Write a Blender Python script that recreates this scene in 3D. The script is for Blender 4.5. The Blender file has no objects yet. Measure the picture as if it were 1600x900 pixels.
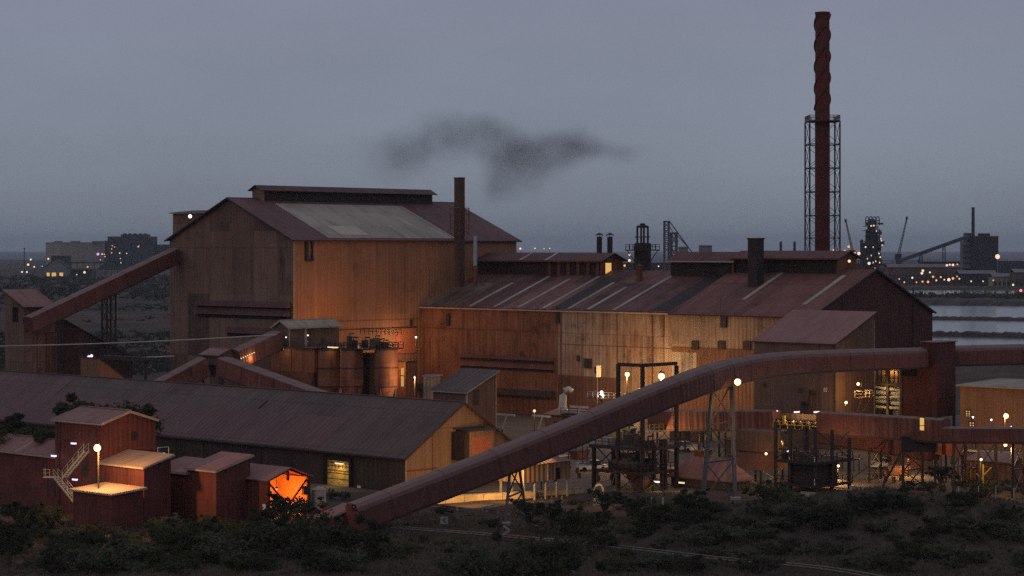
import bpy, math, random
from mathutils import Vector, Matrix
random.seed(7)
scene = bpy.context.scene
COL = scene.collection
F, CX, HY, H = 3400.0, 800.0, 388.0, 36.0      # focal length in photo pixels, centre column, horizon row, eye height
PHI = math.radians(43.3)
UX, UY = math.sin(PHI), math.cos(PHI)           # plant grid: a runs away to one side, b to the other
VX, VY = -UY, UX
ROT = math.atan2(UY, UX)

def W(px, py, D):
    return Vector(((px - CX) * D / F, D, H - (py - HY) * D / F))

# ------------------------------------------------------------------ terrain height
def sstep(a, b, x):
    t = min(1, max(0, (x - a) / (b - a))); return t * t * (3 - 2 * t)

def gz(x, y):
    if y <= 170: z = 36 - .1506 * y - 2.2
    elif y < 275:
        t = (y - 170) / 105; z = 8.2 * (1 - t) ** 2
    else: z = 0
    k = sstep(8, 24, x)
    z += 4.2 * k * math.exp(-((y - 271) / 12.5) ** 2)
    z += 1.9 * math.exp(-(((x - 46) / 7) ** 2 + ((y - 274) / 9) ** 2))
    if y < 320:
        f = (1 - sstep(285, 320, y)) * sstep(60, 200, y)
        z += f * (.22 * math.sin(x * .31 + y * .17) + .16 * math.sin(x * .83 - y * .41) + .10 * math.sin(x * 1.7 + y * 1.3 + 1))
    if y > 6800: z -= 4 * sstep(6800, 7100, y)
    if 760 < y < 2000 and x > 100:
        z -= 1.5 * sstep(100, 135, x) * max(sstep(770, 800, y) - sstep(1480, 1500, y), sstep(1660, 1690, y) - sstep(1850, 1880, y))
    return z

def hit(px, py, d0=150, d1=900):
    D = d0
    while D < d1:
        p = W(px, py, D)
        if p.z <= gz(p.x, p.y): return p
        D += .5
    return W(px, py, F * H / (py - HY))

def base_of(px, D):
    x = (px - CX) * D / F
    return Vector((x, D, gz(x, D)))

# ------------------------------------------------------------------ mesh building
class MB:
    def __init__(s): s.v = []; s.f = []; s.uv = None
    def quad(s, *p):
        n = len(s.v); s.v += [tuple(q) for q in p]; s.f.append(tuple(range(n, n + len(p))))
    def hull8(s, p):
        n = len(s.v); s.v += [tuple(q) for q in p]
        for f in ((0,3,2,1),(4,5,6,7),(0,1,5,4),(1,2,6,5),(2,3,7,6),(3,0,4,7)): s.f.append(tuple(n + i for i in f))
    def box(s, x0, x1, y0, y1, z0, z1):
        s.hull8([(x0,y0,z0),(x1,y0,z0),(x1,y1,z0),(x0,y1,z0),(x0,y0,z1),(x1,y0,z1),(x1,y1,z1),(x0,y1,z1)]); return s
    def beam(s, p, q, w, h=None):
        p, q = Vector(p), Vector(q); h = h or w
        d = q - p
        if d.length < 1e-6: return s
        d.normalize(); up = Vector((0,0,1)) if abs(d.z) < .95 else Vector((1,0,0))
        r = d.cross(up).normalized() * w / 2; t = r.cross(d).normalized() * h / 2
        s.hull8([p-r-t, p+r-t, p+r+t, p-r+t, q-r-t, q+r-t, q+r+t, q-r+t]); return s
    def tube(s, pts, r, n=8, r1=None, cap=True):
        pts = [Vector(p) for p in pts]; m = len(pts); base = len(s.v)
        for i, p in enumerate(pts):
            d = (pts[min(i+1, m-1)] - pts[max(i-1, 0)]).normalized()
            up = Vector((0,0,1)) if abs(d.z) < .95 else Vector((1,0,0))
            a = d.cross(up).normalized(); b = a.cross(d)
            rr = r if r1 is None else r + (r1 - r) * i / max(1, m-1)
            for k in range(n):
                c, sn = math.cos(2*math.pi*k/n), math.sin(2*math.pi*k/n)
                s.v.append(tuple(p + a*rr*c + b*rr*sn))
        for i in range(m-1):
            for k in range(n):
                k2 = (k+1) % n
                s.f.append((base+i*n+k, base+i*n+k2, base+(i+1)*n+k2, base+(i+1)*n+k))
        if cap:
            s.f.append(tuple(base+k for k in range(n))[::-1]); s.f.append(tuple(base+(m-1)*n+k for k in range(n)))
        return s
    def lathe(s, prof, c=(0,0,0), n=24):
        base = len(s.v); m = len(prof)
        for r, z in prof:
            for k in range(n):
                t = 2*math.pi*k/n; s.v.append((c[0]+r*math.cos(t), c[1]+r*math.sin(t), c[2]+z))
        for i in range(m-1):
            for k in range(n):
                k2 = (k+1) % n; s.f.append((base+i*n+k, base+i*n+k2, base+(i+1)*n+k2, base+(i+1)*n+k))
        s.f.append(tuple(base+k for k in range(n))[::-1]); s.f.append(tuple(base+(m-1)*n+k for k in range(n)))
        return s
    def slab(s, p0, p1, p2, p3, t=.12):
        p0, p1, p2, p3 = map(Vector, (p0,p1,p2,p3))
        n = (p1-p0).cross(p3-p0).normalized()
        if n.z < 0: n = -n
        e = [p + n*.02 for p in (p0,p1,p2,p3)]
        s.hull8(e + [p + n*t for p in e]); return s
    def ball(s, c, r, n=8):
        m = n//2+1
        return s.lathe([(r*math.sin(math.pi*i/m)+.001, -r*math.cos(math.pi*i/m)) for i in range(m+1)], c, n)
    def build(s, name, mat, parent=None, smooth=False):
        me = bpy.data.meshes.new(name)
        me.from_pydata(s.v, [], s.f); me.update()
        if s.uv:
            l = me.uv_layers.new(name='UVMap')
            for poly in me.polygons:
                for li in poly.loop_indices: l.data[li].uv = s.uv[me.loops[li].vertex_index]
        if mat: me.materials.append(mat)
        if smooth:
            for p in me.polygons: p.use_smooth = True
        o = bpy.data.objects.new(name, me); COL.objects.link(o)
        if parent is not None: o.parent = parent
        return o

def tag(o, label=None, cat=None, group=None, kind=None):
    if label: o['label'] = label
    if cat: o['category'] = cat
    if group: o['group'] = group
    if kind: o['kind'] = kind
    return o

def empty(name, loc, rz=0, label=None, cat=None, group=None):
    o = bpy.data.objects.new(name, None); COL.objects.link(o)
    o.location = loc; o.rotation_euler.z = rz; o.empty_display_size = .5
    return tag(o, label, cat, group)

def dup(root, loc=None, rz=None, sc=None, label=None, group=None):
    r = root.copy(); COL.objects.link(r)
    for ch in list(root.children):
        c = ch.copy(); COL.objects.link(c); c.parent = r
        for g in list(ch.children):
            d = g.copy(); COL.objects.link(d); d.parent = c
    if loc is not None: r.location = loc
    if rz is not None: r.rotation_euler.z = rz
    if sc is not None: r.scale = sc
    if label: r['label'] = label
    if group: r['group'] = group
    return r

class Site:
    """an Empty at photo column px and distance D, turned to the plant grid"""
    def __init__(s, name, label, cat, px, D, z0=0.0, group=None):
        s.X0, s.D0, s.z0 = (px-CX)*D/F, D, z0
        s.root = empty(name, (s.X0, s.D0, z0), ROT, label, cat, group)
    def w(s, a, b): return s.X0+UX*a+VX*b, s.D0+UY*a+VY*b
    def a(s, px, b=0):
        r = (px-CX)/F; return (r*(s.D0+VY*b)-s.X0-VX*b)/(UX-r*UY)
    def b(s, px, a=0):
        r = (px-CX)/F; return (r*(s.D0+UY*a)-s.X0-UX*a)/(VX-r*VY)
    def z(s, py, a=0, b=0): return H-(py-HY)*s.w(a,b)[1]/F-s.z0
    def loc(s, px, py, D):
        p = W(px,py,D); x, y = p.x-s.X0, p.y-s.D0
        return Vector((x*UX+y*UY, x*VX+y*VY, p.z-s.z0))

# ------------------------------------------------------------------ materials
class NT:
    def __init__(s, name):
        s.m = bpy.data.materials.new(name); s.m.use_nodes = True
        s.t = s.m.node_tree; s.n = s.t.nodes; s.n.clear()
        s.out = s.n.new('ShaderNodeOutputMaterial')
    def add(s, typ, **k):
        n = s.n.new('ShaderNode'+typ)
        for a, v in k.items(): setattr(n, a, v)
        return n
    def link(s, a, b): s.t.links.new(a, b)
    def val(s, n, i, v):
        if hasattr(v, 'is_output'): s.link(v, n.inputs[i])
        else: n.inputs[i].default_value = v
    def math(s, op, a, b=None, c=None, clamp=False):
        n = s.add('Math', operation=op, use_clamp=clamp)
        s.val(n, 0, a)
        if b is not None: s.val(n, 1, b)
        if c is not None: s.val(n, 2, c)
        return n.outputs[0]
    def vec(s, x, y, z):
        n = s.add('CombineXYZ'); s.val(n,0,x); s.val(n,1,y); s.val(n,2,z); return n.outputs[0]
    def noise(s, v, scale, detail=3, rough=.55):
        n = s.add('TexNoise'); s.link(v, n.inputs['Vector'])
        n.inputs['Scale'].default_value = scale; n.inputs['Detail'].default_value = detail; n.inputs['Roughness'].default_value = rough
        return n.outputs['Fac']
    def white(s, v):
        n = s.add('TexWhiteNoise', noise_dimensions='3D'); s.link(v, n.inputs['Vector']); return n.outputs['Value']
    def ramp(s, f, lo, hi):
        n = s.add('MapRange', clamp=True); s.val(n,0,f); n.inputs[1].default_value = lo; n.inputs[2].default_value = hi
        n.inputs[3].default_value = 0; n.inputs[4].default_value = 1; return n.outputs[0]
    def mix(s, f, a, b, mode='MIX'):
        n = s.add('Mix', data_type='RGBA', blend_type=mode); s.val(n, 0, f)
        for i, c in ((6,a),(7,b)):
            if hasattr(c, 'is_output'): s.link(c, n.inputs[i])
            else: n.inputs[i].default_value = (*c, 1) if len(c)==3 else c
        return n.outputs[2]
    def finish(s, col, rough=.75, bump=None, dist=.05, spec=.3, metal=0):
        p = s.add('BsdfPrincipled')
        s.val(p, 'Base Color', col if hasattr(col,'is_output') else (*col,1))
        s.val(p, 'Roughness', rough); p.inputs['Specular IOR Level'].default_value = spec; p.inputs['Metallic'].default_value = metal
        if bump is not None:
            b = s.add('Bump'); b.inputs['Strength'].default_value = .6; b.inputs['Distance'].default_value = dist
            s.link(bump, b.inputs['Height']); s.link(b.outputs[0], p.inputs['Normal'])
        s.link(p.outputs[0], s.out.inputs[0]); return s.m

DULL = {'oxide_red_cladding': 1.1, 'oxide_gallery_cladding': .95, 'pale_galvanised_roof': .82, 'new_pale_sheets': .85, 'dirty_skylight_sheet': .72, 'dusty_red_roof_a': .95, 'dusty_red_roof_b': .95, 'far_beige_hall': .7, 'chimney_red_plate': .75, 'orange_rust_cladding': .8, 'rusty_brown_cladding': .74, 'rust_run_pale_cladding': .86, 'beige_cladding': .86, 'red_mill_roof': .74, 'striped_mill_roof': .70, 'purple_main_roof': .7, 'sooty_louvre': 1, 'rust_bin_plate': 1.25, 'tan_shed_gable': .5, 'whitewashed_panel': .7, 'dark_brown_shed_cladding': .9, 'pale_floodlit_roof': 1, 'deep_rust_cladding': .75}
def clad(name, c1, c2, rust, axis='ab', period=.9, row=7.5, streak=.5, patch=.35, sheet=.25, patchw=6.3, rust_lo=.5, rough=.72, seam=.35):
    """weathered profiled sheet: sheets, patched panels, run-down rust, ribs"""
    n = NT(name); kf = DULL.get(name, .62); dk = lambda c: (c[0]*kf, c[1]*kf*.95, c[2]*kf*.92); c1, c2, rust = dk(c1), dk(c2), dk(rust)
    tc = n.add('TexCoord'); sp = n.add('SeparateXYZ')
    oi = n.add('ObjectInfo')
    if axis == 'uv':
        n.link(tc.outputs['UV'], sp.inputs[0]); x, y, z = sp.outputs; s, t = x, y
    else:
        n.link(tc.outputs['Object'], sp.inputs[0]); x, y, z = sp.outputs
        s, t = {'ab': (n.math('ADD', x, y), z), 'a': (x, y), 'b': (y, x)}[axis]
    rnd = n.math('MULTIPLY', oi.outputs['Random'], 57.0)
    sid = n.math('FLOOR', n.math('DIVIDE', s, period)); rid = n.math('FLOOR', n.math('DIVIDE', t, row))
    shv = n.white(n.vec(sid, rid, rnd))
    pav = n.white(n.vec(n.math('FLOOR', n.math('DIVIDE', n.math('ADD', s, 2.1), patchw)), n.math('FLOOR', n.math('DIVIDE', n.math('ADD', t, 1.7), row*1.15)), n.math('ADD', rnd, 9)))
    big = n.noise(n.vec(s, t, rnd), .07, 4, .6)
    mid = n.noise(n.vec(s, n.math('MULTIPLY', t, .35), rnd), .55, 5, .65)
    stk = n.noise(n.vec(n.math('MULTIPLY', s, .8), n.math('MULTIPLY', t, .11), rnd), 1.0, 5, .62)
    col = n.mix(n.ramp(big, .36, .64), c1, c2)
    col = n.mix(n.math('MULTIPLY', n.ramp(stk, rust_lo-.04, rust_lo+.26), streak), col, rust)
    col = n.mix(n.math('MULTIPLY', n.ramp(mid, .52, .78), streak*.8), col, tuple(v*.55 for v in rust))
    g = n.math('ADD', n.math('MULTIPLY', n.math('SUBTRACT', shv, .5), sheet*.5), n.math('MULTIPLY', n.math('SUBTRACT', pav, .5), patch*2))
    g = n.math('ADD', g, 1.0)
    odd = n.math('SUBTRACT', n.math('MULTIPLY', n.math('GREATER_THAN', shv, .96), .2), n.math('MULTIPLY', n.math('LESS_THAN', shv, .05), .2))
    drip = n.noise(n.vec(n.math('MULTIPLY', s, 2.3), n.math('MULTIPLY', t, .055), n.math('ADD', rnd, 3)), 1.0, 3, .6)
    blot = n.noise(n.vec(s, t, n.math('ADD', rnd, 5)), .2, 6, .7)
    g = n.math('ADD', g, n.math('MULTIPLY', odd, streak*1.3))
    g = n.math('SUBTRACT', g, n.math('MULTIPLY', n.ramp(drip, .55, .74), streak*.75))
    g = n.math('SUBTRACT', g, n.math('MULTIPLY', n.ramp(blot, .54, .72), streak*.7))
    fr = n.math('FRACT', n.math('DIVIDE', s, period))
    sm = n.math('MULTIPLY', n.math('LESS_THAN', fr, .16), seam*.55)
    frt = n.math('FRACT', n.math('DIVIDE', t, row))
    sm2 = n.math('MULTIPLY', n.math('LESS_THAN', frt, .018), seam)
    g = n.math('MULTIPLY', g, n.math('SUBTRACT', 1.0, n.math('MAXIMUM', sm, sm2)))
    gv = n.add('CombineColor'); [n.link(g, gv.inputs[i]) for i in range(3)]
    col = n.mix(1.0, col, gv.outputs[0], 'MULTIPLY')
    rib = n.math('SINE', n.math('MULTIPLY', s, 2*math.pi/period))
    hgt = n.math('ADD', n.math('MULTIPLY', rib, 1.3), n.math('MULTIPLY', mid, 1.2))
    rg = n.math('ADD', n.math('MULTIPLY', mid, .3), rough-.15)
    if axis == 'uv':      # upward faces painted paler, standing in for brighter sky light on top
        ge = n.add('NewGeometry'); sn = n.add('SeparateXYZ'); n.link(ge.outputs['True Normal'], sn.inputs[0])
        col = n.mix(n.math('MULTIPLY', n.ramp(n.math('ADD', sn.outputs[2], n.math('MULTIPLY', n.math('SUBTRACT', mid, .5), .5)), .25, .8), .8), col, (.235,.150,.128))
    return n.finish(col, rg, hgt, .05)

def plain(name, c, rough=.7, metal=0, var=.35, scale=1.3, dirt=None):
    n = NT(name); tc = n.add('TexCoord'); oi = n.add('ObjectInfo')
    sp = n.add('VectorMath', operation='ADD'); n.link(tc.outputs['Object'], sp.inputs[0])
    rv = n.vec(n.math('MULTIPLY', oi.outputs['Random'], 91.0), 0, 0); n.link(rv, sp.inputs[1])
    f = n.noise(sp.outputs[0], scale, 5, .65); f2 = n.noise(sp.outputs[0], scale*.17, 3)
    d = dirt or tuple(v*(1-var) for v in c)
    col = n.mix(n.ramp(f, .35, .7), c, d)
    col = n.mix(n.math('MULTIPLY', n.ramp(f2, .45, .65), .5), col, tuple(v*(1-var*.8) for v in c))
    return n.finish(col, rough, f, .02, metal=metal)

def glow(name, c, s):
    n = NT(name); e = n.add('Emission'); e.inputs[0].default_value = (*c,1); e.inputs[1].default_value = s
    n.link(e.outputs[0], n.out.inputs[0]); n.m.cycles.emission_sampling = 'NONE'; return n.m

M = {}
M['oxide']     = clad('oxide_red_cladding', (.15,.040,.028), (.12,.034,.026), (.07,.025,.018), 'ab', .8, 3.2, .35, .14, .12, 4.0)
M['oxide_uv']  = clad('oxide_gallery_cladding', (.185,.072,.056), (.145,.058,.047), (.09,.040,.030), 'uv', 1.1, 1.6, .42, .05, .13, 6.6, seam=.12)
M['oxide_roof_a'] = clad('dusty_red_roof_a', (.33,.165,.140), (.28,.14,.12), (.20,.095,.075), 'a', .8, 5.0, .35, .10, .10, 5)
M['oxide_roof_b'] = clad('dusty_red_roof_b', (.33,.165,.140), (.28,.14,.12), (.20,.095,.075), 'b', .8, 5.0, .35, .10, .10, 5)
M['pale_lit_roof'] = clad('pale_floodlit_roof', (.40,.27,.19), (.34,.22,.15), (.24,.13,.08), 'b', .8, 5.0, .35, .08, .08, 5)  # paler dusty colour chosen so the two floodlit roofs read golden
M['shed_roof_dark'] = clad('slate_shed_roof', (.165,.108,.095), (.20,.128,.108), (.13,.068,.052), 'b', 1.1, 9, .35, .10, .12, 8)
M['shed_roof_red'] = clad('faded_red_shed_roof', (.25,.135,.12), (.21,.115,.105), (.15,.075,.06), 'b', 1.1, 9, .3, .10, .12, 8)
M['mill_roof'] = clad('striped_mill_roof', (.30,.135,.110), (.20,.088,.074), (.10,.058,.05), 'b', 1.1, 14, .7, .34, .14, 7.0)
M['mill_roof_r'] = clad('red_mill_roof', (.32,.130,.100), (.25,.100,.080), (.15,.070,.052), 'b', 1.1, 14, .55, .2, .10, 9)
M['main_roof'] = clad('purple_main_roof', (.23,.115,.105), (.19,.10,.095), (.12,.062,.055), 'a', 1.1, 14, .4, .12, .12, 9)
M['pale_roof'] = clad('pale_galvanised_roof', (.50,.44,.36), (.43,.37,.29), (.33,.25,.17), 'a', 1.1, 7, .45, .13, .12, 8)
M['skylight']  = clad('dirty_skylight_sheet', (.62,.56,.46), (.52,.46,.37), (.36,.28,.20), 'b', 1.1, 4, .5, .12, .1, 9, seam=.05)
M['main_gable'] = clad('rusty_brown_cladding', (.31,.20,.135), (.255,.145,.095), (.15,.070,.042), 'ab', .95, 12, .5, .32, .16, 7.6)
M['main_side'] = clad('orange_rust_cladding', (.42,.215,.115), (.36,.175,.090), (.25,.095,.040), 'ab', .95, 20, .35, .10, .15, 9)
M['mill_rust'] = clad('deep_rust_cladding', (.36,.165,.085), (.27,.105,.05), (.15,.055,.028), 'ab', .95, 18, .75, .12, .15, 9, rust_lo=.46)
M['mill_pale'] = clad('rust_run_pale_cladding', (.47,.37,.27), (.38,.26,.17), (.27,.115,.056), 'ab', .95, 9, .95, .10, .14, 8, rust_lo=.50)
M['mill_beige'] = clad('beige_cladding', (.40,.30,.20), (.36,.24,.15), (.26,.12,.06), 'ab', .95, 16, .55, .10, .12, 8, rust_lo=.54)
M['mill_low']  = clad('rust_band_cladding', (.34,.175,.098), (.29,.135,.073), (.18,.075,.042), 'ab', .95, 16, .5, .10, .12, 8)
M['white_patch'] = clad('whitewashed_panel', (.60,.52,.40), (.52,.43,.31), (.33,.15,.075), 'ab', .95, 16, .6, .08, .1, 8, rust_lo=.58)
M['mill_gable'] = clad('dark_oxide_cladding', (.17,.055,.038), (.14,.046,.034), (.085,.03,.022), 'ab', .95, 16, .35, .10, .1, 9)
M['annex']     = clad('grey_brown_cladding', (.26,.165,.115), (.22,.13,.09), (.14,.066,.042), 'ab', .95, 16, .35, .10, .12, 9)
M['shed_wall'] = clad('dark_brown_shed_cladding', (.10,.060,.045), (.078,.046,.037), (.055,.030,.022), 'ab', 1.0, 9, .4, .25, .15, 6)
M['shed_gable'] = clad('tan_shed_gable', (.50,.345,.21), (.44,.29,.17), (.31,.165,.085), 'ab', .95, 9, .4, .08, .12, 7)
M['bin']       = clad('rust_bin_plate', (.26,.105,.056), (.21,.083,.045), (.12,.045,.025), 'ab', 2.6, 3.4, .6, .10, .1, 9, seam=.18)
M['monitor_roof_b'] = clad('monitor_roof', (.24,.105,.088), (.19,.085,.072), (.12,.055,.046), 'b', 1.1, 9, .4, .12, .12, 9)
M['monitor_roof_a'] = clad('monitor_roof_main', (.20,.10,.092), (.17,.088,.08), (.11,.055,.05), 'a', 1.1, 9, .4, .12, .12, 9)
M['louvre']    = clad('sooty_louvre', (.035,.024,.020), (.028,.019,.017), (.05,.026,.02), 'ab', 1.6, .45, .4, .1, .15, 6, seam=.55)
M['soot']      = plain('sooty_steel', (.045,.032,.027), .7)
M['steel_dark'] = plain('dark_painted_steel', (.060,.042,.034), .65)
M['steel_rust'] = plain('rusty_steel', (.17,.070,.042), .75)
M['steel_grey'] = plain('grey_painted_steel', (.085,.085,.085), .6)
M['galv']      = plain('galvanised_steel', (.50,.47,.42), .5)
M['trim']      = plain('pale_flashing', (.46,.36,.29), .6)
M['gutter']    = plain('dark_gutter', (.055,.036,.030), .6)
M['stack_brown'] = clad('stack_brown_plate', (.15,.092,.066), (.115,.070,.052), (.075,.038,.028), 'ab', 3, 6, .5, .06, .05, 9, seam=.12)
M['chimney']   = clad('chimney_red_plate', (.21,.045,.032), (.17,.038,.028), (.11,.03,.022), 'ab', 30, 6.2, .45, .05, .03, 40, seam=.25)
M['blue']      = plain('light_blue_pipe', (.26,.37,.46), .5)
M['concrete']  = plain('grey_concrete', (.36,.33,.29), .85)
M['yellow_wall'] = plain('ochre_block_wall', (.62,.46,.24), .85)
M['white']     = plain('white_paint', (.74,.72,.68), .5, var=.15)
M['cream']     = plain('cream_metal', (.56,.50,.38), .6)
M['dark_in']   = plain('dark_opening', (.012,.010,.009), .9)
M['machine']   = plain('grimy_machine_paint', (.10,.070,.045), .55)
M['yellow']    = plain('safety_yellow', (.62,.42,.06), .55)
M['door_red']  = plain('red_oxide_door', (.45,.15,.07), .65)
M['tyre']      = plain('tyre_rubber', (.02,.02,.02), .9)
M['glass']     = plain('dark_window_glass', (.03,.035,.04), .12, var=.1)
M['rail_steel'] = plain('worn_rail_steel', (.34,.27,.22), .5, metal=.3)
M['sleeper']   = plain('old_sleeper', (.065,.047,.035), .9)
M['far_dark']  = plain('far_dark_plant', (.055,.05,.05), .85, scale=.08)
M['far_brown'] = plain('far_brown_plant', (.16,.10,.07), .85, scale=.08)
M['far_grey']  = plain('far_grey_plant', (.23,.21,.20), .85, scale=.08)
M['far_beige'] = clad('far_beige_hall', (.50,.44,.34), (.45,.38,.29), (.33,.25,.17), 'ab', 4, 18, .3, .06, .06, 30)
M['far_purple'] = plain('far_purple_steel', (.10,.075,.085), .8, scale=.1)
M['portal_in'] = plain('pale_portal_lining', (.55,.40,.28), .8)
SODIUM, ORANGE, AMBER, WHITE, VIOLET = (1,.54,.18), (1,.30,.035), (1,.72,.28), (1,.86,.76), (.86,.66,1)
M['g_sodium'] = glow('lit_sodium_lamp', (1,.70,.30), 3.4)
M['g_white']  = glow('lit_white_lamp', (1,.84,.76), 2.4)
M['g_violet'] = glow('lit_violet_lamp', (.90,.70,1), 1.5)
M['g_tube']   = glow('lit_tube_lamp', (1,.80,.70), 1.5)
M['g_far_o']  = glow('far_orange_lamp', (1,.42,.15), 1.25)
M['g_far_p']  = glow('far_peach_lamp', (1,.64,.42), 1.35)
M['g_far_w']  = glow('far_white_lamp', (1,.82,.62), 1.05)
M['g_far_v']  = glow('far_violet_lamp', (.70,.48,1), 1.1)
M['g_red']    = glow('red_beacon', (1,.16,.22), 2.2)
M['g_win']    = glow('lit_window', (1,.58,.17), .75)
M['g_win_y']  = glow('lit_yellow_window', (1,.80,.42), 1.1)
USE_HAZE = True; HAZE_D = .00005
# ------------------------------------------------------------------ camera, world, sun
cam_d = bpy.data.cameras.new('camera'); cam = bpy.data.objects.new('camera', cam_d); COL.objects.link(cam)
cam.location = (0, 0, H); cam.rotation_euler = (math.pi/2, 0, 0)
cam_d.sensor_width = 36; cam_d.lens = F/1600*36; cam_d.shift_y = (HY-450)/1600
cam_d.clip_start = .5; cam_d.clip_end = 60000
scene.camera = cam
SUN_EL, SUN_AZ = math.radians(24), math.radians(215)     # weak last light from behind the camera
world = bpy.data.worlds.new('World'); scene.world = world; world.use_nodes = True
wt = world.node_tree; wt.nodes.clear()
def wn(t, **k):
    n = wt.nodes.new('ShaderNode'+t)
    for a, v in k.items(): setattr(n, a, v)
    return n
wo = wn('OutputWorld'); bg = wn('Background'); wt.links.new(bg.outputs[0], wo.inputs[0])
sky = wn('TexSky', sky_type='NISHITA', sun_disc=False); sky.sun_elevation = math.radians(4); sky.sun_rotation = SUN_AZ
sky.air_density = 1.6; sky.dust_density = 3; sky.ozone_density = 3
wtc = wn('TexCoord'); wsp = wn('SeparateXYZ'); wt.links.new(wtc.outputs['Generated'], wsp.inputs[0])
rp = wn('ValToRGB'); wt.links.new(wsp.outputs[2], rp.inputs[0])
K = 20.6
stops = [(0.0, (.080,.092,.110)), (.010, (.094,.107,.128)), (.035, (.110,.124,.151)), (.07, (.115,.130,.165)), (.13, (.115,.126,.165)), (.5, (.122,.133,.174)), (1.0, (.13,.14,.178))]
els = rp.color_ramp.elements
while len(els) < len(stops): els.new(.5)
for e, (p, c) in zip(els, stops): e.position = p; e.color = (*c, 1)
nz = wn('TexNoise'); nz.inputs['Scale'].default_value = 5.5; nz.inputs['Detail'].default_value = 5; nz.inputs['Roughness'].default_value = .55
mp = wn('Mapping'); mp.inputs['Scale'].default_value = (1, 1, 2.6); wt.links.new(wtc.outputs['Generated'], mp.inputs[0]); wt.links.new(mp.outputs[0], nz.inputs['Vector'])
mr = wn('MapRange'); mr.inputs[1].default_value = .3; mr.inputs[2].default_value = .7; mr.inputs[3].default_value = .93*K; mr.inputs[4].default_value = 1.07*K
wt.links.new(nz.outputs['Fac'], mr.inputs[0])
vm = wn('VectorMath', operation='SCALE'); wt.links.new(rp.outputs[0], vm.inputs[0]); wt.links.new(mr.outputs[0], vm.inputs['Scale'])
mx = wn('Mix', data_type='RGBA'); mx.inputs[0].default_value = .04
wt.links.new(vm.outputs[0], mx.inputs[6]); wt.links.new(sky.outputs[0], mx.inputs[7])
wt.links.new(mx.outputs[2], bg.inputs[0]); bg.inputs[1].default_value = .1
sd = bpy.data.lights.new('sun', 'SUN'); so = bpy.data.objects.new('sun', sd); COL.objects.link(so)
sd.energy = .10; sd.angle = math.radians(30); sd.color = (1,.88,.78)
so.rotation_euler = Vector((-math.sin(SUN_AZ)*math.cos(SUN_EL), -math.cos(SUN_AZ)*math.cos(SUN_EL), -math.sin(SUN_EL))).to_track_quat('-Z','Y').to_euler()
scene.view_settings.view_transform = 'Standard'; scene.view_settings.look = 'None'
scene.view_settings.gamma = 1; scene.view_settings.exposure = 0; scene.view_settings.use_curve_mapping = False
scene.cycles.use_denoising = False
try: scene.cycles.denoiser = 'OPENIMAGEDENOISE'
except Exception: pass
scene.cycles.max_bounces = 5; scene.cycles.diffuse_bounces = 2; scene.cycles.volume_bounces = 0; scene.cycles.transparent_max_bounces = 12
scene.cycles.sample_clamp_indirect = 2.0; scene.cycles.use_light_tree = True; scene.cycles.volume_step_rate = .4; scene.cycles.volume_max_steps = 512

# ------------------------------------------------------------------ ground, water
def axis_steps(lo, hi, dlo, dhi, st, gr):
    v = []; x = dlo
    while x <= dhi: v.append(x); x += st
    s = st; x = dlo
    while x > lo: s *= gr; x -= s; v.insert(0, x)
    s = st; x = v[-1]
    while x < hi: s *= gr; x += s; v.append(x)
    return v
xs = axis_steps(-12000, 12000, -84, 90, 2.0, 1.16); ys = axis_steps(-400, 24000, 160, 330, 2.0, 1.10)
g = MB()
for y in ys:
    for x in xs: g.v.append((x, y, gz(x, y)))
nx = len(xs)
for j in range(len(ys)-1):
    for i in range(nx-1): g.f.append((j*nx+i, j*nx+i+1, (j+1)*nx+i+1, (j+1)*nx+i))
n = NT('scrub_earth'); tc = n.add('TexCoord'); P = tc.outputs['Object']
f1 = n.noise(P, .035, 5, .6); f2 = n.noise(P, .4, 5, .65); f3 = n.noise(P, 2.6, 4, .6); f0 = n.noise(P, .006, 4, .6)
c = n.mix(n.ramp(f1,.38,.62), (.080,.054,.040), (.135,.084,.060))
c = n.mix(n.math('MULTIPLY', n.ramp(f2,.48,.62), .75), c, (.048,.043,.029))
c = n.mix(n.math('MULTIPLY', n.ramp(f3,.58,.74), .35), c, (.15,.105,.078))
c = n.mix(n.math('MULTIPLY', n.ramp(f0,.42,.58), .6), c, (.05,.047,.038))
ground = g.build('ground', n.finish(c, .95, n.math('ADD', f2, f3), .25, spec=.1), smooth=True); tag(ground, kind='structure')

def sheet(name, pts, mat, kind='structure'):
    m = MB(); m.quad(*pts); return tag(m.build(name, mat), kind=kind)
n = NT('still_water'); tc = n.add('TexCoord'); mpn = n.add('Mapping'); mpn.inputs['Scale'].default_value = (.25,1,1); n.link(tc.outputs['Object'], mpn.inputs[0])
fw = n.noise(mpn.outputs[0], .35, 3)
M['water'] = n.finish((.10,.105,.11), .16, fw, .02, spec=.8)
sheet('pond', [(103,775,-.35),(900,775,-.35),(900,1497,-.35),(103,1497,-.35)], M['water'])
sheet('channel_water', [(103,1664,-.35),(1400,1664,-.35),(1400,1876,-.35),(103,1876,-.35)], M['water'])
sheet('sea', [(-12000,6900,-1.6),(12000,6900,-1.6),(12000,23500,-1.6),(-12000,23500,-1.6)], plain('dull_sea', (.035,.045,.055), .55, var=.1, scale=.01))
M['bank'] = plain('pond_bank_earth', (.085,.066,.05), .95, scale=.3)
rb = random.Random(3)
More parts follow.
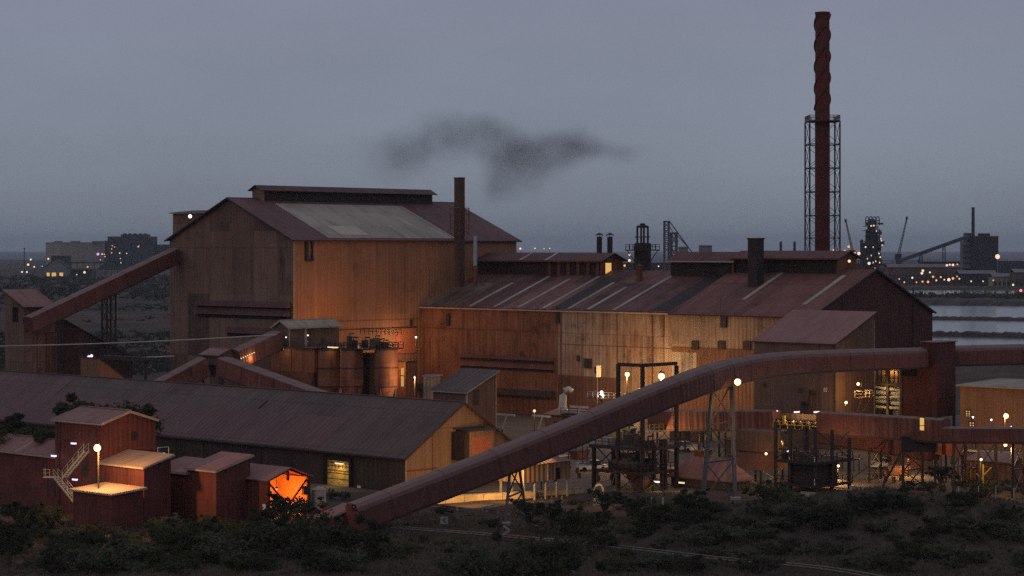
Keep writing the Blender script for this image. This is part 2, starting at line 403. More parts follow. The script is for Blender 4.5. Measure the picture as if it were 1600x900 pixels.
def bank(px0, py0, px1, py1, hgt, wid, seg=70):
    p, q = W(px0,py0,F*H/(py0-HY)), W(px1,py1,F*H/(py1-HY)); m = MB(); d = (q-p); d.z = 0; nn = Vector((-d.y,d.x,0)).normalized()
    for i in range(seg+1):
        c = p.lerp(q, i/seg); h = hgt*(.75+.5*rb.random()); w = wid*(.8+.4*rb.random())
        for o, z in ((-w/2,-1.4),(-w/4,h*.8),(w/5,h),(w/2,-1.4)): m.v.append(tuple(Vector((c.x,c.y,z))+nn*o))
    for i in range(seg):
        for k in range(3): m.f.append((i*4+k,i*4+k+1,(i+1)*4+k+1,(i+1)*4+k))
    m.f.append((0,1,2,3)); e = seg*4; m.f.append((e+3,e+2,e+1,e))
    return tag(m.build('earth_bank', M['bank']), kind='structure')
bank(1385,473,1760,477,3.0,80); bank(1420,497.5,1760,502,1.2,14)
bank(1440,523,1760,529,1.6,8); bank(1400,452,1800,451,2.6,30)

# yard: compacted pale ground between the sheds, one thin sheet over the earth
n = NT('yard_gravel'); tc = n.add('TexCoord'); P = tc.outputs['Object']
f1 = n.noise(P, .12, 5, .65); f2 = n.noise(P, 1.8, 4)
c = n.mix(n.ramp(f1,.36,.66), (.15,.115,.08), (.095,.07,.05)); c = n.mix(n.math('MULTIPLY', n.ramp(f2,.5,.7), .5), c, (.06,.045,.033))
M['yard'] = n.finish(c, .9, f2, .05)
sheet('yard', [(-46,321,.012),(115,321,.012),(150,470,.012),(-70,470,.012)], M['yard'])

# ------------------------------------------------------------------ lamps
LAMP_SCALE = 1.0
def spot_down(p, col, power, deg=150, aim=(0,.3,-3)):
    return light(p, col, power, .3, None, deg, Vector(p)+Vector(aim))
def light(p, col, power, r=.3, parent=None, spot=None, aim=None):
    d = bpy.data.lights.new('lamp_light', 'SPOT' if spot else 'POINT'); d.energy = power*LAMP_SCALE; d.color = col
    d.shadow_soft_size = r
    if spot: d.spot_size = math.radians(spot); d.spot_blend = .7
    o = bpy.data.objects.new('lamp_light', d); COL.objects.link(o); o.location = p
    if parent:
        o.parent = parent; o.location = Vector(p)-Vector(parent.location)
    if aim is not None: o.rotation_euler = (Vector(aim)-Vector(p)).to_track_quat('-Z','Y').to_euler()
    return o

def lamp(px, py, D, label, mat='g_sodium', col=SODIUM, power=0, r=.4, pole=0, name='floodlight', group=None, off=(0,-.5,-.7), arm=None, pmat='steel_dark', cat='lamp'):
    p = W(px, py, D)
    root = empty(name, p, 0, label, cat, group)
    m = MB(); m.ball((0,0,0), r*.84, 14); m.build('lamp_globe', M[mat], root, True)
    h = MB(); h.lathe([(r*.3,r*1.35),(r*.5,r*1.3),(r*.8,r*1.0),(r*.78,r*.92)], n=10); h.build('lamp_hood', M[pmat], root)
    if pole:
        q = MB(); q.tube([(0,.25+r,-pole),(0,.25+r,r*1.2),(0,.05,r*1.7)], .11, 6); q.build('pole', M[pmat], root)
    elif arm is not None:
        q = MB(); q.tube([(0,0,r*1.4), Vector(arm)+Vector((0,0,r*1.4)), Vector(arm)+Vector((0,0,-.6))], .06, 6); q.build('bracket', M[pmat], root)
    if power: light(p+Vector(off), col, power, .3, root)
    return root

def tube_lamp(px, py, D, label, length=1.8, mat='g_tube', col=WHITE, power=60, group=None, along='b', off=(0,-.4,-.4)):
    p = W(px, py, D); root = empty('tube_lamp', p, ROT, label, 'lamp', group)
    k = length/2
    bx = (lambda m,a,b,c,d: m.box(-a,a,-b,b,c,d)) if along == 'a' else (lambda m,a,b,c,d: m.box(-b,b,-a,a,c,d))
    bx(MB(), k, .16, -.13, .10).build('diffuser', M[mat], root)
    bx(MB(), k*1.05, .2, .10, .18).build('housing', M['steel_grey'], root)
    if power: light(p+Vector(off), col, power, .3, None).name = 'lamp_light'
    return root

# ------------------------------------------------------------------ building kit
def roof_slab(S, p0, p1, p2, p3, mat, t=.16, name='roof'):
    m = MB(); m.slab(p0,p1,p2,p3,t); return m.build(name, M[mat] if isinstance(mat,str) else mat, S.root)

def gable(S, A, B, ze, zr, axis, wall, roof, gmat=None, oe=.5, og=.4, t=.16, z0=0, apex=.5, gut='gutter', corner=True, zeb=None, base=None):
    """gabled house from (0,0): ridge along axis; gable ends can have their own cladding"""
    R = S.root; zeb = ze if zeb is None else zeb
    if axis == 'b': L, Wd, fn = B, A, (lambda s, t_, z: (s, t_, z))
    else: L, Wd, fn = A, B, (lambda s, t_, z: (t_, s, z))
    k = Wd*apex
    prof = [(0,z0),(Wd,z0),(Wd,zeb),(k,zr),(0,ze)]
    m = MB()
    for s0, s1 in ((0, None),):
        m.quad(fn(0,0,z0), fn(0,L,z0), fn(0,L,ze), fn(0,0,ze)); m.quad(fn(Wd,0,z0), fn(Wd,L,z0), fn(Wd,L,zeb), fn(Wd,0,zeb))
    m.build('wall', M[wall], R)
    e = MB()
    for q in (0, L):
        e = MB(); e.quad(*[fn(s, q, z) for s, z in prof]); e.build('gable_wall', M[gmat or wall], R)
    s1 = (zr-ze)/k; s2 = (zr-zeb)/(Wd-k)
    r1 = roof_slab(S, fn(-oe,-og,ze-oe*s1), fn(k,-og,zr), fn(k,L+og,zr), fn(-oe,L+og,ze-oe*s1), roof, t)
    roof_slab(S, fn(k,-og,zr), fn(Wd+oe,-og,zeb-oe*s2), fn(Wd+oe,L+og,zeb-oe*s2), fn(k,L+og,zr), roof, t)
    c = MB(); c.beam(fn(k,-og-.02,zr+t+.04), fn(k,L+og+.02,zr+t+.04), .5, .1); c.build('ridge_cap', M[roof], r1)
    if gut:
        c = MB(); c.beam(fn(-oe-.1,-og,ze-oe*s1), fn(-oe-.1,L+og,ze-oe*s1), .2, .22); c.build('gutter', M[gut], r1)
        for q in (-og-.06, L+og+.06):
            c = MB(); c.beam(fn(-oe,q,ze-oe*s1), fn(k,q,zr), .1, .34); c.beam(fn(k,q,zr+.005), fn(Wd+oe,q,zeb-oe*s2), .1, .34)
            c.build('barge_board', M[gut], r1)
    if corner:
        c = MB(); c.box(-.05,.12,-.05,.12,z0,(ze if axis=='b' else ze)-.3); c.build('corner_flashing', M['trim'], R)

def mono(S, A, B, zl, zh, axis, wall, roof, o=.35, t=.14, z0=0, gut='gutter', edge='trim', corner=False):
    """mono-pitch box from (0,0): low at 0 on axis, high at the far side"""
    R = S.root
    hz = (lambda a,b: zl+(zh-zl)*a/A) if axis == 'a' else (lambda a,b: zl+(zh-zl)*b/B)
    m = MB(); m.hull8([(0,0,z0),(A,0,z0),(A,B,z0),(0,B,z0),(0,0,hz(0,0)),(A,0,hz(A,0)),(A,B,hz(A,B)),(0,B,hz(0,B))]); m.build('wall', M[wall], R)
    P = lambda a,b: (a,b,hz(a,b))
    r1 = roof_slab(S, P(-o,-o), P(A+o,-o), P(A+o,B+o), P(-o,B+o), roof, t)
    c = MB()
    q = (-o-.06,-o-.06)
    if edge:
        c.beam(P(-o,-o-.05), P(A+o,-o-.05), .08, .2); c.beam(P(-o-.05,-o), P(-o-.05,B+o), .08, .2); c.build('fascia', M[edge], r1)
    if corner:
        c = MB(); c.box(-.05,.12,-.05,.12,z0,hz(0,0)-.25); c.build('corner_flashing', M['trim'], R)

def rail_mesh(m, pts, h=1.1, st=1.6, r=.03):
    for i in range(len(pts)-1):
        p, q = Vector(pts[i]), Vector(pts[i+1]); n = max(1, int((q-p).length/st))
        for k in range(n+1):
            c = p.lerp(q, k/n); m.beam(c, c+Vector((0,0,h)), r*2)
        for z in (h, h*.55): m.beam(p+Vector((0,0,z)), q+Vector((0,0,z)), r*1.9)

def lattice(m, p0, p1, q0, q1, n, w, horiz=True):
    """X bracing between leg p (p0->p1) and leg q (q0->q1), n bays"""
    p0,p1,q0,q1 = map(Vector,(p0,p1,q0,q1))
    for i in range(n):
        a, b = p0.lerp(p1,i/n), p0.lerp(p1,(i+1)/n); c, d = q0.lerp(q1,i/n), q0.lerp(q1,(i+1)/n)
        m.beam(a, d, w); m.beam(c, b, w*.98)
        if horiz: m.beam(b, d, w*1.2)

def gallery(name, label, pts, w, h, mat='oxide_uv', loc=None, cat='conveyor', ribs=7.0, ends=True, smooth=6, group=None, up_round=True):
    """covered conveyor gallery swept along world points (centre line); rounded hood on top"""
    P = [Vector(p) for p in pts]
    if smooth > 1 and len(P) > 2:
        Q = []
        for i in range(len(P)-1):
            a,b,c,d = P[max(i-1,0)],P[i],P[i+1],P[min(i+2,len(P)-1)]
            for k in range(smooth):
                t = k/smooth
                Q.append(.5*((2*b)+(c-a)*t+(2*a-5*b+4*c-d)*t*t+(3*b-a-3*c+d)*t**3))
        Q.append(P[-1]); P = Q
    o0 = P[0].copy(); root = empty(name, o0, 0, label, cat, group)
    sec = [(-w/2,-h/2),(w/2,-h/2),(w/2,h/2-1.0),(w/2-.22,h/2-.55),(w/2-.75,h/2-.14),(0,h/2),(-w/2+.75,h/2-.14),(-w/2+.22,h/2-.55),(-w/2,h/2-1.0)] if up_round else [(-w/2,-h/2),(w/2,-h/2),(w/2,h/2),(0,h/2+.25),(-w/2,h/2)]
    sec_in = sec
    m = MB(); m.uv = []; L = 0; ns = len(sec); tl = [0]
    for i in range(1,len(sec)): tl.append(tl[-1]+math.hypot(sec[i][0]-sec[i-1][0], sec[i][1]-sec[i-1][1]))
    rings = []
    for i, p in enumerate(P):
        if i: L += (p-P[i-1]).length
        d = (P[min(i+1,len(P)-1)]-P[max(i-1,0)]).normalized(); s = d.cross(Vector((0,0,1))).normalized(); u = s.cross(d)
        rings.append((p, s, u, L, d))
        for k, (x, y) in enumerate(sec): m.v.append(tuple(p-o0+s*x+u*y)); m.uv.append((L, tl[k]))
    for i in range(len(P)-1):
        for k in range(ns):
            k2 = (k+1)%ns; m.f.append((i*ns+k, i*ns+k2, (i+1)*ns+k2, (i+1)*ns+k))
    if ends:
        m.f.append(tuple(range(ns))[::-1]); e = (len(P)-1)*ns; m.f.append(tuple(e+k for k in range(ns)))
    # underside truss chords
    c = MB()
    for sd_ in (-1, 1):
        for i in range(len(P)-1):
            (p,s,u,_,_),(q,s2,u2,_,_) = rings[i], rings[i+1]
            c.beam(p-o0+s*sd_*(w/2-.15)-u*(h/2+.16), q-o0+s2*sd_*(w/2-.15)-u2*(h/2+.16), .22, .3)
    c.build('bottom_chord', M['steel_dark'], root)
    # cover laps
    c = m; tot = rings[-1][3]; x = ribs*.6
    while x < tot-1:
        for i in range(len(P)-1):
            if rings[i][3] <= x <= rings[i+1][3]:
                t = (x-rings[i][3])/max(1e-6, rings[i+1][3]-rings[i][3]); p = rings[i][0].lerp(rings[i+1][0], t); _, s, u, _, d = rings[i]
                for k in range(1, ns-1):
                    a = p-o0+s*sec[k][0]*1.008+u*sec[k][1]*1.008; b = p-o0+s*sec[k+1][0]*1.008+u*sec[k+1][1]*1.008
                    c.beam(a, b, .10, .045); c.uv += [(x,0)]*(len(c.v)-len(c.uv))
                break
        x += ribs
    m.build('gallery_shell', M[mat], root)
    return root
# ================================================================== MAIN HALL (big gabled building)
S = Site('pelletising_hall', 'huge rusty gabled hall with a dark ridge monitor and pale patched roof', 'factory hall', 459, 463)
A, B = S.a(807), S.b(265)
ze, zr = S.z(374, 0, 0), S.z(310, 0, B*.5)
gable(S, A, B, ze, zr, 'a', 'main_side', 'main_roof', gmat='main_gable', oe=.7, og=.9)
sl = (zr-ze)/(B/2)
rp_ = lambda a, b: (a, b, ze+sl*b)
a0, a1 = S.a(515, 0), S.a(709, 0)
def strip(S, a0, a1, b0, b1, fn, mat, name, lift=.2):
    m = MB(); p = [fn(a0,b0), fn(a1,b0), fn(a1,b1), fn(a0,b1)]
    m.slab(*[(x,y,z+lift) for x,y,z in p], t=.07); return m.build(name, M[mat], S.root)
strip(S, a0, a1, .2, B*.43, rp_, 'pale_roof', 'pale_roof_sheets')
strip(S, a1+.3, a1+.9, .2, B*.43, rp_, 'trim', 'roof_flashing')
aw = S.a(545)
M['pale_patch'] = clad('new_pale_sheets', (.66,.58,.46),(.60,.52,.40),(.45,.36,.25),'a',1.1,7,.2,.05,.1,9)
strip(S, aw-.8, aw+7.5, 1.6, 6.2, rp_, 'pale_patch', 'pale_patch', .3)
# ridge monitor
bm = B*.5; hw = 1.75
ma0, ma1 = S.a(410, bm-hw), S.a(677, bm-hw)
m = MB(); zb = ze+sl*(bm-hw)-.5; zt = S.z(297, ma0, bm-hw); zk = zt+1.0
m.box(ma0+.6, ma1, bm-hw+.3, bm+hw-.3, zb, zt); m.build('monitor_louvre', M['louvre'], S.root)
m = MB(); m.box(ma0, ma0+.58, bm-hw, bm+hw, zb, zt)
m.quad((ma0,bm-hw,zt),(ma0,bm+hw,zt),(ma0,bm,zk)); m.build('monitor_end_wall', M['main_gable'], S.root)
for sg in (-1, 1):
    m = MB(); m.slab((ma0-.8,bm,zk),(ma1+.8,bm,zk),(ma1+.8,bm+sg*(hw+.6),zt-.2),(ma0-.8,bm+sg*(hw+.6),zt-.2),.15); m.build('monitor_roof', M['monitor_roof_a'], S.root)
# louvre hoods on the gable
for x0, x1, y0, y1, dpt in ((308,455,470.5,479,1.1),(308,455,481.5,492,1.1),(356,432,511.5,521,.9)):
    b0, b1 = S.b(x1), S.b(x0); zt_, zb_ = S.z(y0,0,(b0+b1)/2), S.z(y1,0,(b0+b1)/2)
    m = MB(); m.hull8([(-dpt,b0,zb_),(0,b0,zb_),(0,b1,zb_),(-dpt,b1,zb_),(-.25,b0,zt_),(0,b0,zt_),(0,b1,zt_),(-.25,b1,zt_)]); hd = m.build('wall_hood', M['monitor_roof_b'], S.root)
    m = MB(); m.box(-.16,-.01,b0,b1,zb_-.75,zb_-.01); m.build('louvre_slot', M['louvre'], hd)
# looped downpipe on the long side
m = MB(); xa, xb = S.a(478), S.a(486.5); zt_, zb_ = ze-.5, S.z(407, (xa+xb)/2)
m.tube([(xa,-.35,zt_),(xa,-.35,zb_),(xb,-.35,zb_),(xb,-.35,zt_)], .42, 8); m.build('downpipe', M['steel_dark'], S.root)
m = MB(); m.box(S.a(640), S.a(643), -.4, 0, S.z(508,40), S.z(499,40)); m.build('wall_box', M['soot'], S.root)
# low girts / door panel on the long side
m = MB(); za = S.z(513, S.a(590))
m.box(S.a(505), S.a(652), -.12, 0, za-.15, za+.1); m.build('girt', M['steel_dark'], S.root)
m = MB(); m.box(S.a(618), S.a(650), -.25, -.003, S.z(552,S.a(634)), za-.2); m.build('sliding_door', M['door_red'], S.root)
MAIN = S
# elevator penthouse behind the far eave
S2 = Site('penthouse', 'small flat roofed penthouse rising behind the far eave of the gabled hall', 'penthouse', 327, 520, 30)
B2 = S2.b(270); mono(S2, 6, B2, S2.z(332), S2.z(329,6,0), 'a', 'main_gable', 'monitor_roof_b', o=.6)
lamp(297, 338, 500, 'white lamp below the penthouse roof, high on the far eave of the gabled hall', 'g_white', WHITE, 250, .5, arm=(0,6,0), name='floodlight')

# tall square stack at the side wall, with its ladder cage
D = 489; p = W(718, 448, D)
r = empty('square_stack', (p.x,p.y,p.z), ROT, 'tall square brown stack against the side of the gabled hall', 'stack')
hs = (W(718,279,D).z-p.z)
MB().box(-.85,.85,-.85,.85,0,hs).build('stack_shaft', M['stack_brown'], r)
MB().box(-.92,.92,-.92,.92,hs,hs+.25).build('stack_rim', M['steel_dark'], r)
m = MB(); zc0, zc1 = W(0,366,D).z-p.z, W(0,325,D).z-p.z
for sx in (-1.5,1.5):
    for sy in (-1.5,1.5): m.beam((sx,sy,zc0),(sx,sy,zc1),.12)
for z in [zc0+(zc1-zc0)*i/4 for i in range(5)]:
    for a_,b_ in (((-1.5,-1.5),(1.5,-1.5)),((1.5,-1.5),(1.5,1.5)),((1.5,1.5),(-1.5,1.5)),((-1.5,1.5),(-1.5,-1.5))): m.beam((*a_,z),(*b_,z),.12)
for a_,b_ in (((-1.5,-1.5),(1.5,-1.5)),((-1.5,1.5),(-1.5,-1.5))): lattice(m,(*a_,zc0),(*a_,zc1),(*b_,zc0),(*b_,zc1),3,.08,False)
m.build('service_cage', M['steel_rust'], r)
# light blue pipe
p = W(742.5, 443, 487); r = empty('vent_pipe', p, 0, 'upright light blue pipe with a rusty foot beside the square stack', 'pipe')
zt_, zm = W(0,370,487).z-p.z, W(0,415,487).z-p.z
MB().lathe([(.46,zm),(.46,zt_),(.3,zt_+.1)]).build('pipe', M['blue'], r, False)
MB().lathe([(.43,-.5),(.43,zm-.01)]).build('pipe_foot', M['steel_rust'], r)
m = MB(); m.beam((-.1,0,.6),(1.9,-1.6,-.2),.16); m.beam((.0,0,.9),(-1.6,1.2,-.1),.16); m.build('stay', M['soot'], r)

# ================================================================== RIGHT MILL HALL and LEFT LONG HALL
S = Site('mill_hall', 'long dark red gabled hall with a plain end wall facing the ponds', 'factory hall', 1266, 416.7)
A, Bc = S.a(1457), S.b(1050)
ze, zr = S.z(495, 0, 0), S.z(421, S.a(1367), 0)
gable(S, A, Bc, ze, zr, 'b', 'mill_beige', 'mill_roof_r', gmat='mill_gable', oe=.6, og=.5, apex=S.a(1367)/A, gut='gutter')
ap = S.a(1367); slm = (zr-ze)/ap
rf = lambda a, b: (a, b, ze+slm*a)
def skylight(S, px0, py0, px1, py1, w, rf):
    # from low end pixel to high end pixel on the near slope; solved along the slope
    def on(px, py):
        best = None
        a = 0.0
        for _ in range(40):
            b = S.b(px, a); z = S.z(py, a, b); a = max(0, min(ap, (z-ze)/slm))
        return a, b
    (a0,b0),(a1,b1) = on(px0,py0), on(px1,py1); b = (b0+b1)/2
    m = MB(); m.slab(*[(x,y,z+.2) for x,y,z in (rf(a0,b),rf(a1,b),rf(a1,b+w),rf(a0,b+w))], t=.06); return m.build('skylight', M['skylight'], S.root)
skylight(S, 1166, 470, 1224, 428, 1.0, rf); skylight(S, 1262, 478, 1321, 432, 1.1, rf)
zl = S.z(546, 0, S.b(1160))
m = MB(); m.box(-.05,-.004,0,Bc,0,zl); m.build('lower_wall', M['mill_low'], S.root)
m = MB(); bb = S.b(1089); m.box(-.09,-.055,bb,Bc,S.z(605,0,bb),S.z(551,0,bb)); m.build('whitewashed_panel', M['white_patch'], S.root)
for px in (1087, 1128, 1168):
    b_ = S.b(px); m = MB(); m.box(-.3,-.06,b_-.9,b_+.9,S.z(546,0,b_),S.z(533,0,b_)); m.build('wall_vent', M['soot'], S.root)
b_ = S.b(1132); m = MB(); m.box(-.5,-.004,b_-.7,b_+.7,S.z(512,0,b_),S.z(492,0,b_)); m.build('hopper_head', M['steel_dark'], S.root)
m = MB(); b_ = S.b(1128); zz = S.z(490,0,b_); m.beam((-.4,b_,zz),(-.4,b_,zz+3.6),.06); m.build('aerial', M['steel_dark'], S.root)
m = MB(); m.box(S.a(1426),S.a(1427.5),-.2,-.003,0,S.z(462,S.a(1427),0)); m.build('downpipe', M['steel_dark'], S.root)
MILL = S; MZ = (ze, zr, slm, ap)
# boxy duct stack through the mill roof
b_ = S.b(1181, ap*.62); a_ = ap*.62
x, y = S.w(a_, b_); D_ = y
r = empty('duct_stack', (x,y,ze+slm*a_), ROT, 'short wide black square duct rising through the red hall roof', 'stack')
k = 13.2*D_/F
q = MB(); q.box(-k*.68,k*.68,-k*.68,k*.68,-3.2,(S.z(374,a_,b_)-(ze+slm*a_))); q.build('duct', M['soot'], r)
q = MB(); zt_ = (S.z(374,a_,b_)-(ze+slm*a_)); q.box(-k*.76,k*.76,-k*.76,k*.76,zt_,zt_+.3); q.build('duct_rim', M['steel_dark'], r)

# long hall
L = Site('furnace_hall', 'long hall with striped skylight roof and rust streaked pale wall between the two gabled halls', 'factory hall', 1050, 440.4)
ofs = 0.55
B1 = L.b(655, 0)
zeL, zrL = L.z(487.5), zr-.75
AL = 2*ap
def lwall(b0, b1, z0, z1, mat, name='wall', proud=0):
    m = MB(); m.box(-proud,.3,b0,b1,z0,z1); return m.build(name, M[mat], L.root)
bp = L.b(872)
lwall(0, bp, 0, zeL, 'mill_pale'); lwall(bp, B1, 0, zeL, 'mill_rust')
zl2 = L.z(560,0,L.b(960))
m = MB(); m.box(-.02,.3,.0,bp,0,zl2-4); m.build('plinth_wall', M['mill_low'], L.root)
m = MB(); m.quad((.3,B1,0),(AL,B1,0),(AL,B1,zeL),(ap,B1,zrL),(.3,B1,zeL)); m.quad((AL,0,0),(AL,B1,0),(AL,B1,zeL),(AL,0,zeL)); m.build('end_wall', M['mill_rust'], L.root)
sL = (zrL-zeL)/ap
rl = lambda a, b: (a, b, zeL+sL*a)
roof_slab(L, rl(-.6,-.4), rl(ap,-.4), rl(ap,B1+.5), rl(-.6,B1+.5), 'mill_roof')
roof_slab(L, (ap,-.4,zrL), (AL+.6,-.4,zeL-.5), (AL+.6,B1+.5,zeL-.5), (ap,B1+.5,zrL), 'mill_roof')
m = MB(); m.beam((-.75,-.4,zeL-.4),(-.75,B1+.5,zeL-.4),.24,.26); m.build('gutter', M['trim'], L.root)
for px in (738,776,814,853,892,923,963):        # pale skylight strips up the slope, one every few sheets
    b_ = L.b(px, 0); w_ = .95; top = ap*{738:.62,776:.80,814:.74,853:.82,892:.66,923:.55,963:.86}[px]
    m = MB(); m.slab(*[(x,y,z+.2) for x,y,z in (rl(-.3,b_),rl(top,b_),rl(top,b_+w_),rl(-.3,b_+w_))], t=.06); m.build('skylight', M['skylight'], L.root)
M['dark_sheet'] = clad('dark_replacement_sheets', (.085,.06,.058),(.075,.055,.05),(.06,.035,.03),'b',1.1,14,.3,.1,.12,9)
for px0, px1, t0, t1 in ((892,864,0,.78),(1046,1018,.0,.85)):
    b0, b1 = L.b(px0), L.b(px1)
    m = MB(); m.slab(*[(x,y,z+.185) for x,y,z in (rl(ap*t0,b0),rl(ap*t1,b0),rl(ap*t1,b1),rl(ap*t0,b1))], t=.04); m.build('dark_roof_sheets', M['dark_sheet'], L.root)
b0, b1 = L.b(715,0), B1
m = MB(); m.slab(*[(x,y,z+.185) for x,y,z in (rl(-.5,b0),rl(ap*.6,b0),rl(ap*.6,b1),rl(-.5,b1))], t=.04); m.build('pale_roof_sheets', M['mill_pale_roof'] if 'mill_pale_roof' in M else clad('old_pale_roof', (.36,.29,.21),(.27,.19,.14),(.17,.09,.065),'b',1.1,9,.7,.2,.2,4), L.root)
for x0, x1, y0, y1 in ((720,866,556,561),(720,866,566,574)):
    b0, b1 = L.b(x1), L.b(x0); bm_ = (b0+b1)/2; zt_, zb_ = L.z(y0,0,bm_), L.z(y1,0,bm_)
    m = MB(); m.hull8([(-1,b0,zb_),(0,b0,zb_),(0,b1,zb_),(-1,b1,zb_),(-.2,b0,zt_),(0,b0,zt_),(0,b1,zt_),(-.2,b1,zt_)]); hd = m.build('wall_hood', M['monitor_roof_b'], L.root)
    m = MB(); m.box(-.2,-.01,b0,b1,zb_-.6,zb_-.01); m.build('louvre_slot', M['louvre'], hd)
for px, py, w_, h_ in ((873,493,.5,1.6),(701,500,.5,1.3),(920,568,.9,1.0),(905,560,.3,.6)):
    b_ = L.b(px); z_ = L.z(py,0,b_); m = MB(); m.box(-.45,-.012,b_-w_,b_+w_,z_-h_,z_+h_); m.build('wall_box', M['soot'], L.root)
m = MB(); b_ = L.b(877)
m.tube([(-.2,b_,zeL-.6),(-.2,b_,.5)], .13, 6); b_ = L.b(1020); m.tube([(-.2,b_,zeL-.6),(-.2,b_,6)], .11, 6); m.build('downpipe', M['steel_rust'], L.root)
m = MB()
for py in (541,): m.box(-.07,-.004,0,bp,L.z(py,0,bp*.5)-.06,L.z(py,0,bp*.5)+.06)
m.build('girt', M['steel_rust'], L.root)
# dark doorway of the long hall and lean pipes along its foot
m = MB(); b0,b1 = L.b(1056 if False else 1049), L.b(966); m.box(-.03,-.021,b0,b1,0,L.z(571,0,b0)); m.build('doorway', M['mill_beige'], L.root)
m = MB(); b0,b1 = L.b(868), L.b(640)
z_ = L.z(610,0,b0)
m.box(-1.4,-.01,b0,B1,z_-1.5,z_-.2); m.build('pipe_rack', M['steel_dark'], L.root)
LONG = L

# ---- roof monitors
def monitor(label, px_near, py_eave, px_far, half, dz, hgt, louv, postn=0, pale=False):
    b0 = L.b(px_near, ap-half); a0 = ap-half; x, y = L.w(a0, b0)
    zb_ = zeL+sL*a0+dz
    R = Site('roof_monitor', label, 'roof monitor', CX+x*F/y, y, zb_)
    bl = L.b(px_far, ap-half)-b0
    zt_ = R.z(py_eave)
    m = MB(); m.box(.25,2*half-.25,.4,bl,-2.5,zt_); m.build('louvre_body', M['louvre'], R.root)
    m = MB(); m.box(0,2*half,0,.38,-3.2,zt_); m.quad((0,0,zt_),(2*half,0,zt_),(half,0,zt_+hgt)); m.build('end_wall', M['mill_rust'], R.root)
    for sg in (-1,1):
        m = MB(); m.slab((half,-.8,zt_+hgt),(half,bl+.6,zt_+hgt),(half+sg*(half+.9),bl+.6,zt_-.25),(half+sg*(half+.9),-.8,zt_-.25),.14); m.build('roof', M['monitor_roof_b'], R.root)
    m = MB(); m.beam((-1.0,-.8,zt_-.2),(-1.0,bl+.6,zt_-.2),.2,.3); m.build('gutter', M['trim' if pale else 'steel_rust'], R.root)
    for i in range(postn):
        b_ = 1.2+i*(R.b(858)-1.2)/max(1,postn-1)
        m = MB(); m.box(.0,.25,b_-.45,b_+.45,-1.5,zt_-.3); m.build('pilaster', M['steel_rust'], R.root)
    return R
R1 = monitor('roof monitor with dark louvres and rusty pilasters beside the two thin flues', 940, 407, 742, 3.6, 0, 1.5, None, 6)
for px in (818, 858):
    b_ = R1.b(px); m = MB(); zt_ = R1.z(407)
    m.slab(*[(x,y,z) for x,y,z in ((-.8,b_,zt_-.02),(3.6,b_,zt_+1.7),(3.6,b_+.8,zt_+1.7),(-.8,b_+.8,zt_-.02))], t=.06); m.build('skylight', M['skylight'], R1.root)
m = MB(); m.box(1.3,3.2,-.06,-.004,.4,R1.z(411)); m.build('end_window', M['g_win'], R1.root)
R2 = monitor('long low roof monitor of the red hall, reaching from the square duct to the chimney', 1310, 403, 1147, 3.2, .6, 1.3, None)
R3 = monitor('sooty roof monitor with a broken pale gutter, between scrubber tower and square duct', 1146, 407.5, 1047, 3.6, .2, 1.7, None, pale=True)
m = MB(); m.box(6.41,6.46,.05,.36,-1,2); 
lamp(1327, 408, 436, 'pale strip lamp on the end of the long low roof monitor', 'g_win_y', AMBER, 0, .35, name='wall_lamp')
# flues
for k, (px, lab) in enumerate(((936.5,'thin black flue with a conical cap, farther from the tower'),(953,'thin black flue with a conical cap, closest to the monitor end'))):
    p = W(px, 402, 498); r = empty('flue', p, 0, lab, 'flue', 'capped flues on the roof monitor')
    hh = W(px,370,498).z-p.z
    MB().lathe([(.62,-2),(.62,hh),(.5,hh+.02)]).build('flue_pipe', M['soot'], r)
    MB().lathe([(1.0,hh+.35),(1.0,hh+.42),(.1,hh+.95)]).build('flue_cap', M['steel_dark'], r)
    m = MB()
    for i in range(4): t = i*math.pi/2; m.beam((.55*math.cos(t),.55*math.sin(t),hh-.1),(.8*math.cos(t),.8*math.sin(t),hh+.36),.07)
    m.build('cap_stay', M['steel_dark'], r)
# scrubber tower with caged top
p = W(1004, 437, 477); r = empty('scrubber_tower', p, ROT, 'black round roof tower with railed platform and caged top', 'tower')
zf = lambda py: W(0,py,477).z-p.z
m = MB(); m.lathe([(1.85,-3),(1.85,zf(386)),(1.75,zf(380)),(1.2,zf(379.5))], n=20); m.build('tower_shell', M['soot'], r)
m = MB(); zp = zf(390)
m.box(-3.7,3.7,-1.9,1.9,zp-.25,zp); m.build('platform', M['steel_dark'], r)
m = MB(); rail_mesh(m, [(-3.6,-1.8,zp),(3.6,-1.8,zp),(3.6,1.8,zp),(-3.6,1.8,zp),(-3.6,-1.8,zp)], 1.15, 1.1, .05); m.build('handrail', M['steel_dark'], r)
for sx in (-1,1):
    for sy in (-1.5,1.5): MB().beam((sx*3.4,sy,zp-.2),(sx*1.6,sy*.6,zp-2.6),.14).build('platform_brace', M['steel_dark'], r)
m = MB()
for i in range(4):
    t = i*math.pi/2+.44; m.beam((1.2*math.cos(t),1.2*math.sin(t),zf(380)),(1.2*math.cos(t),1.2*math.sin(t),zf(354.5)),.30)
m.lathe([(1.35,zf(356)),(1.35,zf(353)),(.9,zf(352))], n=14); m.lathe([(1.7,zf(371)),(1.7,zf(369.5))], n=14); m.lathe([(.62,zf(353)),(.62,zf(349.5)),(.3,zf(348.8))], n=10)
m.build('top_cage', M['soot'], r)
# small red vent
p = W(999, 447, 467); r = empty('roof_vent', p, ROT, 'small dusty red vent box with a pitched cap below the scrubber tower', 'vent')
zf = lambda py: W(0,py,467).z-p.z
MB().box(-.5,.5,-.5,.5,-.6,zf(416)).build('vent_shaft', M['steel_rust'], r)
MB().lathe([(.95,zf(416)),(.9,zf(415)),(.05,zf(411.5))], n=4).build('vent_cap', M['monitor_roof_b'], r)
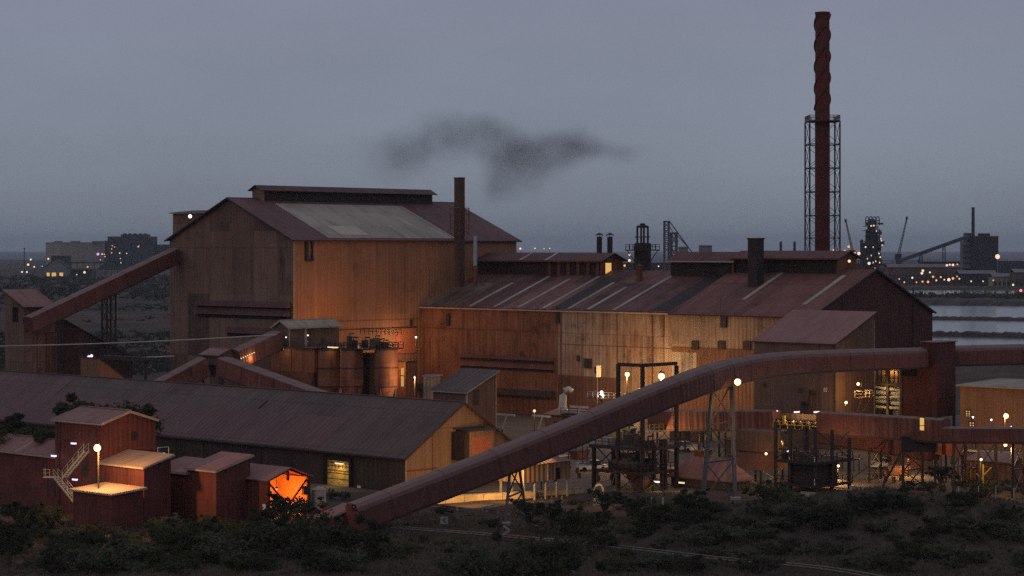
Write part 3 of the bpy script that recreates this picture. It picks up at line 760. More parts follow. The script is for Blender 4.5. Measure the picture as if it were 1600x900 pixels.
# roof gear strip between monitors
r = empty('roof_walkway', W(1035,431,475), ROT, 'dark railed walkway along the ridge between the two monitors', 'walkway')
m = MB(); m.box(-.7,.7,-6.5,11,-.3,-.1); m.build('deck', M['steel_dark'], r)
m = MB(); rail_mesh(m, [(-.7,-6.5,-.1),(-.7,11,-.1)], 1.1, 1.4, .05); rail_mesh(m, [(.7,-6.5,-.1),(.7,11,-.1)], 1.1, 1.4, .05); m.build('handrail', M['steel_dark'], r)

# ================================================================== ANNEX
S = Site('annex', 'grey brown lean-to annex with a faded sloping roof in front of the red gabled hall', 'annex', 1305, 388)
A, B = S.a(1366), S.b(1179)
mono(S, A, B, S.z(537), S.z(489.5, A, 0), 'a', 'annex', 'oxide_roof_b', o=.4, edge='gutter', corner=False)
m = MB(); m.box(-.12,.0,-.12,.25,0,S.z(541)); m.build('corner_post', M['steel_dark'], S.root)
m = MB(); m.box(A-.1,A+.06,-.06,.0,0,S.z(500,A)); m.build('corner_flashing', M['trim'], S.root)
for px, py, mat in ((1290,609,'trim'),(1250,610,'steel_dark'),(1195,601,'steel_dark')):
    b_ = S.b(px); z_ = S.z(py,0,b_); m = MB(); m.box(-.2,-.004,b_-.35,b_+.35,z_-.4,z_+.4); m.build('wall_box', M[mat], S.root)
for px, py in ((1272,613),(1260,630)):
    b_ = S.b(px); z_ = S.z(py,0,b_); m = MB(); m.tube([(-.1,b_,z_),(-1.1,b_,z_),(-1.3,b_-.1,z_-.4),(-1.3,b_-.1,z_-2.6)],.4,8); m.build('wall_duct', M['soot'], S.root)
ANX = S
b_ = None
# balcony platform on annex right wall with lamp, and glow lamp
p = W(1344, 620, 386); r = empty('balcony', p, ROT, 'small railed steel balcony under a lamp on the annex end wall', 'balcony')
MB().box(-1.6,1.7,-1.6,0,-.15,0).build('deck', M['steel_rust'], r)
m = MB(); rail_mesh(m, [(-1.6,0,0),(-1.6,-1.6,0),(1.7,-1.6,0),(1.7,0,0)], 1.1, .9, .05); m.build('handrail', M['cream'], r)
MB().beam((-1.4,-1.4,-.1),(-.9,0,-2.6),.12).build('knee_brace', M['steel_rust'], r); MB().beam((1.5,-1.4,-.1),(.9,0,-2.6),.12).build('knee_brace', M['steel_rust'], r)
lamp(1341, 600, 385, 'sodium lamp above the railed balcony on the annex wall', power=900, r=.33, arm=(.7,1,0), name='wall_lamp', off=(-.3,-.5,-.5))
lamp(1322, 629, 383, 'low sodium lamp glowing close to the annex corner', power=600, r=.3, arm=(0,.8,0), name='wall_lamp', off=(-.3,.1,-.3))
# ================================================================== LONG SHED
S = Site('storage_shed', 'very long dark storage shed with patchy slate and red roof and tan gable end', 'shed', 634, 320)
A = 2*S.a(722); ze, zr = S.z(713.5), S.z(629.5, A/2)
Ls = 150
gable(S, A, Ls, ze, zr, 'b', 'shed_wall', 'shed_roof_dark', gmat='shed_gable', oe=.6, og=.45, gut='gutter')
ss = (zr-ze)/(A/2)
rs = lambda a, b: (a, b, ze+ss*a)
# faded red re-sheeted strip on the lower slope
b0 = S.b(497, 0)
strip(S, 0-.55, A*.5*.55, b0, Ls, rs, 'shed_roof_red', 'red_roof_sheets', .185)
strip(S, A*.5*.2, A*.5*.9, S.b(60,3), S.b(20,3)+90, rs, 'shed_roof_red', 'red_roof_sheets', .19)
m = MB(); bq = S.b(425, A*.42); m.slab(*[(x,y,z+.2) for x,y,z in (rs(A*.30,bq-.2),rs(A*.38,bq-.2),rs(A*.38,bq+.15),rs(A*.30,bq+.15))], t=.06); m.build('missing_sheet', M['dark_in'], S.root)
# lit side doorway
b0, b1 = S.b(548), S.b(512); zt_ = S.z(721,0,b0)
m = MB(); 
for q in (b0-.5, b1+.05): m.box(-.5,-.004,q,q+.45,0,zt_+.5)
m.box(-.52,-.003,b0-.5,b1+.5,zt_,zt_+.5); m.build('door_frame', M['dark_in'], S.root)
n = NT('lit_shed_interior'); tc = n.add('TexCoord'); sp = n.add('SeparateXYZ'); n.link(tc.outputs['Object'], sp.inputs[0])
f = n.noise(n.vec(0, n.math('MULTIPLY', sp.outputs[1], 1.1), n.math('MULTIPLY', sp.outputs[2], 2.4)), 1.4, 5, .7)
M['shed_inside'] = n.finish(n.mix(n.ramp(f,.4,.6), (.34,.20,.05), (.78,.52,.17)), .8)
m = MB(); m.box(-.03,-.004,b0,b1,0,zt_); door = m.build('doorway', M['shed_inside'], S.root)
m = MB()
for i, z_ in enumerate((1.0,1.9,2.3,3.0,3.5)): m.box(-.09,-.031,b0+.1,b1-.1,z_*zt_/4,z_*zt_/4+.12)
for i in range(7): y_ = b0+.3+(b1-b0-.6)*i/6; m.box(-.1,-.032,y_-.05,y_+.05,.7*zt_,.92*zt_)
m.build('rack_beam', M['machine'], S.root)
x, y = S.w(-1.0,(b0+b1)/2)
tube_lamp(530, 724, y, 'shaded strip lamp over the lit side doorway of the long shed', 1.6, 'g_win_y', AMBER, 45, along='b', off=(-.3,-.3,-.6))
light((x-.6,y-.8,1.8),(1,.68,.16),70,.3)
m = MB(); b_ = S.b(561); z_ = S.z(763,0,b_); m.box(-.06,-.004,b_-.4,b_+.4,z_-.5,z_+.4); m.box(-.07,-.06,b_-.2,b_+.2,z_-.2,z_+.2); m.build('wall_notice', M['white'], S.root)
for i in range(14):
    b_ = 4+i*7.2
    if abs(b_-(b0+b1)/2) < 4: continue
    m = MB(); m.box(-.14,-.003,b_-.15,b_+.15,0,ze-.35); m.build('wall_post', M['steel_dark'], S.root)
# gable details: seams, dormer hut with red door, red lower doors
m = MB(); m.box(S.a(675),S.a(676),-.07,-.003,0,S.z(672,S.a(675))); m.build('downpipe', M['steel_rust'], S.root)
m = MB(); m.box(.2,S.a(682),-.07,-.003,S.z(737.5),S.z(735)); m.build('girt', M['steel_rust'], S.root)
ax0, ax1 = S.a(734,-3), S.a(772,-3)
zt_, zb_ = S.z(675,ax0,-3), S.z(722,ax0,-3)
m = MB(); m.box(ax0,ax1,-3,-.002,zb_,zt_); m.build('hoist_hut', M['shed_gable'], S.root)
m = MB(); m.slab((ax0-.6,-3.4,zt_+.05),(ax1+.3,-3.4,zt_+.0),(ax1+.3,0,zt_+.3),(ax0-.6,0,zt_+.3),.12); m.build('hut_roof', M['steel_dark'], S.root)
m = MB(); m.box(S.a(736,-3),S.a(768,-3),-3.08,-3.004,zb_+.2,S.z(683,ax0,-3)); m.build('red_door', M['door_red'], S.root)
m = MB(); xq = S.a(716,-1.2); m.box(xq,ax0,-2.2,-1.9,zb_,zb_+.15); rail_mesh(m,[(xq,-2.2,zb_+.15),(ax0,-2.2,zb_+.15)],1.1,.8,.05); m.box(ax0-.9,ax0-.02,-2.8,-.02,zb_+.2,zt_-.2); m.build('hut_landing', M['soot'], S.root)
for i,(p0,p1,mt) in enumerate(((752,766,'door_red'),(767,781,'steel_rust'),(738,751,'dark_in'))):
    x0_, x1_ = S.a(p0), S.a(p1); m = MB(); m.box(x0_,x1_,-.1,-.004,0,S.z(738,x0_)); m.build('gable_door', M[mt], S.root)
SHED = S

# raised monopitch house behind the shed gable
S = Site('headhouse', 'tall narrow headhouse with a slate mono-pitch roof rising behind the tan gable', 'headhouse', 729, 362)
A, B = S.a(775), S.b(677)
mono(S, A, B, S.z(612), S.z(581,A,0), 'a', 'annex', 'shed_roof_dark', o=.45, edge='trim')
m = MB(); m.box(S.a(739),S.a(748.5),-.05,-.004,S.z(633,S.a(744)),S.z(609,S.a(744))); m.build('shutter', M['steel_dark'], S.root)
m = MB(); m.box(-.1,.15,-.1,.15,0,S.z(614)); m.box(A-.12,A+.05,-.06,.12,0,S.z(590,A)); m.build('corner_flashing', M['trim'], S.root)

# little raised hut beyond the gallery
S = Site('weighbridge_hut', 'small pale hut on piers with a hipped dusty red roof beyond the sloping gallery', 'hut', 818, 309)
zf_, ze_ = S.z(755), S.z(727)
A, B = S.a(891), 5.0
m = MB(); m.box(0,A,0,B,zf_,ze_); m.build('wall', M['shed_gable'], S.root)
m = MB(); zr_ = S.z(707, 4, 2.5); o = .4
c = [(-o,-o,ze_),(A+o,-o,ze_),(A+o,B+o,ze_),(-o,B+o,ze_)]; k0, k1 = (A*.38,B/2,zr_), (A*.62,B/2,zr_)
m.quad(c[0],c[1],k1,k0); m.quad(c[1],c[2],k1); m.quad(c[2],c[3],k0,k1); m.quad(c[3],c[0],k0); m.quad(*[(x,y,z-.02) for x,y,z in c[::-1]]); m.build('roof', M['oxide_roof_a'], S.root)
m = MB(); m.box(S.a(868),S.a(875),-.04,-.004,zf_,S.z(731,S.a(870))); m.build('door', M['dark_in'], S.root)
for i in range(5):
    q = .3+(A-.6)*i/4; MB().box(q-.12,q+.12,.15,.4,0,zf_).build('pier', M['concrete'], S.root); MB().box(q-.12,q+.12,B-.4,B-.15,0,zf_).build('pier', M['concrete'], S.root)
m = MB(); m.box(A*.5,A*.53,-.06,-.004,zf_,ze_); m.box(-.05,.1,-.05,.1,zf_,ze_); m.build('corner_flashing', M['trim'], S.root)

# ochre lit walls
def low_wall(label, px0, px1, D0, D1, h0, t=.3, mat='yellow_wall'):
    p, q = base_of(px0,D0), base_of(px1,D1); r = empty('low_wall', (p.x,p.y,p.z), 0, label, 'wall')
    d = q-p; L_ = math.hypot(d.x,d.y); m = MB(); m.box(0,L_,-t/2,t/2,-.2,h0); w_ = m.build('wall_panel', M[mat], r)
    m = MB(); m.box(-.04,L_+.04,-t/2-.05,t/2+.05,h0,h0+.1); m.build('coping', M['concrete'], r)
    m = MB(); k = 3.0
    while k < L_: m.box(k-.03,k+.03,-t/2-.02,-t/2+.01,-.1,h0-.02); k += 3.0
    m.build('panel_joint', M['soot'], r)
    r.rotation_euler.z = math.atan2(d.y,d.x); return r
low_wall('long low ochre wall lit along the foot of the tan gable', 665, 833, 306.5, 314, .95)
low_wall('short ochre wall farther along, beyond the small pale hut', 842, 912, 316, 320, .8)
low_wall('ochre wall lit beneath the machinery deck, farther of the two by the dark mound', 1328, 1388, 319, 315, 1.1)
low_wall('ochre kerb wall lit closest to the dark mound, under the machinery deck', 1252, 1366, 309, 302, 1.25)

# ================================================================== RED TRANSFER HOUSES
def red(name, label, px, D, pxa, pxb, y0, y1, base, axis='a', roof='oxide_roof_b', gab=None):
    p = base_of(px, D); S = Site(name, label, 'transfer house', px, D, min(p.z, 0)-.3)
    return S
# tower with gable
S = red('transfer_tower', '', 158, 290, 0, 0, 0, 0, 0)
S.root['label'] = 'tallest oxide red transfer tower with a gabled roof and yellow floodlight at its corner'
A, B = S.a(243), S.b(86)
gable(S, A, B, S.z(662), S.z(643,A/2), 'b', 'oxide', 'oxide_roof_b', oe=.3, og=.3, gut='trim', corner=False); TW = S
m = MB(); m.box(-.06,-.003,S.b(137),S.b(129),S.z(745,0,3),S.z(700,0,3)); m.build('side_door', M['steel_dark'], S.root)
# long gallery house off to the edge
S = red('gallery_house', '', 86, 297.6, 0, 0, 0, 0, 0)
S.root['label'] = 'long oxide red gallery house from the tallest red tower to the photo edge'
gable(S, 8, 60, S.z(713), S.z(692,4,0), 'b', 'oxide', 'oxide_roof_b', oe=.3, og=.2, gut='trim', corner=False)
bq = S.b(27,0); m = MB(); zq = S.z(713); sq = (S.z(692,4,0)-zq)/4
m.slab((-.3,bq,zq-.3*sq+.15),(4,bq,zq+4*sq+.15),(4,bq+.35,zq+4*sq+.15),(-.3,bq+.35,zq-.3*sq+.15),.08); m.build('roof_lap', M['trim'], S.root)
# mid lit roof
S = red('transfer_house', '', 225, 283, 0, 0, 0, 0, 0)
S.root['label'] = 'oxide red transfer house with a roof glowing orange just below the floodlight'
mono(S, S.a(267), S.b(158), S.z(730.5), S.z(712.5,S.a(267),0), 'a', 'oxide', 'pale_lit_roof')
# low front box with yellow-lit roof
S = red('transfer_house', '', 175, 276, 0, 0, 0, 0, 0)
S.root['label'] = 'low oxide red box in front with a flat roof lit bright yellow'
mono(S, S.a(224), S.b(114), S.z(773), S.z(763.5,S.a(224),0), 'a', 'oxide', 'pale_lit_roof')
# link box
S = red('transfer_house', '', 292, 289, 0, 0, 0, 0, 0)
S.root['label'] = 'plain oxide red link house between the lit roof and the taller sloping-roof house'
mono(S, 6, S.b(233), S.z(739.5), S.z(722,6,0), 'a', 'oxide', 'oxide_roof_b')
m = MB(); b_ = S.b(276); z_ = S.z(806,0,b_); m.box(-.5,-.004,b_-.4,b_+.4,z_-.4,z_+.4); m.build('wall_box', M['concrete'], S.root)
S = red('transfer_house', '', 338, 285, 0, 0, 0, 0, 0)
S.root['label'] = 'tall narrow oxide red house with a steep sloping roof beside the glowing portal'
mono(S, S.a(391), S.b(293), S.z(736), S.z(713,S.a(391),0), 'a', 'oxide', 'oxide_roof_b', edge='trim')
# glowing portal
S = red('portal_house', '', 419, 286, 0, 0, 0, 0, 0)
S.root['label'] = 'oxide red portal house with its open end glowing bright orange inside'
A, B = S.a(485), S.b(357)
ze, zr = S.z(751), S.z(732,A/2)
R = S.root; k = A/2; t_ = .22
m = MB(); m.box(0,t_,0,B,0,ze); m.box(A-t_,A,0,B,0,ze); m.build('side_wall', M['oxide'], R)
sl = (zr-ze)/k
for s_,e_ in ((-.35,k),(k,A+.35)):
    z0_, z1_ = (ze-.35*sl, zr) if s_<0 else (zr, ze-.35*sl)
    roof_slab(S, (s_,-.35,z0_),(e_,-.35,z1_),(e_,B+.2,z1_),(s_,B+.2,z0_),'oxide_roof_b',.16)
bk = B*.72
m = MB(); m.box(t_+.01,A-t_-.01,bk,bk+.15,0,ze); m.quad((t_,bk,ze),(A-t_,bk,ze),(k,bk,zr-.05)); m.box(t_+.005,t_+.05,.4,bk-.01,0,ze-.1); m.box(A-t_-.05,A-t_-.005,.4,bk-.01,0,ze-.1); m.build('lining', M['portal_in'], R)
m = MB(); m.quad((0,B,0),(A,B,0),(A,B,ze),(k,B,zr),(0,B,ze)); m.build('back_wall', M['oxide'], R)
m = MB(); m.beam((.3,.3,ze-.3),(k,.3,ze*.36),.2); m.beam((A-.3,.3,ze-.3),(k,.3,ze*.36),.2); m.beam((k,.32,zr-.4),(k,.32,zr-1.6),.3); m.box(.05,.35,-.02,.28,0,ze); m.box(A-.45,A-.05,-.02,.28,0,ze); m.beam((.0,.1,ze-.05),(k,.1,zr-.12),.28); m.beam((k,.1,zr-.12),(A,.1,ze-.05),.28); m.build('portal_frame', M['steel_dark'], R)
m = MB(); zq = S.z(766,A-1); m.box(A-1.2,A-.45,-.05,.35,zq-.6,zq+.5); m.box(.25,.6,-.05,.2,S.z(774),S.z(768)); m.build('switch_box', M['soot'], R)
m = MB(); b_ = S.b(413); z_ = S.z(793,0,b_); m.box(-.06,-.004,b_-.3,b_+.3,z_-.45,z_+.45); m.box(-.07,-.06,b_-.1,b_+.12,z_-.25,z_+.1); m.build('wall_notice', M['white'], R)
x, y = S.w(k, bk*.45)
p_ = Vector((x,y,ze*.72+S.z0))
rr = empty('portal_lamp', p_, ROT, 'orange lamp hanging inside the glowing portal house', 'lamp')
MB().ball((0,0,0),.16,8).build('lamp_globe', M['g_far_o'], rr, True)
MB().lathe([(.1,.3),(.3,.16),(.3,.12)],n=8).build('lamp_hood', M['steel_dark'], rr); m = MB(); m.tube([(0,0,.3),(0,0,ze*.28)],.03,5); m.build('lamp_cord', M['steel_dark'], rr)
light(p_+Vector((0,-.3,-.5)),(1,.185,.012),1300,.3); light(p_+Vector((-.2,-.3,-2.6)),(1,.185,.012),700,.3)
# water tank next to it
p = base_of(498.5, 293); r = empty('water_tank', p, 0, 'small round cream water tank with a shallow conical lid by the glowing portal', 'tank')
ht = W(0,766,293).z-p.z
MB().lathe([(.95,0),(.95,ht),(.97,ht),(.97,ht+.06)], n=24).build('tank_shell', M['cream'], r, False)
MB().lathe([(1.0,ht+.06),(1.0,ht+.1),(.15,ht+.55)], n=24).build('tank_lid', M['trim'], r, False)
m = MB(); m.tube([(-.5,.6,0),(-.5,.6,ht+2.2)],.04,5); m.build('vent_pipe', M['steel_grey'], r)
p = base_of(508, 290); r = empty('guard_screen', p, ROT, 'narrow screen lit orange between the water tank and the gallery tail', 'screen')
MB().box(-.5,.5,-.08,.08,-.5,W(0,787,290).z-p.z).build('screen_panel', M['door_red'], r); MB().box(-.6,-.5,-.1,.1,-.5,W(0,786,290).z-p.z).build('screen_post', M['steel_dark'], r)

# stairs on the tower
r = empty('steel_stairs', W(100,760,291), 0, 'zigzag steel stairs with yellow lit handrails on the red tower', 'stairs')
o0 = Vector(r.location)
def flight(p, q, w=1.0, n=12):
    p, q = Vector(p)-o0, Vector(q)-o0; sd_ = Vector((.45,.9,0)).normalized()*w
    m = MB(); m.beam(p,q,.08,.26); m.beam(p+sd_,q+sd_,.08,.26); m.build('stringer', M['cream'], r)
    m = MB()
    for i in range(n): c = p.lerp(q,(i+.5)/n); m.beam(c, c+sd_, .26, .05)
    m.build('tread', M['galv'], r)
    m = MB(); rail_mesh(m,[p,q],1.05,1.3,.022); rail_mesh(m,[p+sd_,q+sd_],1.05,1.3,.022); m.build('handrail', M['cream'], r)
flight(W(114,784,289), W(83,745,293)); flight(W(97,747,292.5), W(131,706,289.5))
m = MB(); p = W(77,745,293.5)-o0; m.box(p.x-.75,p.x+.9,p.y-.6,p.y+1.0,p.z-.1,p.z); m.build('landing', M['galv'], r)
m = MB(); rail_mesh(m,[(p.x+.2,p.y-.6,p.z),(p.x-.75,p.y-.6,p.z),(p.x-.75,p.y+1,p.z)],1.05,.8,.024); m.build('landing_rail', M['cream'], r)
m = MB(); 
for dx in (-.7,.8): m.beam((p.x+dx,p.y,p.z-.1),(p.x+dx,p.y,p.z-5.5),.12)
m.build('landing_post', M['steel_dark'], r)
for px,py,D,lab in ((115,692.5,292,'violet bulkhead lamp high on the red tower above the stairs'),(84,712,295.5,'violet bulkhead lamp where the long gallery house meets the red tower'),(117,749,291.5,'violet bulkhead lamp low on the red tower beside the stair flight')):
    tube_lamp(px,py,D,lab,.85,'g_violet',VIOLET,18,off=(-.3,-.35,-.35))
tube_lamp(253,708.5,289,'short pinkish strip lamp in a little frame above the orange lit roof',.75,'g_tube',WHITE,30)
r = empty('pipe_hoop', W(255,700,289.5), ROT, 'small pipe hoop over the strip lamp behind the lit roof', 'frame')
m = MB(); m.tube([(-.9,0,-1),(-.9,0,.1),(.9,0,.1),(.9,0,-1)],.05,6); m.build('hoop', M['galv'], r)
# the yellow floodlight on its pole
lamp(152, 700, 279.6, 'brightest yellow floodlight on a pole at the corner of the red tower', power=5200, r=.54, pole=8, off=(.25,-.6,-.5))

# ================================================================== BIG CONVEYOR
def lerp_path(k): return [W(*q) for q in k]
main_pts = lerp_path([(552,806,277),(760,726.5,289),(900,670,298),(1000,628.5,306),(1060,604.5,312),(1105,588.5,319),(1150,576.5,331),(1200,568.5,346),(1260,564.0,360),(1350,560.5,377),(1444,557.5,394)])
BG = gallery('conveyor_gallery', 'long oxide red covered conveyor rising from the ground and levelling off to the tower', main_pts, 3.3, 3.45, ribs=8.6)
pe = W(1441, 557, 393)
rt = gallery('conveyor_gallery', 'level oxide red gallery leaving the transfer tower towards the photo edge', [W(1478,555,400), W(1560,553,402), W(1760,549,408)], 3.3, 3.5, ribs=9, smooth=1)
# tail hood at the ground end
p = base_of(530, 280); S = Site('conveyor_tail', 'low hooded conveyor tail end on the ground beside the water tank', 'conveyor', 522, 280, p.z)
mono(S, 3.6, 2.2, S.z(806), S.z(791,3.6,0), 'a', 'oxide', 'oxide_roof_a', o=.3)
p = W(553,792,274); r = empty('idler_pulley', p, 0, 'small dark pulley with a bright hub on the conveyor tail', 'pulley')
m = MB(); m.tube([(0,-.15,0),(0,.15,0)],.34,14); m.build('pulley_wheel', M['soot'], r); m = MB(); m.tube([(0,-.2,0),(0,.2,0)],.09,8); m.build('pulley_hub', M['galv'], r); m = MB(); m.beam((-.5,.2,-.5),(.5,.2,-.5),.15); m.beam((0,.2,0),(0,.2,-.5),.12); m.build('pulley_bracket', M['steel_dark'], r)
def path_z(px):                                   # underside point of the big gallery at a photo column
    best = min(range(200), key=lambda i: abs(CX+F*pt(i/199).x/pt(i/199).y-px)); return pt(best/199)
def pt(t):
    n_ = len(main_pts)-1; i = min(n_-1,int(t*n_)); return main_pts[i].lerp(main_pts[i+1], t*n_-i)
def trestle(label, feet, top_px, mat='steel_grey', rr=.34, br=3, spread=1.2):
    r = empty('conveyor_trestle', base_of(*feet[0]), 0, label, 'trestle'); o = Vector(r.location); tops = []; bots = []
    for (px,D),tp in zip(feet, top_px):
        b = base_of(px,D)-o; t = path_z(tp)-Vector((0,0,2.0))-o; tops.append(t); bots.append(b)
        m = MB(); m.tube([b-Vector((0,0,.4)), t], rr, 10); m.build('leg', M[mat], r)
        m = MB(); m.box(b.x-.7,b.x+.7,b.y-.7,b.y+.7,b.z-.6,b.z+.35); m.build('footing', M['concrete'], r)
    m = MB(); lattice(m, bots[0], tops[0], bots[1], tops[1], br, .17); m.build('bracing', M[mat], r)
    m = MB(); m.beam(tops[0]+Vector((-1,0,.1)), tops[1]+Vector((1,0,.1)), .4, .4); m.build('head_beam', M[mat], r)
    return r
trestle('tall blue grey two-legged trestle carrying the highest bend of the big conveyor', [(1097,310),(1149,312)], [1114,1143])
trestle('slim leaning trestle under the middle of the sloping conveyor beside the pale hut', [(789,284),(823,292)], [795,813], rr=.2, br=2)
lamp(1152.5, 597, 318, 'very bright yellow lamp hanging under the conveyor bend by the tall trestle', power=0, r=.58, arm=(0,3,0))
spot_down(W(1152,600,318)+Vector((0,0,-.4)), SODIUM, 1200, 140, (0,2.2,-3))

# transfer tower where the galleries meet
S = Site('transfer_tower', 'plain dark red square transfer tower taller than both galleries meeting it', 'transfer tower', 1464, 391)
A, B = S.a(1493), S.b(1411)
zt_ = S.z(535.5)
b_hi = S.b(1441)
m = MB(); m.box(0,A,0,b_hi,S.z(652),zt_); m.build('upper_wall', M['mill_gable'], S.root)
m = MB(); m.box(.02,A-.02,b_hi+.002,B,S.z(700),S.z(574,0,b_hi)); m.build('lower_wall', M['mill_gable'], S.root)
m = MB(); m.slab((-.3,-.3,zt_),(A+.3,-.3,zt_),(A+.3,b_hi+.3,zt_),(-.3,b_hi+.3,zt_),.15); m.build('roof', M['oxide_roof_a'], S.root)
m = MB(); zq = S.z(580,0,b_hi+3); m.box(-.25,-.004,b_hi+1.2,b_hi+4.2,zq-.8,zq+.9); m.build('vent', M['dark_in'], S.root)
m = MB(); m.box(-.08,A+.05,-.08,.0,S.z(622),S.z(620)); m.build('drip_flashing', M['steel_rust'], S.root)
for i,(a_,b_) in enumerate(((.2,.2),(A-.2,.2),(.2,B-.2),(A-.2,B-.2))):
    m = MB(); m.box(a_-.2,a_+.2,b_-.2,b_+.2,0,S.z(652)+.1 if b_<2 else S.z(700)); m.build('leg', M['steel_dark'], S.root)
TT = S
# ================================================================== LOWER GALLERIES
def box_gallery(name, label, p0, p1, w, h, mat='oxide_uv'):
    return gallery(name, label, [p0, p1], w, h, mat, up_round=False, smooth=1, ribs=3.2, cat='conveyor')
zmid = lambda px, y0, y1, D: W(px, (y0+y1)/2, D)
box_gallery('level_gallery', 'level oxide red gallery passing behind the tall trestle up to the conveyor bay', zmid(1019,641,671,358), zmid(1214,641,672,343), 2.6, 2.85)
box_gallery('level_gallery', 'longest level oxide red gallery, pierced by a small lit doorway', zmid(1283,643,677,338), zmid(1478,659,686,322.5), 2.6, 3.1)
box_gallery('level_gallery', 'lower oxide red gallery section running out at the photo edge', zmid(1478,669,689,322), zmid(1680,670,690,307), 2.4, 1.9)
box_gallery('sloping_gallery', 'dull red gallery sloping down behind the longest level gallery', zmid(1285,664,690,346), zmid(1462,692,716,333), 2.6, 2.6)
p = W(1450,661,323.6); r = empty('gallery_window', p, math.atan2(322.5-338, p.x-W(1283,0,338).x), 'small lit doorway in the longest level gallery', 'window')
MB().box(-.4,.4,-1.42,-1.34,-1.0,.85).build('lit_pane', M['g_win'], r)
m = MB(); m.box(-.5,-.4,-1.46,-1.33,-1.0,.95); m.box(.4,.5,-1.46,-1.33,-1.0,.95); m.box(-.5,.5,-1.46,-1.33,.85,.97); m.box(-.4,.4,-1.45,-1.425,-.35,-.25); m.build('window_frame', M['soot'], r)
# railed opening with idlers
p = zmid(1214,645,668,343); q = zmid(1283,645,668,338)
r = empty('idler_station', p, math.atan2(q.y-p.y,q.x-p.x), 'brightly lit open conveyor bay with yellow railings and a row of idler rollers', 'conveyor bay')
Lb = (q-p).length
MB().box(0,Lb,-1.3,1.3,-1.3,-1.12).build('deck', M['steel_dark'], r)
MB().box(0,Lb,1.15,1.25,-1.1,1.1).build('rear_panel', M['annex'], r)
MB().box(0,Lb,-.5,.6,.12,.24).build('belt', M['tyre'], r)
for i in range(6):
    x = .6+(Lb-1.2)*i/5; m = MB(); m.tube([(x,-.7,0),(x,.7,0)],.14,8); m.build('roller', M['galv'], r)
    m = MB(); m.beam((x-.35,-.75,-.6),(x,-.75,0),.09); m.beam((x+.35,-.75,-.6),(x,-.75,0),.09); m.build('roller_bracket', M['yellow'], r)
m = MB(); m.beam((0,-.75,-.62),(Lb,-.75,-.62),.14,.2); m.beam((0,.7,-.62),(Lb,.7,-.62),.14,.2); m.build('stringer', M['steel_rust'], r)
m = MB(); rail_mesh(m,[(0,-1.25,-1.12),(Lb,-1.25,-1.12)],1.1,1.3,.045); m.box(1.7,2.2,-1.2,-1.0,-.4,.9); m.build('handrail', M['yellow'], r)
for px, lab in ((1245,'pinkish strip lamp over the conveyor bay, closer to the tall trestle'),(1276,'pinkish strip lamp over the conveyor bay, where the longest gallery begins')):
    tube_lamp(px, 643.5, 340.2 if px < 1260 else 338.0, lab, 1.1, 'g_tube', (1,.70,.34), 230, off=(-.1,-.25,-.5), along='a')
lamp(1214.5, 642, 341.5, 'tiny pink marker lamp at the corner of the conveyor bay', 'g_violet', VIOLET, 0, .14, name='marker_lamp')

# ================================================================== STEEL FRAMES
def steel_frame(name, label, px, D, A, B, legs, levels, mat='steel_dark', colw=.45, brace=True, z0=None, cat='steel frame'):
    S = Site(name, label, cat, px, D, 0 if z0 is None else z0); R = S.root
    for a, b, zt in legs:
        m = MB(); m.box(a-colw/2,a+colw/2,b-colw/2,b+colw/2,-.5,zt); m.build('leg', M[mat], R)
    for z, a0, a1, b0, b1, th in levels:
        m = MB(); m.box(a0,a1,b0,b1,z-th,z); m.build('deck', M[mat], R)
        m = MB(); rail_mesh(m,[(a0,b0,z),(a0,b1,z)],1.05,1.3,.045); rail_mesh(m,[(a0,b0,z),(a1,b0,z)],1.05,1.3,.045); m.build('handrail', M[mat], R)
    return S
# left machine tower
S = Site('screening_tower', 'dark open steel tower of decks and braces behind the sloping conveyor', 'steel tower', 1004, 321); R = S.root
bL, bM = S.b(966), S.b(928)
aR = S.a(1057)
zc = lambda py, a=0, b=0: S.z(py, a, b)
for a,b,zt in ((0,0,zc(572)),(0,bL,zc(569,0,bL)),(0,bM,zc(697,0,bM)),(aR,0,zc(571,aR,0)),(aR*.33,0,zc(696)),(aR*.66,0,zc(690)),(4.5,bL,zc(690)),(4.5,0,zc(690)),(4.5,bM,zc(697))):
    m = MB(); m.box(a-.24,a+.24,b-.24,b+.24,-.4,zt); m.build('leg', M['steel_dark'], R)
m = MB(); z_ = zc(571); m.beam((0,0,z_),(0,bL,z_),.4,.5); m.beam((0,0,z_+.002),(aR,0,z_+.002),.4,.5); m.build('head_beam', M['steel_dark'], R)
zd = zc(700); zd2 = zc(738)
for z_, a1, b1, th in ((zd, aR+.4, bM+.6, .5),(zd2, aR*.9, bM*.9,.45)):
    MB().box(-.5,a1,-.5,b1,z_-th,z_).build('deck', M['steel_dark'], R)
    m = MB(); rail_mesh(m,[(-.5,-.5,z_),(-.5,b1,z_)],1.05,1.2,.045); rail_mesh(m,[(-.5,-.5,z_),(a1,-.5,z_)],1.05,1.2,.045); m.build('handrail', M['steel_dark'], R)
m = MB(); lattice(m,(0,bL,zd2),(0,bL,zd),(0,bM,zd2),(0,bM,zd),1,.14,False); lattice(m,(0,0,zd2),(0,0,zd),(0,bL,zd2),(0,bL,zd),1,.14,False); lattice(m,(0,0,0),(0,0,zd2),(0,bL,0),(0,bL,zd2),1,.14,False)
lattice(m,(0,0,0),(0,0,zd2),(aR,0,0),(aR,0,zd2),1,.14,False); lattice(m,(0,0,zd2),(0,0,zd),(aR*.66,0,zd2),(aR*.66,0,zd),1,.14,False); m.beam((0,-.4,zd2),(0,-4.5,0),.14); m.beam((-.4,bL,zd2),(-3.2,bL-1,0),.14); m.build('bracing', M['steel_grey'], R)
rq = random.Random(11)
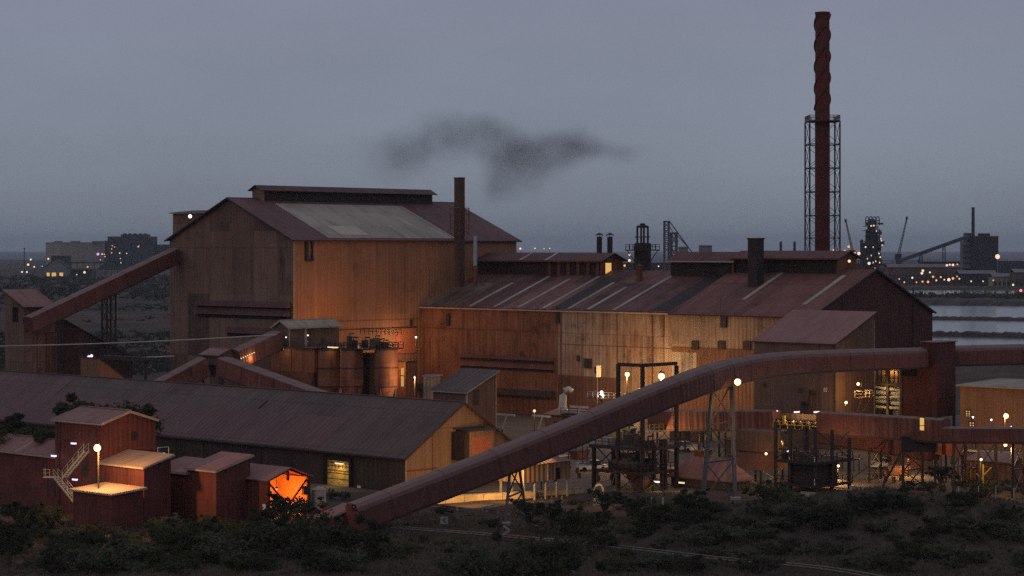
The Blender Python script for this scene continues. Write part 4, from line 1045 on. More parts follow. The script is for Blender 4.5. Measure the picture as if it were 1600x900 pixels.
for i in range(16):
    a_, b_ = rq.uniform(.5,aR), rq.uniform(.2,bM); z_ = zd if i < 9 else zd2; s_ = rq.uniform(.5,1.1); h_ = rq.uniform(.9,2.2)
    m = MB(); m.box(a_-s_,a_+s_,b_-s_*.7,b_+s_*.7,z_,z_+h_); m.tube([(a_,b_,z_+h_),(a_,b_,z_+h_+.6),(a_+1,b_,z_+h_+.6)],.16,6); m.build('machinery', M[('machine','steel_rust','yellow','galv','machine')[i%5]], R)
m = MB(); m.tube([(.5,1,zd2+.7),(.5,bL+1,zd2+.9)],.8,12); m.build('screen_drum', M['machine'], R)
m = MB(); m.hull8([(1,1,zd2-3),(2.4,1,zd2-3),(2.4,2.4,zd2-3),(1,2.4,zd2-3),(.2,.2,zd2-.4),(3.6,.2,zd2-.4),(3.6,3.6,zd2-.4),(.2,3.6,zd2-.4)]); m.build('hopper', M['steel_rust'], R)
m = MB(); bb = S.b(910); m.hull8([(-.4,bM+.6,zd-.2),(1,bM+.6,zd-.2),(1,bb,zd-.2),(-.4,bb,zd-.2),(-.4,bM+.6,zd),(1,bM+.6,zd),(1,bb-1,zd+.9),(-.4,bb-1,zd+.9)]); m.build('chute_hood', M['galv'], R)
m = MB()
for q in (bb-.3,bb-1.2): m.beam((-.3,q,zd),(-.3,q,zd2+.6),.1)
m.box(-.6,.6,bb-1.6,bb+.2,zd2+.45,zd2+.6); m.build('chute_ladder', M['steel_grey'], R)
# small lit cabin under the gallery behind frame
p = W(995,668,352); r = empty('lit_platform', p, ROT, 'yellow lit working platform squeezed between the sloping conveyor and the level gallery', 'platform')
MB().box(-1,5,-1.5,5,-.9,-.7).build('deck', M['cream'], r); m = MB(); rail_mesh(m,[(-1,5,-.7),(-1,-1.5,-.7),(5,-1.5,-.7)],1.1,1.2,.05); m.build('handrail', M['yellow'], r)
m = MB(); m.box(.5,2.5,0,2.5,-.7,1.1); m.tube([(0,3.3,-.2),(4.5,3.3,-.2)],.35,8); m.build('machinery', M['cream'], r)
light(p+Vector((-.5,-2,1.8)),SODIUM,160,.25)
# right machine tower
S = Site('crusher_tower', 'blackened steel tower with two machine decks under the open conveyor bay', 'steel tower', 1274, 319); R = S.root
bA, bB = S.b(1235), S.b(1212); aB = S.a(1327); aM = S.a(1300)
zt_ = S.z(671)
for a,b,zt in ((0,0,zt_),(0,bA,zt_),(0,bB,zt_+.6),(aM,0,zt_-.3),(aB,0,S.z(684,aB,0)),(3.5,bA,zt_),(3.5,bB,zt_),(aM,bA,zt_)):
    m = MB(); m.box(a-.2,a+.2,b-.2,b+.2,-.4,zt); m.build('leg', M['steel_dark'], R)
z1, z2 = S.z(722), S.z(758)
for z_ in (z1,z2):
    MB().box(-.6,aB,-.6,bB*.98,z_-.4,z_).build('deck', M['soot'], R)
    m = MB(); rail_mesh(m,[(-.6,-.6,z_),(-.6,bB*.98,z_)],1.05,1.2,.045); rail_mesh(m,[(-.6,-.6,z_),(aB,-.6,z_)],1.05,1.2,.045); m.build('handrail', M['steel_dark'], R)
MB().box(.3,aB*.7,.4,bA*1.0,z2,z1-.5).build('machine_block', M['soot'], R)
for i in range(10):
    a_, b_ = rq.uniform(.3,aB*.8), rq.uniform(.2,bB*.85); z_ = (z1,z2)[i%2]; s_ = rq.uniform(.4,.9); h_ = rq.uniform(.7,1.6)
    m = MB(); m.box(a_-s_,a_+s_,b_-s_*.7,b_+s_*.7,z_,z_+h_); m.tube([(a_,b_,z_+h_),(a_,b_,z_+h_+.5),(a_,b_+1.2,z_+h_+.5)],.14,6); m.build('machinery', M[('machine','steel_rust','soot','steel_dark')[i%4]], R)
m = MB(); lattice(m,(0,0,z1),(0,0,zt_),(0,bB,z1),(0,bB,zt_),1,.14,False); lattice(m,(0,0,z1),(0,0,zt_),(aB,0,z1),(aB,0,zt_-.8),1,.14,False); m.build('bracing', M['steel_grey'], R); m = MB(); lattice(m,(0,0,0),(0,0,z2),(0,bA,0),(0,bA,z2),1,.12,False); lattice(m,(0,0,0),(0,0,z2),(aB,0,0),(aB,0,z2),1,.12,False); lattice(m,(0,bA,0),(0,bA,z2),(0,bB,0),(0,bB,z2),1,.12,False); m.build('bracing', M['steel_grey'], R)
m = MB(); m.box(-.22,-.2,-.1,.1,z2-.1,z2+.9); m.box(-.22,-.2,-.1,.1,z1-.2,z1+.8); m.box(-.22,-.2,bA-.1,bA+.1,z1-.1,z1+.6); m.build('pale_marker', M['white'], R)
m = MB(); z_ = S.z(742); m.beam((aB,-.2,z2+.2),(aB+4.5,-1.6,z2+2.6),.12); m.build('boom', M['steel_grey'], R)
# hoppers beside it
p = base_of(1185,332); r = empty('feed_hopper', p, ROT, 'rusty feed hopper with an orange lit side between the trestle and the blackened tower', 'hopper')
zz = lambda py: W(0,py,332).z
m = MB(); m.hull8([(-3.2,-3,zz(731)),(3.2,-3,zz(731)),(3.2,3,zz(731)),(-3.2,3,zz(731)),(-1.6,-2.6,zz(704)),(1.6,-2.6,zz(704)),(1.6,2.6,zz(704)),(-1.6,2.6,zz(704))]); m.build('hopper_body', M['steel_rust'], r)
MB().box(-1.9,1.9,-2.8,2.8,zz(704)+.01,zz(672)).build('feed_bin', M['annex'], r)
for sx in (-2.8,2.8):
    for sy in (-2.6,2.6): MB().box(sx-.15,sx+.15,sy-.15,sy+.15,0,zz(731)+.3).build('leg', M['steel_dark'], r)
m = MB(); lattice(m,(-2.8,-2.6,0),(-2.8,-2.6,zz(731)),(2.8,-2.6,0),(2.8,-2.6,zz(731)),1,.12,False); lattice(m,(-2.8,-2.6,0),(-2.8,-2.6,zz(731)),(-2.8,2.6,0),(-2.8,2.6,zz(731)),1,.12,False); m.build('bracing', M['galv'], r)
lamp(1197,709,326,'orange lamp half hidden at the shoulder of the rusty feed hopper',power=130,r=.22,name='wall_lamp',off=(-.4,-.2,.2))
# trestle bents under the right galleries
def bent(label, px, D, px2, D2, ptop, mat='steel_dark'):
    r = empty('gallery_bent', base_of(px,D), 0, label, 'trestle', 'dark bents under the right galleries'); o = Vector(r.location)
    T = []; Bt = []
    for q, d in ((px,D),(px2,D2)):
        b = base_of(q,d)-o; t = Vector((b.x,b.y,W(q,ptop,d).z-o.z)); T.append(t); Bt.append(b)
        MB().beam(b-Vector((0,0,.5)),t,.38).build('leg', M[mat], r)
    m = MB(); lattice(m,Bt[0],T[0],Bt[1],T[1],2,.13); m.build('bracing', M[mat], r)
for i,(px,D,px2,D2,pt_) in enumerate(((1358,334,1376,340,700),(1411,324,1441,332,706),(1490,320,1508,325,690),(1530,318,1556,324,690),(1582,314,1599,318,691))):
    bent(('dark braced bent below the sloping gallery, closest to the blackened tower','dark braced bent under the sloping gallery with a black cladding box above','dark braced bent under the step where the lower gallery begins','dark braced bent beside the orange lit platform post','dark braced bent cut by the edge of the photo')[i], px,D,px2,D2,pt_)
p = W(1437,694,326); r = empty('chute_box', p, math.atan2(-15,50), 'matte black box chute slung under the longest level gallery', 'chute')
MB().box(-2.6,2.6,-1.2,1.2,-1.05,1.05).build('chute_shell', M['soot'], r); m = MB(); m.box(-2.7,2.7,-1.3,1.3,1.05,1.15); m.build('chute_lid', M['steel_dark'], r)
m = MB(); m.beam((-2.5,-1,-1),(-5.5,-1,-6.6),.3); m.beam((2.2,-1,-1),(4,-1,-6.6),.2); m.build('chute_leg', M['steel_dark'], r)
p = base_of(1488,330); r = empty('lit_kiosk', p, ROT, 'small kiosk with glowing orange walls under the lower gallery', 'kiosk')
zz = lambda py: W(0,py,330).z
MB().box(0,3,0,3,zz(712),zz(684)).build('kiosk_wall', M['door_red'], r); MB().box(-.2,3.2,-.2,3.2,zz(684),zz(682)).build('kiosk_roof', M['steel_dark'], r)
for a_,b_ in ((0,0),(3,0),(0,3),(3,3)): MB().box(a_-.12,a_+.12,b_-.12,b_+.12,0,zz(712)).build('leg', M['steel_dark'], r)
m = MB(); m.box(-.08,-.004,1.2,1.8,zz(711),zz(686)); m.build('dark_post', M['soot'], r)
light(p+Vector((-3.2,-1.6,zz(694))),(1,.32,.07),90,.25)
lamp(1571,695,316,'orange lamp glowing behind the bracing below the lower gallery',power=900,r=.3,pole=0,name='wall_lamp',arm=(0,.8,.2))
lamp(1533,718,314,'small yellow work lamp on a post under the lower gallery',power=150,r=.22,pole=5,name='post_lamp')
r = empty('lit_post', base_of(1536,316), 0, 'yellow painted post with two arms below the lower gallery', 'post')
MB().beam((0,0,0),(0,0,4.6),.22).build('post', M['yellow'], r); MB().beam((0,0,3.0),(1.2,0,4.2),.13).build('arm', M['yellow'], r); MB().beam((0,0,2.4),(-1.0,0,3.3),.13).build('arm', M['yellow'], r)
for i, (px,D) in enumerate(((1498,300),(1529,299),(1556,299),(1584,298))):
    p = base_of(px,D); r = empty('fence_post', p, 0, 'thin pale fence post at the scrub edge under the lower gallery', 'post', 'pale fence posts')
    MB().tube([(0,0,-.3),(0,0,3.0)],.07,6).build('post', M['galv'], r); MB().lathe([(.1,3.0),(.1,3.08),(.02,3.14)],n=6).build('post_cap', M['galv'], r)

# ================================================================== BLACK FRAME AT THE HALL'S DOOR AND WALL LAMPS
lamp(980, 585, 437, 'smaller yellow lamp on a post before the pale streaked wall, beside the steel portal', power=3600, r=.54, pole=9, off=(-.4,.4,-.6))
lamp(1033.5, 588, 426, 'dazzling yellow lamp just above the sloping conveyor, inside the steel portal', power=5200, r=.74, pole=9, off=(-.4,.6,-.8))
lamp(940, 613, 441, 'round white lamp low on a thin pole before the rust stained wall', 'g_white', WHITE, 260, .40, pole=5)
r = empty('instrument_pole', base_of(933,441), ROT, 'thin pole carrying a pale cabinet in front of the rust stained wall', 'pole'); o = Vector(r.location)
zz = lambda py: W(0,py,441).z
MB().tube([(0,0,0),(0,0,zz(575))],.12,8).build('pole', M['steel_grey'], r); MB().box(-.9,.5,-.6,.1,zz(589),zz(571)).build('cabinet', M['galv'], r); m = MB(); m.box(-.95,-.9,-.45,-.05,zz(583),zz(573)); m.build('cabinet_door', M['steel_dark'], r)
r = empty('elevated_walkway', W(958,622,440), ROT, 'railed walkway along the foot of the pale streaked wall', 'walkway')
MB().box(-1,1,-8,6,-.2,0).build('deck', M['steel_dark'], r); m = MB(); rail_mesh(m,[(-1,-8,0),(-1,6,0)],1.1,1.3,.05); m.build('handrail', M['galv'], r)
for q in (-7,-2,3): MB().box(-.9,-.6,q-.15,q+.15,-6,-.2).build('leg', M['steel_dark'], r)
p = W(1012,606,426); r = empty('lit_cabin', p, ROT, 'tiny brightly lit cabin roof inside the steel portal', 'cabin')
MB().box(-1.2,1.2,-1.2,1.2,-1.6,-.3).build('cabin_wall', M['cream'], r); MB().box(-1.5,1.5,-1.5,1.5,-.3,-.1).build('cabin_roof', M['white'], r); MB().box(-1.24,-1.201,-.6,.6,-1.3,-.6).build('window', M['g_win_y'], r)
for q in (-1,1): MB().box(q-.1,q+.1,-.1,.1,-9.5,-1.6).build('leg', M['steel_dark'], r)
# elbow duct
p = W(879,650,430); r = empty('elbow_duct', p, 0, 'silver elbow duct flaring to two feet in front of the rust stained wall', 'duct')
zz = lambda py: W(0,py,430).z-p.z
m = MB(); m.tube([(-.5,0,-3.2),(0,0,zz(634)),(.1,0,zz(618)),(.5,0,zz(610)),(1.2,0,zz(608)),(1.9,0,zz(612))], .85, 12, .55); m.build('duct_bend', M['galv'], r, True)
m = MB(); m.tube([(1.4,0,-3.4),(.7,0,zz(645)),(.2,0,zz(632))], .6, 10, .5); m.build('duct_branch', M['galv'], r, True)
m = MB(); m.beam((-2,0,-3.2),(-2,0,-10),.3); m.beam((2,0,-3.2),(2,0,-10),.3); m.box(-7,3,-.5,.5,-3.7,-3.3); m.build('support_beam', M['steel_rust'], r)
lamp(835,642,380,'small square amber lamp on a bracket by the silver elbow duct','g_win_y',AMBER,120,.3,pole=6,name='post_lamp')
for px,py in ((790,648),(846,650),(905,636)):
    p = W(px,py,384); r = empty('sign_gantry', p, ROT, {790:'pale T shaped bracket arm above the sloping conveyor, beside the tan gable',846:'pale bracket arm under the small amber lamp',905:'pale bracket arm on the far side of the silver elbow duct'}[px], 'bracket')
    MB().beam((0,-2.2,0),(0,2.2,0),.2,.35).build('arm', M['galv'], r); MB().beam((0,-.3,0),(0,.8,-2.6),.18).build('strut', M['galv'], r); MB().beam((0,.8,-2.6),(0,.8,-11),.2).build('post', M['steel_dark'], r)
# lit pipework bay next to the tower
S = Site('pipework_bay', 'open steel bay packed with lit pipes between the annex and the transfer tower', 'pipe bay', 1409, 399); R = S.root
bL = S.b(1366); z1, z2, z3 = S.z(645), S.z(600), S.z(569)
for b_ in (0,bL*.5,bL): MB().box(-.25,.25,b_-.25,b_+.25,0,z3).build('leg', M['steel_dark'], R)
MB().box(1.4,1.6,0,bL,z2,z3).build('back_screen', M['mill_beige'], R)
m = MB()
for i in range(8): q = bL*i/7; m.box(1.25,1.39,q-.06,q+.06,z2,z3)
for i in range(4): q = z2+(z3-z2)*i/3; m.box(1.22,1.245,0,bL,q-.06,q+.06)
m.build('screen_bars', M['steel_dark'], R)
MB().box(-.3,1.2,0,bL,z2-.35,z2-.05).build('deck', M['steel_dark'], R)
for i, py in enumerate((608,616,622,630,638)):
    z_ = S.z(py); m = MB(); m.tube([(.2+.5*(i%2),0,z_+.25*(i%3-1)),(.2+.5*(i%2),bL,z_-.2*(i%3-1))],.24+.12*(i%2),8); m.build('pipe', M['galv' if i%2 else 'cream'], R)
MB().box(2.0,2.2,0,bL,0,z2-.4).build('rear_wall', M['cream'], R)
rq = random.Random(5)
for i in range(6):
    b_ = rq.uniform(.6,bL-.6); m = MB(); m.box(.6,1.5,b_-.5,b_+.5,z1-1.5,z1+rq.uniform(.5,2)); m.build('machinery', M['machine' if i%2 else 'soot'], R)
x,y = S.w(.6,bL*.5)
light((x-.2,y-.1,z3-.8),(1,.56,.16),380,.2); light((x-1.6,y-1.6,z2-1.2),(1,.66,.28),170,.2); light((x-1.6,y-1.6,z1),(1,.66,.28),110,.2)  # lights added without fittings to brighten the pipes and screen
# far right building
S = Site('workshop', 'low rust coloured workshop with a pale flat roof at the edge of the photo', 'workshop', 1660, 372)
B = S.b(1500); mono(S, 14, B, S.z(610), S.z(600,14,0), 'a', 'main_side', 'pale_roof', edge='trim', o=.5)
lamp(1572, 650, 366, 'starry yellow floodlight on a pole before the low workshop wall', power=1700, r=.5, pole=10, off=(-.2,.4,-.3))
lamp(1520,652,362,'small white lamp on a short stem above the lower gallery, next to the transfer tower','g_white',WHITE,60,.22,pole=2,name='post_lamp')
lamp(1549,656,358,'small white lamp on a bent stem above the lower gallery, below the workshop wall','g_white',WHITE,40,.2,pole=2.4,name='post_lamp')
lamp(1580,667,330,'tiny white lamp sitting on the lower gallery roof by the photo edge','g_white',WHITE,15,.16,pole=.6,name='post_lamp')
lamp(1231,704+.5,326,'small violet lamp in the dark of the blackened tower','g_violet',VIOLET,25,.2,name='marker_lamp',arm=(0,.5,0))
for px,py,lab in ((1513,645,'stack of lit shelves beside the transfer tower'),(1519,663,'lit railed hatch at the start of the lower gallery')):
    p = W(px,py,352); r = empty('lit_rack', p, ROT, lab, 'rack'); MB().box(0,.1,-.8,.8,-.9,.7).build('back_panel', M['g_win'], r); m = MB()
    for q in (-.7,-.1,.5): m.box(-.25,-.01,-.9,.9,q,q+.26)
    for q in (-.8,0,.8): m.box(-.3,-.02,q-.1,q+.1,-1.1,.9)
    m.build('shelf', M['soot'], r); MB().box(-.2,.1,-1.2,-1.0,-20,-1.1).build('leg', M['steel_dark'], r); r.scale = (.62,.62,.62)
# hip roof house
S = Site('control_house', 'low control house with a broad hipped roof and a lit window behind the tall trestle', 'house', 1143, 321)
ze = S.z(753.5); A, B = S.a(1180), S.b(1040)
MB().box(.6,A-.6,.6,B-.6,0,ze).build('wall', M['annex'], S.root)
zr = ze+3.0; k = A/2
m = MB(); c = [(0,0,ze),(A,0,ze),(A,B,ze),(0,B,ze)]; k0,k1 = (k,k*.9,zr),(k,B-k*.9,zr)
m.quad(c[0],c[1],k0); m.quad(c[1],c[2],k1,k0); m.quad(c[2],c[3],k1); m.quad(c[3],c[0],k0,k1); m.quad(*[(x,y,z-.12) for x,y,z in c[::-1]])
for i in range(4): a_,b_ = c[i],c[(i+1)%4]; m.quad(a_,b_,(b_[0],b_[1],b_[2]-.12),(a_[0],a_[1],a_[2]-.12))
m.build('roof', M['oxide_roof_b'], S.root)
m = MB(); b0,b1 = S.b(1150,.6),S.b(1124,.6); b0=max(b0,.9); m.box(.54,.598,b0,b1,.9,ze-.6); m.build('window', M['g_win_y'], S.root)
m = MB()
for q in (b0,(b0+b1)/2,b1): m.box(.5,.535,q-.06,q+.06,.85,ze-.55)
m.box(.5,.537,b0,b1,.8,.92); m.build('window_frame', M['steel_dark'], S.root)
for px,py,lab in ((1026,752.5,'white strip lamp among the legs of the open steel tower'),(1065,754,'long amber strip lamp under the eave of the control house')):
    tube_lamp(px,py,322,lab,.9,'g_tube' if px<1050 else 'g_win_y',AMBER,40)

# ================================================================== SILOS AND BINS
def silo(px0, px1, D, ytop, label, cone=True):
    pxm = (px0+px1)/2; p = W(pxm,620,D); rr = (px1-px0)/2*D/F; r = empty('silo', (p.x,p.y,0), random.random(), label, 'silo'); zt = W(0,ytop,D).z
    zc = W(0,605,D).z
    m = MB(); m.lathe([(rr,zc),(rr,zt)], n=32); o = m.build('silo_shell', M['bin'], r)
    MB().lathe([(rr*.3,zc-5),(rr*.999,zc-.002)], n=32).build('silo_cone', M['bin'], r)
    m = MB()
    for z_ in (zt-.2, (zt+zc)/2, zc+.1): m.lathe([(rr+.02,z_),(rr+.12,z_+.03),(rr+.12,z_+.2),(rr+.02,z_+.23)], n=32)
    m.build('stiffener_ring', M['steel_dark'], r)
    MB().lathe([(rr+.15,zt+.01),(rr+.15,zt+.14)], n=32).build('silo_top', M['steel_dark'], r)
    m = MB(); rail_mesh(m,[(rr*math.cos(i*math.pi/8),rr*math.sin(i*math.pi/8),zt+.15) for i in range(17)],1.1,1.8,.045); m.build('handrail', M['steel_dark'], r)
    for i in range(4):
        t = i*math.pi/2+.4; MB().box(rr*.9*math.cos(t)-.2,rr*.9*math.cos(t)+.2,rr*.9*math.sin(t)-.2,rr*.9*math.sin(t)+.2,0,zc).build('leg', M['steel_dark'], r)
    return r
silo(496,532,437,546,'rusty round silo in the shadow, touching the square bin')
silo(532.5,567.5,432,546,'rusty round silo in the middle with its right flank lit')
silo(585,621.5,429,545,'rusty round silo closest to the wall corner with a pale streak near its rim')
S = Site('feed_bin', 'square rusty feed bin under the pale roofed cabin', 'bin', 491, 436, 0)
B = S.b(420); zt_, zb_ = S.z(545), S.z(582)
m = MB(); m.box(0,6,0,B,zb_,zt_)
for i in range(5): m.box(-.15,-.003,B*i/4-.12,B*i/4+.12,zb_,zt_-.05)
m.build('bin_wall', M['bin'], S.root)
m = MB(); m.hull8([(1.5,B*.25,zb_-5),(4.5,B*.25,zb_-5),(4.5,B*.75,zb_-5),(1.5,B*.75,zb_-5),(.01,.01,zb_-.003),(5.99,.01,zb_-.003),(5.99,B-.01,zb_-.003),(.01,B-.01,zb_-.003)]); m.build('bin_hopper', M['bin'], S.root)
for a_,b_ in ((.3,.3),(.3,B-.3),(5.7,.3),(5.7,B-.3)): MB().box(a_-.25,a_+.25,b_-.25,b_+.25,0,zb_).build('leg', M['steel_dark'], S.root)
MB().box(-.8,8,-.8,B+.8,zt_,zt_+.25).build('deck', M['steel_dark'], S.root)
m = MB(); rail_mesh(m,[(-.7,-.7,zt_+.25),(-.7,B+.7,zt_+.25)],1.1,1.5,.05); m.build('handrail', M['steel_dark'], S.root)
# cabin on the bins
S = Site('bin_cabin', 'cabin on top of the bins with a pale peeling roof partly lit yellow', 'cabin', 452, 441, W(0,546,441).z)
A, B = S.a(530), S.b(428)
gable(S, A, B, S.z(511), S.z(501.5,0,B/2), 'a', 'annex', 'pale_roof', oe=.5, og=.4, gut='trim', z0=-.5)
for px in (477,486): m = MB(); a_ = S.a(px); m.box(a_-.25,a_+.25,-.2,-.003,-.4,S.z(513)); m.build('wall_strip', M['trim' if px==477 else 'steel_rust'], S.root)
m = MB(); a_ = S.a(504); m.box(a_-.5,a_+.5,-.05,-.003,-.4,2.1); m.build('door', M['steel_dark'], S.root)
x,y = S.w(A*.1,-.9)
tube_lamp(439,545.5,441,'short amber strip lamp at the foot of the pale roofed cabin',1.3,'g_win_y',AMBER,40)
lamp(481,524,438,'tiny white lamp on the cabin wall above the bins','g_white',WHITE,50,.18,name='wall_lamp',arm=(.3,.5,0))
lamp(447,527,437,'tiny white lamp on the cabin gable above the bins','g_white',WHITE,30,.16,name='wall_lamp',arm=(.3,.5,0))
tube_lamp(520,542.5,434,'thin amber strip lamp along the deck edge above the shadowed silo',3.0,'g_win_y',AMBER,40)
light(W(556,519,459),(1,.45,.13),3300,.3)  # bare light added behind the cabin to wash the hall side; no lamp modelled
lamp(648,590,424,'white work lamp on a post by the white vehicle, lighting the silo flanks','g_white',(1,.60,.28),2400,.2,pole=6,name='work_lamp',off=(-.5,-.3,-.2))
p = base_of(576,437); r = empty('shade_box', p, ROT, 'dark box added to darken the gap between the two lit silos', 'shade box'); zt_ = W(0,552,437).z
MB().box(-.9,.9,-1.2,1.2,0,zt_).build('shade_box_side', M['soot'], r); MB().box(-1,1,-1.3,1.3,zt_,zt_+.12).build('shade_box_top', M['steel_dark'], r)  # box added so the lit wall behind does not show through the gap
r = empty('bin_deck', W(580,545,432), ROT, 'cluttered dark machinery deck across the silo tops', 'deck')
MB().box(-4,5,-4,9,-.05,.2).build('deck_plate', M['steel_dark'], r)
rq = random.Random(21)
for i in range(9):
    a_, b_ = rq.uniform(-3,4), rq.uniform(-3,6); s_ = rq.uniform(.3,.8); h_ = rq.uniform(.8,2.6)
    m = MB(); m.box(a_-s_,a_+s_,b_-s_,b_+s_,.2,h_); m.tube([(a_,b_,h_),(a_,b_,h_+.5),(a_+1.3,b_,h_+.5)],.14,6); m.build('machinery', M[('soot','machine','steel_dark')[i%3]], r)
m = MB(); rail_mesh(m,[(-4,9,.2),(-4,-4,.2),(5,-4,.2)],1.15,1.2,.05); rail_mesh(m,[(4.5,-4,2.6),(4.5,8,2.6)],1.15,1.2,.05); m.build('handrail', M['steel_dark'], r)
# wall lamps that wash the rusty hall: pole lamp by the wall corner and a lit doorway
lamp(650, 527, 482, 'small white floodlight on a tall thin pole in the corner between the two rusty walls', 'g_white', (1,.56,.24), 1000, .26, pole=20, off=(-2.2,-1.2,-.8))
S = Site('stair_hut', 'narrow stair hut with a lit yellow door beside the round silos', 'hut', 634, 478)
MB().box(0,3,0,2.4,0,S.z(566)).build('hut_wall', M['mill_rust'], S.root); MB().box(-.2,3.2,-.2,2.6,S.z(566),S.z(564)).build('hut_roof', M['steel_dark'], S.root)
ld = MB().box(-.05,-.004,.7,1.4,S.z(604),S.z(575)).build('lit_door', M['g_win'], S.root); m = MB(); m.box(-.08,-.051,.4,1.7,S.z(588),S.z(586.5)); m.box(-.08,-.052,1.0,1.1,S.z(604),S.z(572)); m.build('door_frame', M['steel_dark'], ld)
x,y = S.w(-2.6,1); light((x,y,S.z(577)),(1,.46,.15),420,.3)
S = Site('panel_hut', 'pale ribbed panel hut at the foot of the rust wall behind the long shed', 'hut', 672, 420)
mono(S, 3, S.b(661), S.z(588), S.z(586,3,0), 'a', 'mill_pale', 'oxide_roof_a', o=.2)
# transfer house and two galleries in front of the main gable
S = Site('drive_house', 'small dark transfer house with a pitched roof where the two red galleries meet', 'transfer house', 343, 425)
A, B = S.a(376), S.b(315)
gable(S, A, B, S.z(555), S.z(545.5,A/2), 'b', 'annex', 'oxide_roof_b', oe=.5, og=.4, gut='steel_dark', z0=S.z(590), corner=True)
MB().box(-.05,-.004,.6,B-.3,S.z(587),S.z(571)).build('opening', M['dark_in'], S.root)
for a_,b_ in ((.2,.2),(.2,B-.2),(A-.2,.2),(A-.2,B-.2)): MB().box(a_-.2,a_+.2,b_-.2,b_+.2,0,S.z(590)-.004).build('leg', M['steel_dark'], S.root)
gallery('inclined_gallery','red gallery climbing from the drive house up to the pale roofed cabin',[W(366,562,428),W(432,531,441)],3.0,3.4,'oxide_uv',up_round=False,smooth=1,ribs=4)
gallery('inclined_gallery','red gallery rising behind the shed ridge into the drive house, its side lit orange',[W(232,618,414),W(318,572,425)],2.8,3.4,'oxide_uv',up_round=False,smooth=1,ribs=4)
gallery('inclined_gallery','red gallery with a broad pale top sloping down from the drive house behind the shed',[W(350,572,420),W(505,628,398)],3.6,3.2,'oxide_uv',up_round=False,smooth=1,ribs=5)
light(W(287,604,404),(1,.40,.12),420,.3); light(W(395,560,430),(1,.5,.16),220,.3)
for px0,py0,px1,py1,D,lab in ((377,560,397,551,426,'string of small amber lights under the climbing red gallery'),):
    p,q = W(px0,py0,D),W(px1,py1,D); r = empty('light_string', p, 0, lab, 'lights'); m = MB()
    for i in range(7): m.ball((q-p)*i/6,.13,6)
    m.build('lamp_globes', M['g_win_y'], r); m = MB(); m.tube([(0,.1,.1),(q-p)+Vector((0,.1,.1))],.05,5); m.build('light_cable', M['steel_dark'], r)

# overhead pipe
a_, b_ = W(-30,541.5,417), W(432,523,424)
r = empty('overhead_pipe', a_, 0, 'thin pale overhead pipe crossing in front of the rusty gable', 'pipe'); m = MB(); m.tube([(b_-a_)*i/8+Vector((0,0,-.35*math.sin(math.pi*i/8))) for i in range(9)],.13,6); m.build('pipe', M['galv'], r)
a_, b_ = W(225,558.5,436), W(272,556.5,440)
r = empty('overhead_pipe', a_, 0, 'short pale pipe stub left of the rusty gable, below the long overhead pipe', 'pipe'); m = MB(); m.tube([(0,0,0),b_-a_],.16,6); m.build('pipe', M['galv'], r); m = MB(); m.beam((.5,0,0),(.5,0,-16),.2); m.build('post', M['steel_dark'], r)

# ================================================================== LEFT SIDE
S = Site('conveyor_house', 'dark rusty tower house with a sloping roof at the foot of the far inclined conveyor', 'transfer house', 38, 456)
A, B = S.a(85), S.b(8)
mono(S, A, B, S.z(479), S.z(455,0,B), 'b', 'main_gable', 'oxide_roof_a', o=.5, edge='gutter')
m = MB(); q0,q1 = S.b(28),S.b(20); m.box(-.08,-.004,q0,q1,S.z(503,0,q0),S.z(480,0,q0)); m.build('window', M['dark_in'], S.root)
for px in (61,75,84): m = MB(); a_ = S.a(px); m.box(a_-.5,a_+.5,-.3,-.003,0,S.z(519,a_)); m.build('pilaster', M['mill_rust'], S.root)
m = MB(); a_ = S.a(95); m.box(A-.4,A+.2,-.4,.2,0,S.z(525,A)); m.build('corner_post', M['steel_dark'], S.root)
gallery('inclined_conveyor','far inclined conveyor rising from the tower house into the rusty gable',[W(44,507,453),W(275,398,489)],2.8,3.0,'oxide_uv',up_round=False,smooth=1,ribs=8)
S = Site('stock_shed', 'dark shed with a long falling roof behind the tower house', 'shed', 100, 470)
A2 = S.a(205); m = MB(); zt_, zb_ = S.z(500), S.z(560,A2)
m.hull8([(0,0,0),(A2,0,0),(A2,10,0),(0,10,0),(0,0,zt_),(A2,0,zb_),(A2,10,zb_),(0,10,zt_)])
m.build('wall', M['shed_wall'], S.root)
roof_slab(S,(-.4,-.5,zt_+.1),(A2+.4,-.5,zb_),(A2+.4,10.4,zb_),(-.4,10.4,zt_+.1),'shed_roof_dark')
p = base_of(170,474); r = empty('conveyor_trestle', p, ROT, 'rusty lattice trestle holding up the far inclined conveyor', 'trestle'); zt_ = W(0,459,474).z
for sx in (-1.15,1.15):
    for sy in (-.9,.9): MB().box(sx-.15,sx+.15,sy-.15,sy+.15,0,zt_).build('leg', M['steel_dark'], r)
m = MB(); lattice(m,(-1.15,-.9,0),(-1.15,-.9,zt_),(1.15,-.9,0),(1.15,-.9,zt_),8,.13); lattice(m,(-1.15,-.9,0),(-1.15,-.9,zt_),(-1.15,.9,0),(-1.15,.9,zt_),8,.13); m.build('bracing', M['steel_dark'], r)
S = Site('lit_lean_to', 'small lean-to with an orange lit end wall just behind the shed ridge', 'lean-to', 156, 405)
m = MB(); a_ = S.a(194); zz1, zz2 = S.z(560), S.z(590,a_); m.hull8([(0,0,0),(a_,0,0),(a_,6,0),(0,6,0),(0,0,zz1),(a_,0,zz2),(a_,6,zz2),(0,6,zz1)]); m.build('wall', M['main_side'], S.root)
roof_slab(S,(-.2,-.2,zz1),(a_+.2,-.2,zz2),(a_+.2,6.2,zz2),(-.2,6.2,zz1),'steel_dark')
x,y = S.w(1.5,-4); light((x,y,8),(1,.45,.15),130,.3)
r = empty('pipe_bridge', W(160,557,432), ROT-math.pi/2, 'dark pipe bridge on thin legs between the lean-to and the rusty gable', 'pipe bridge')
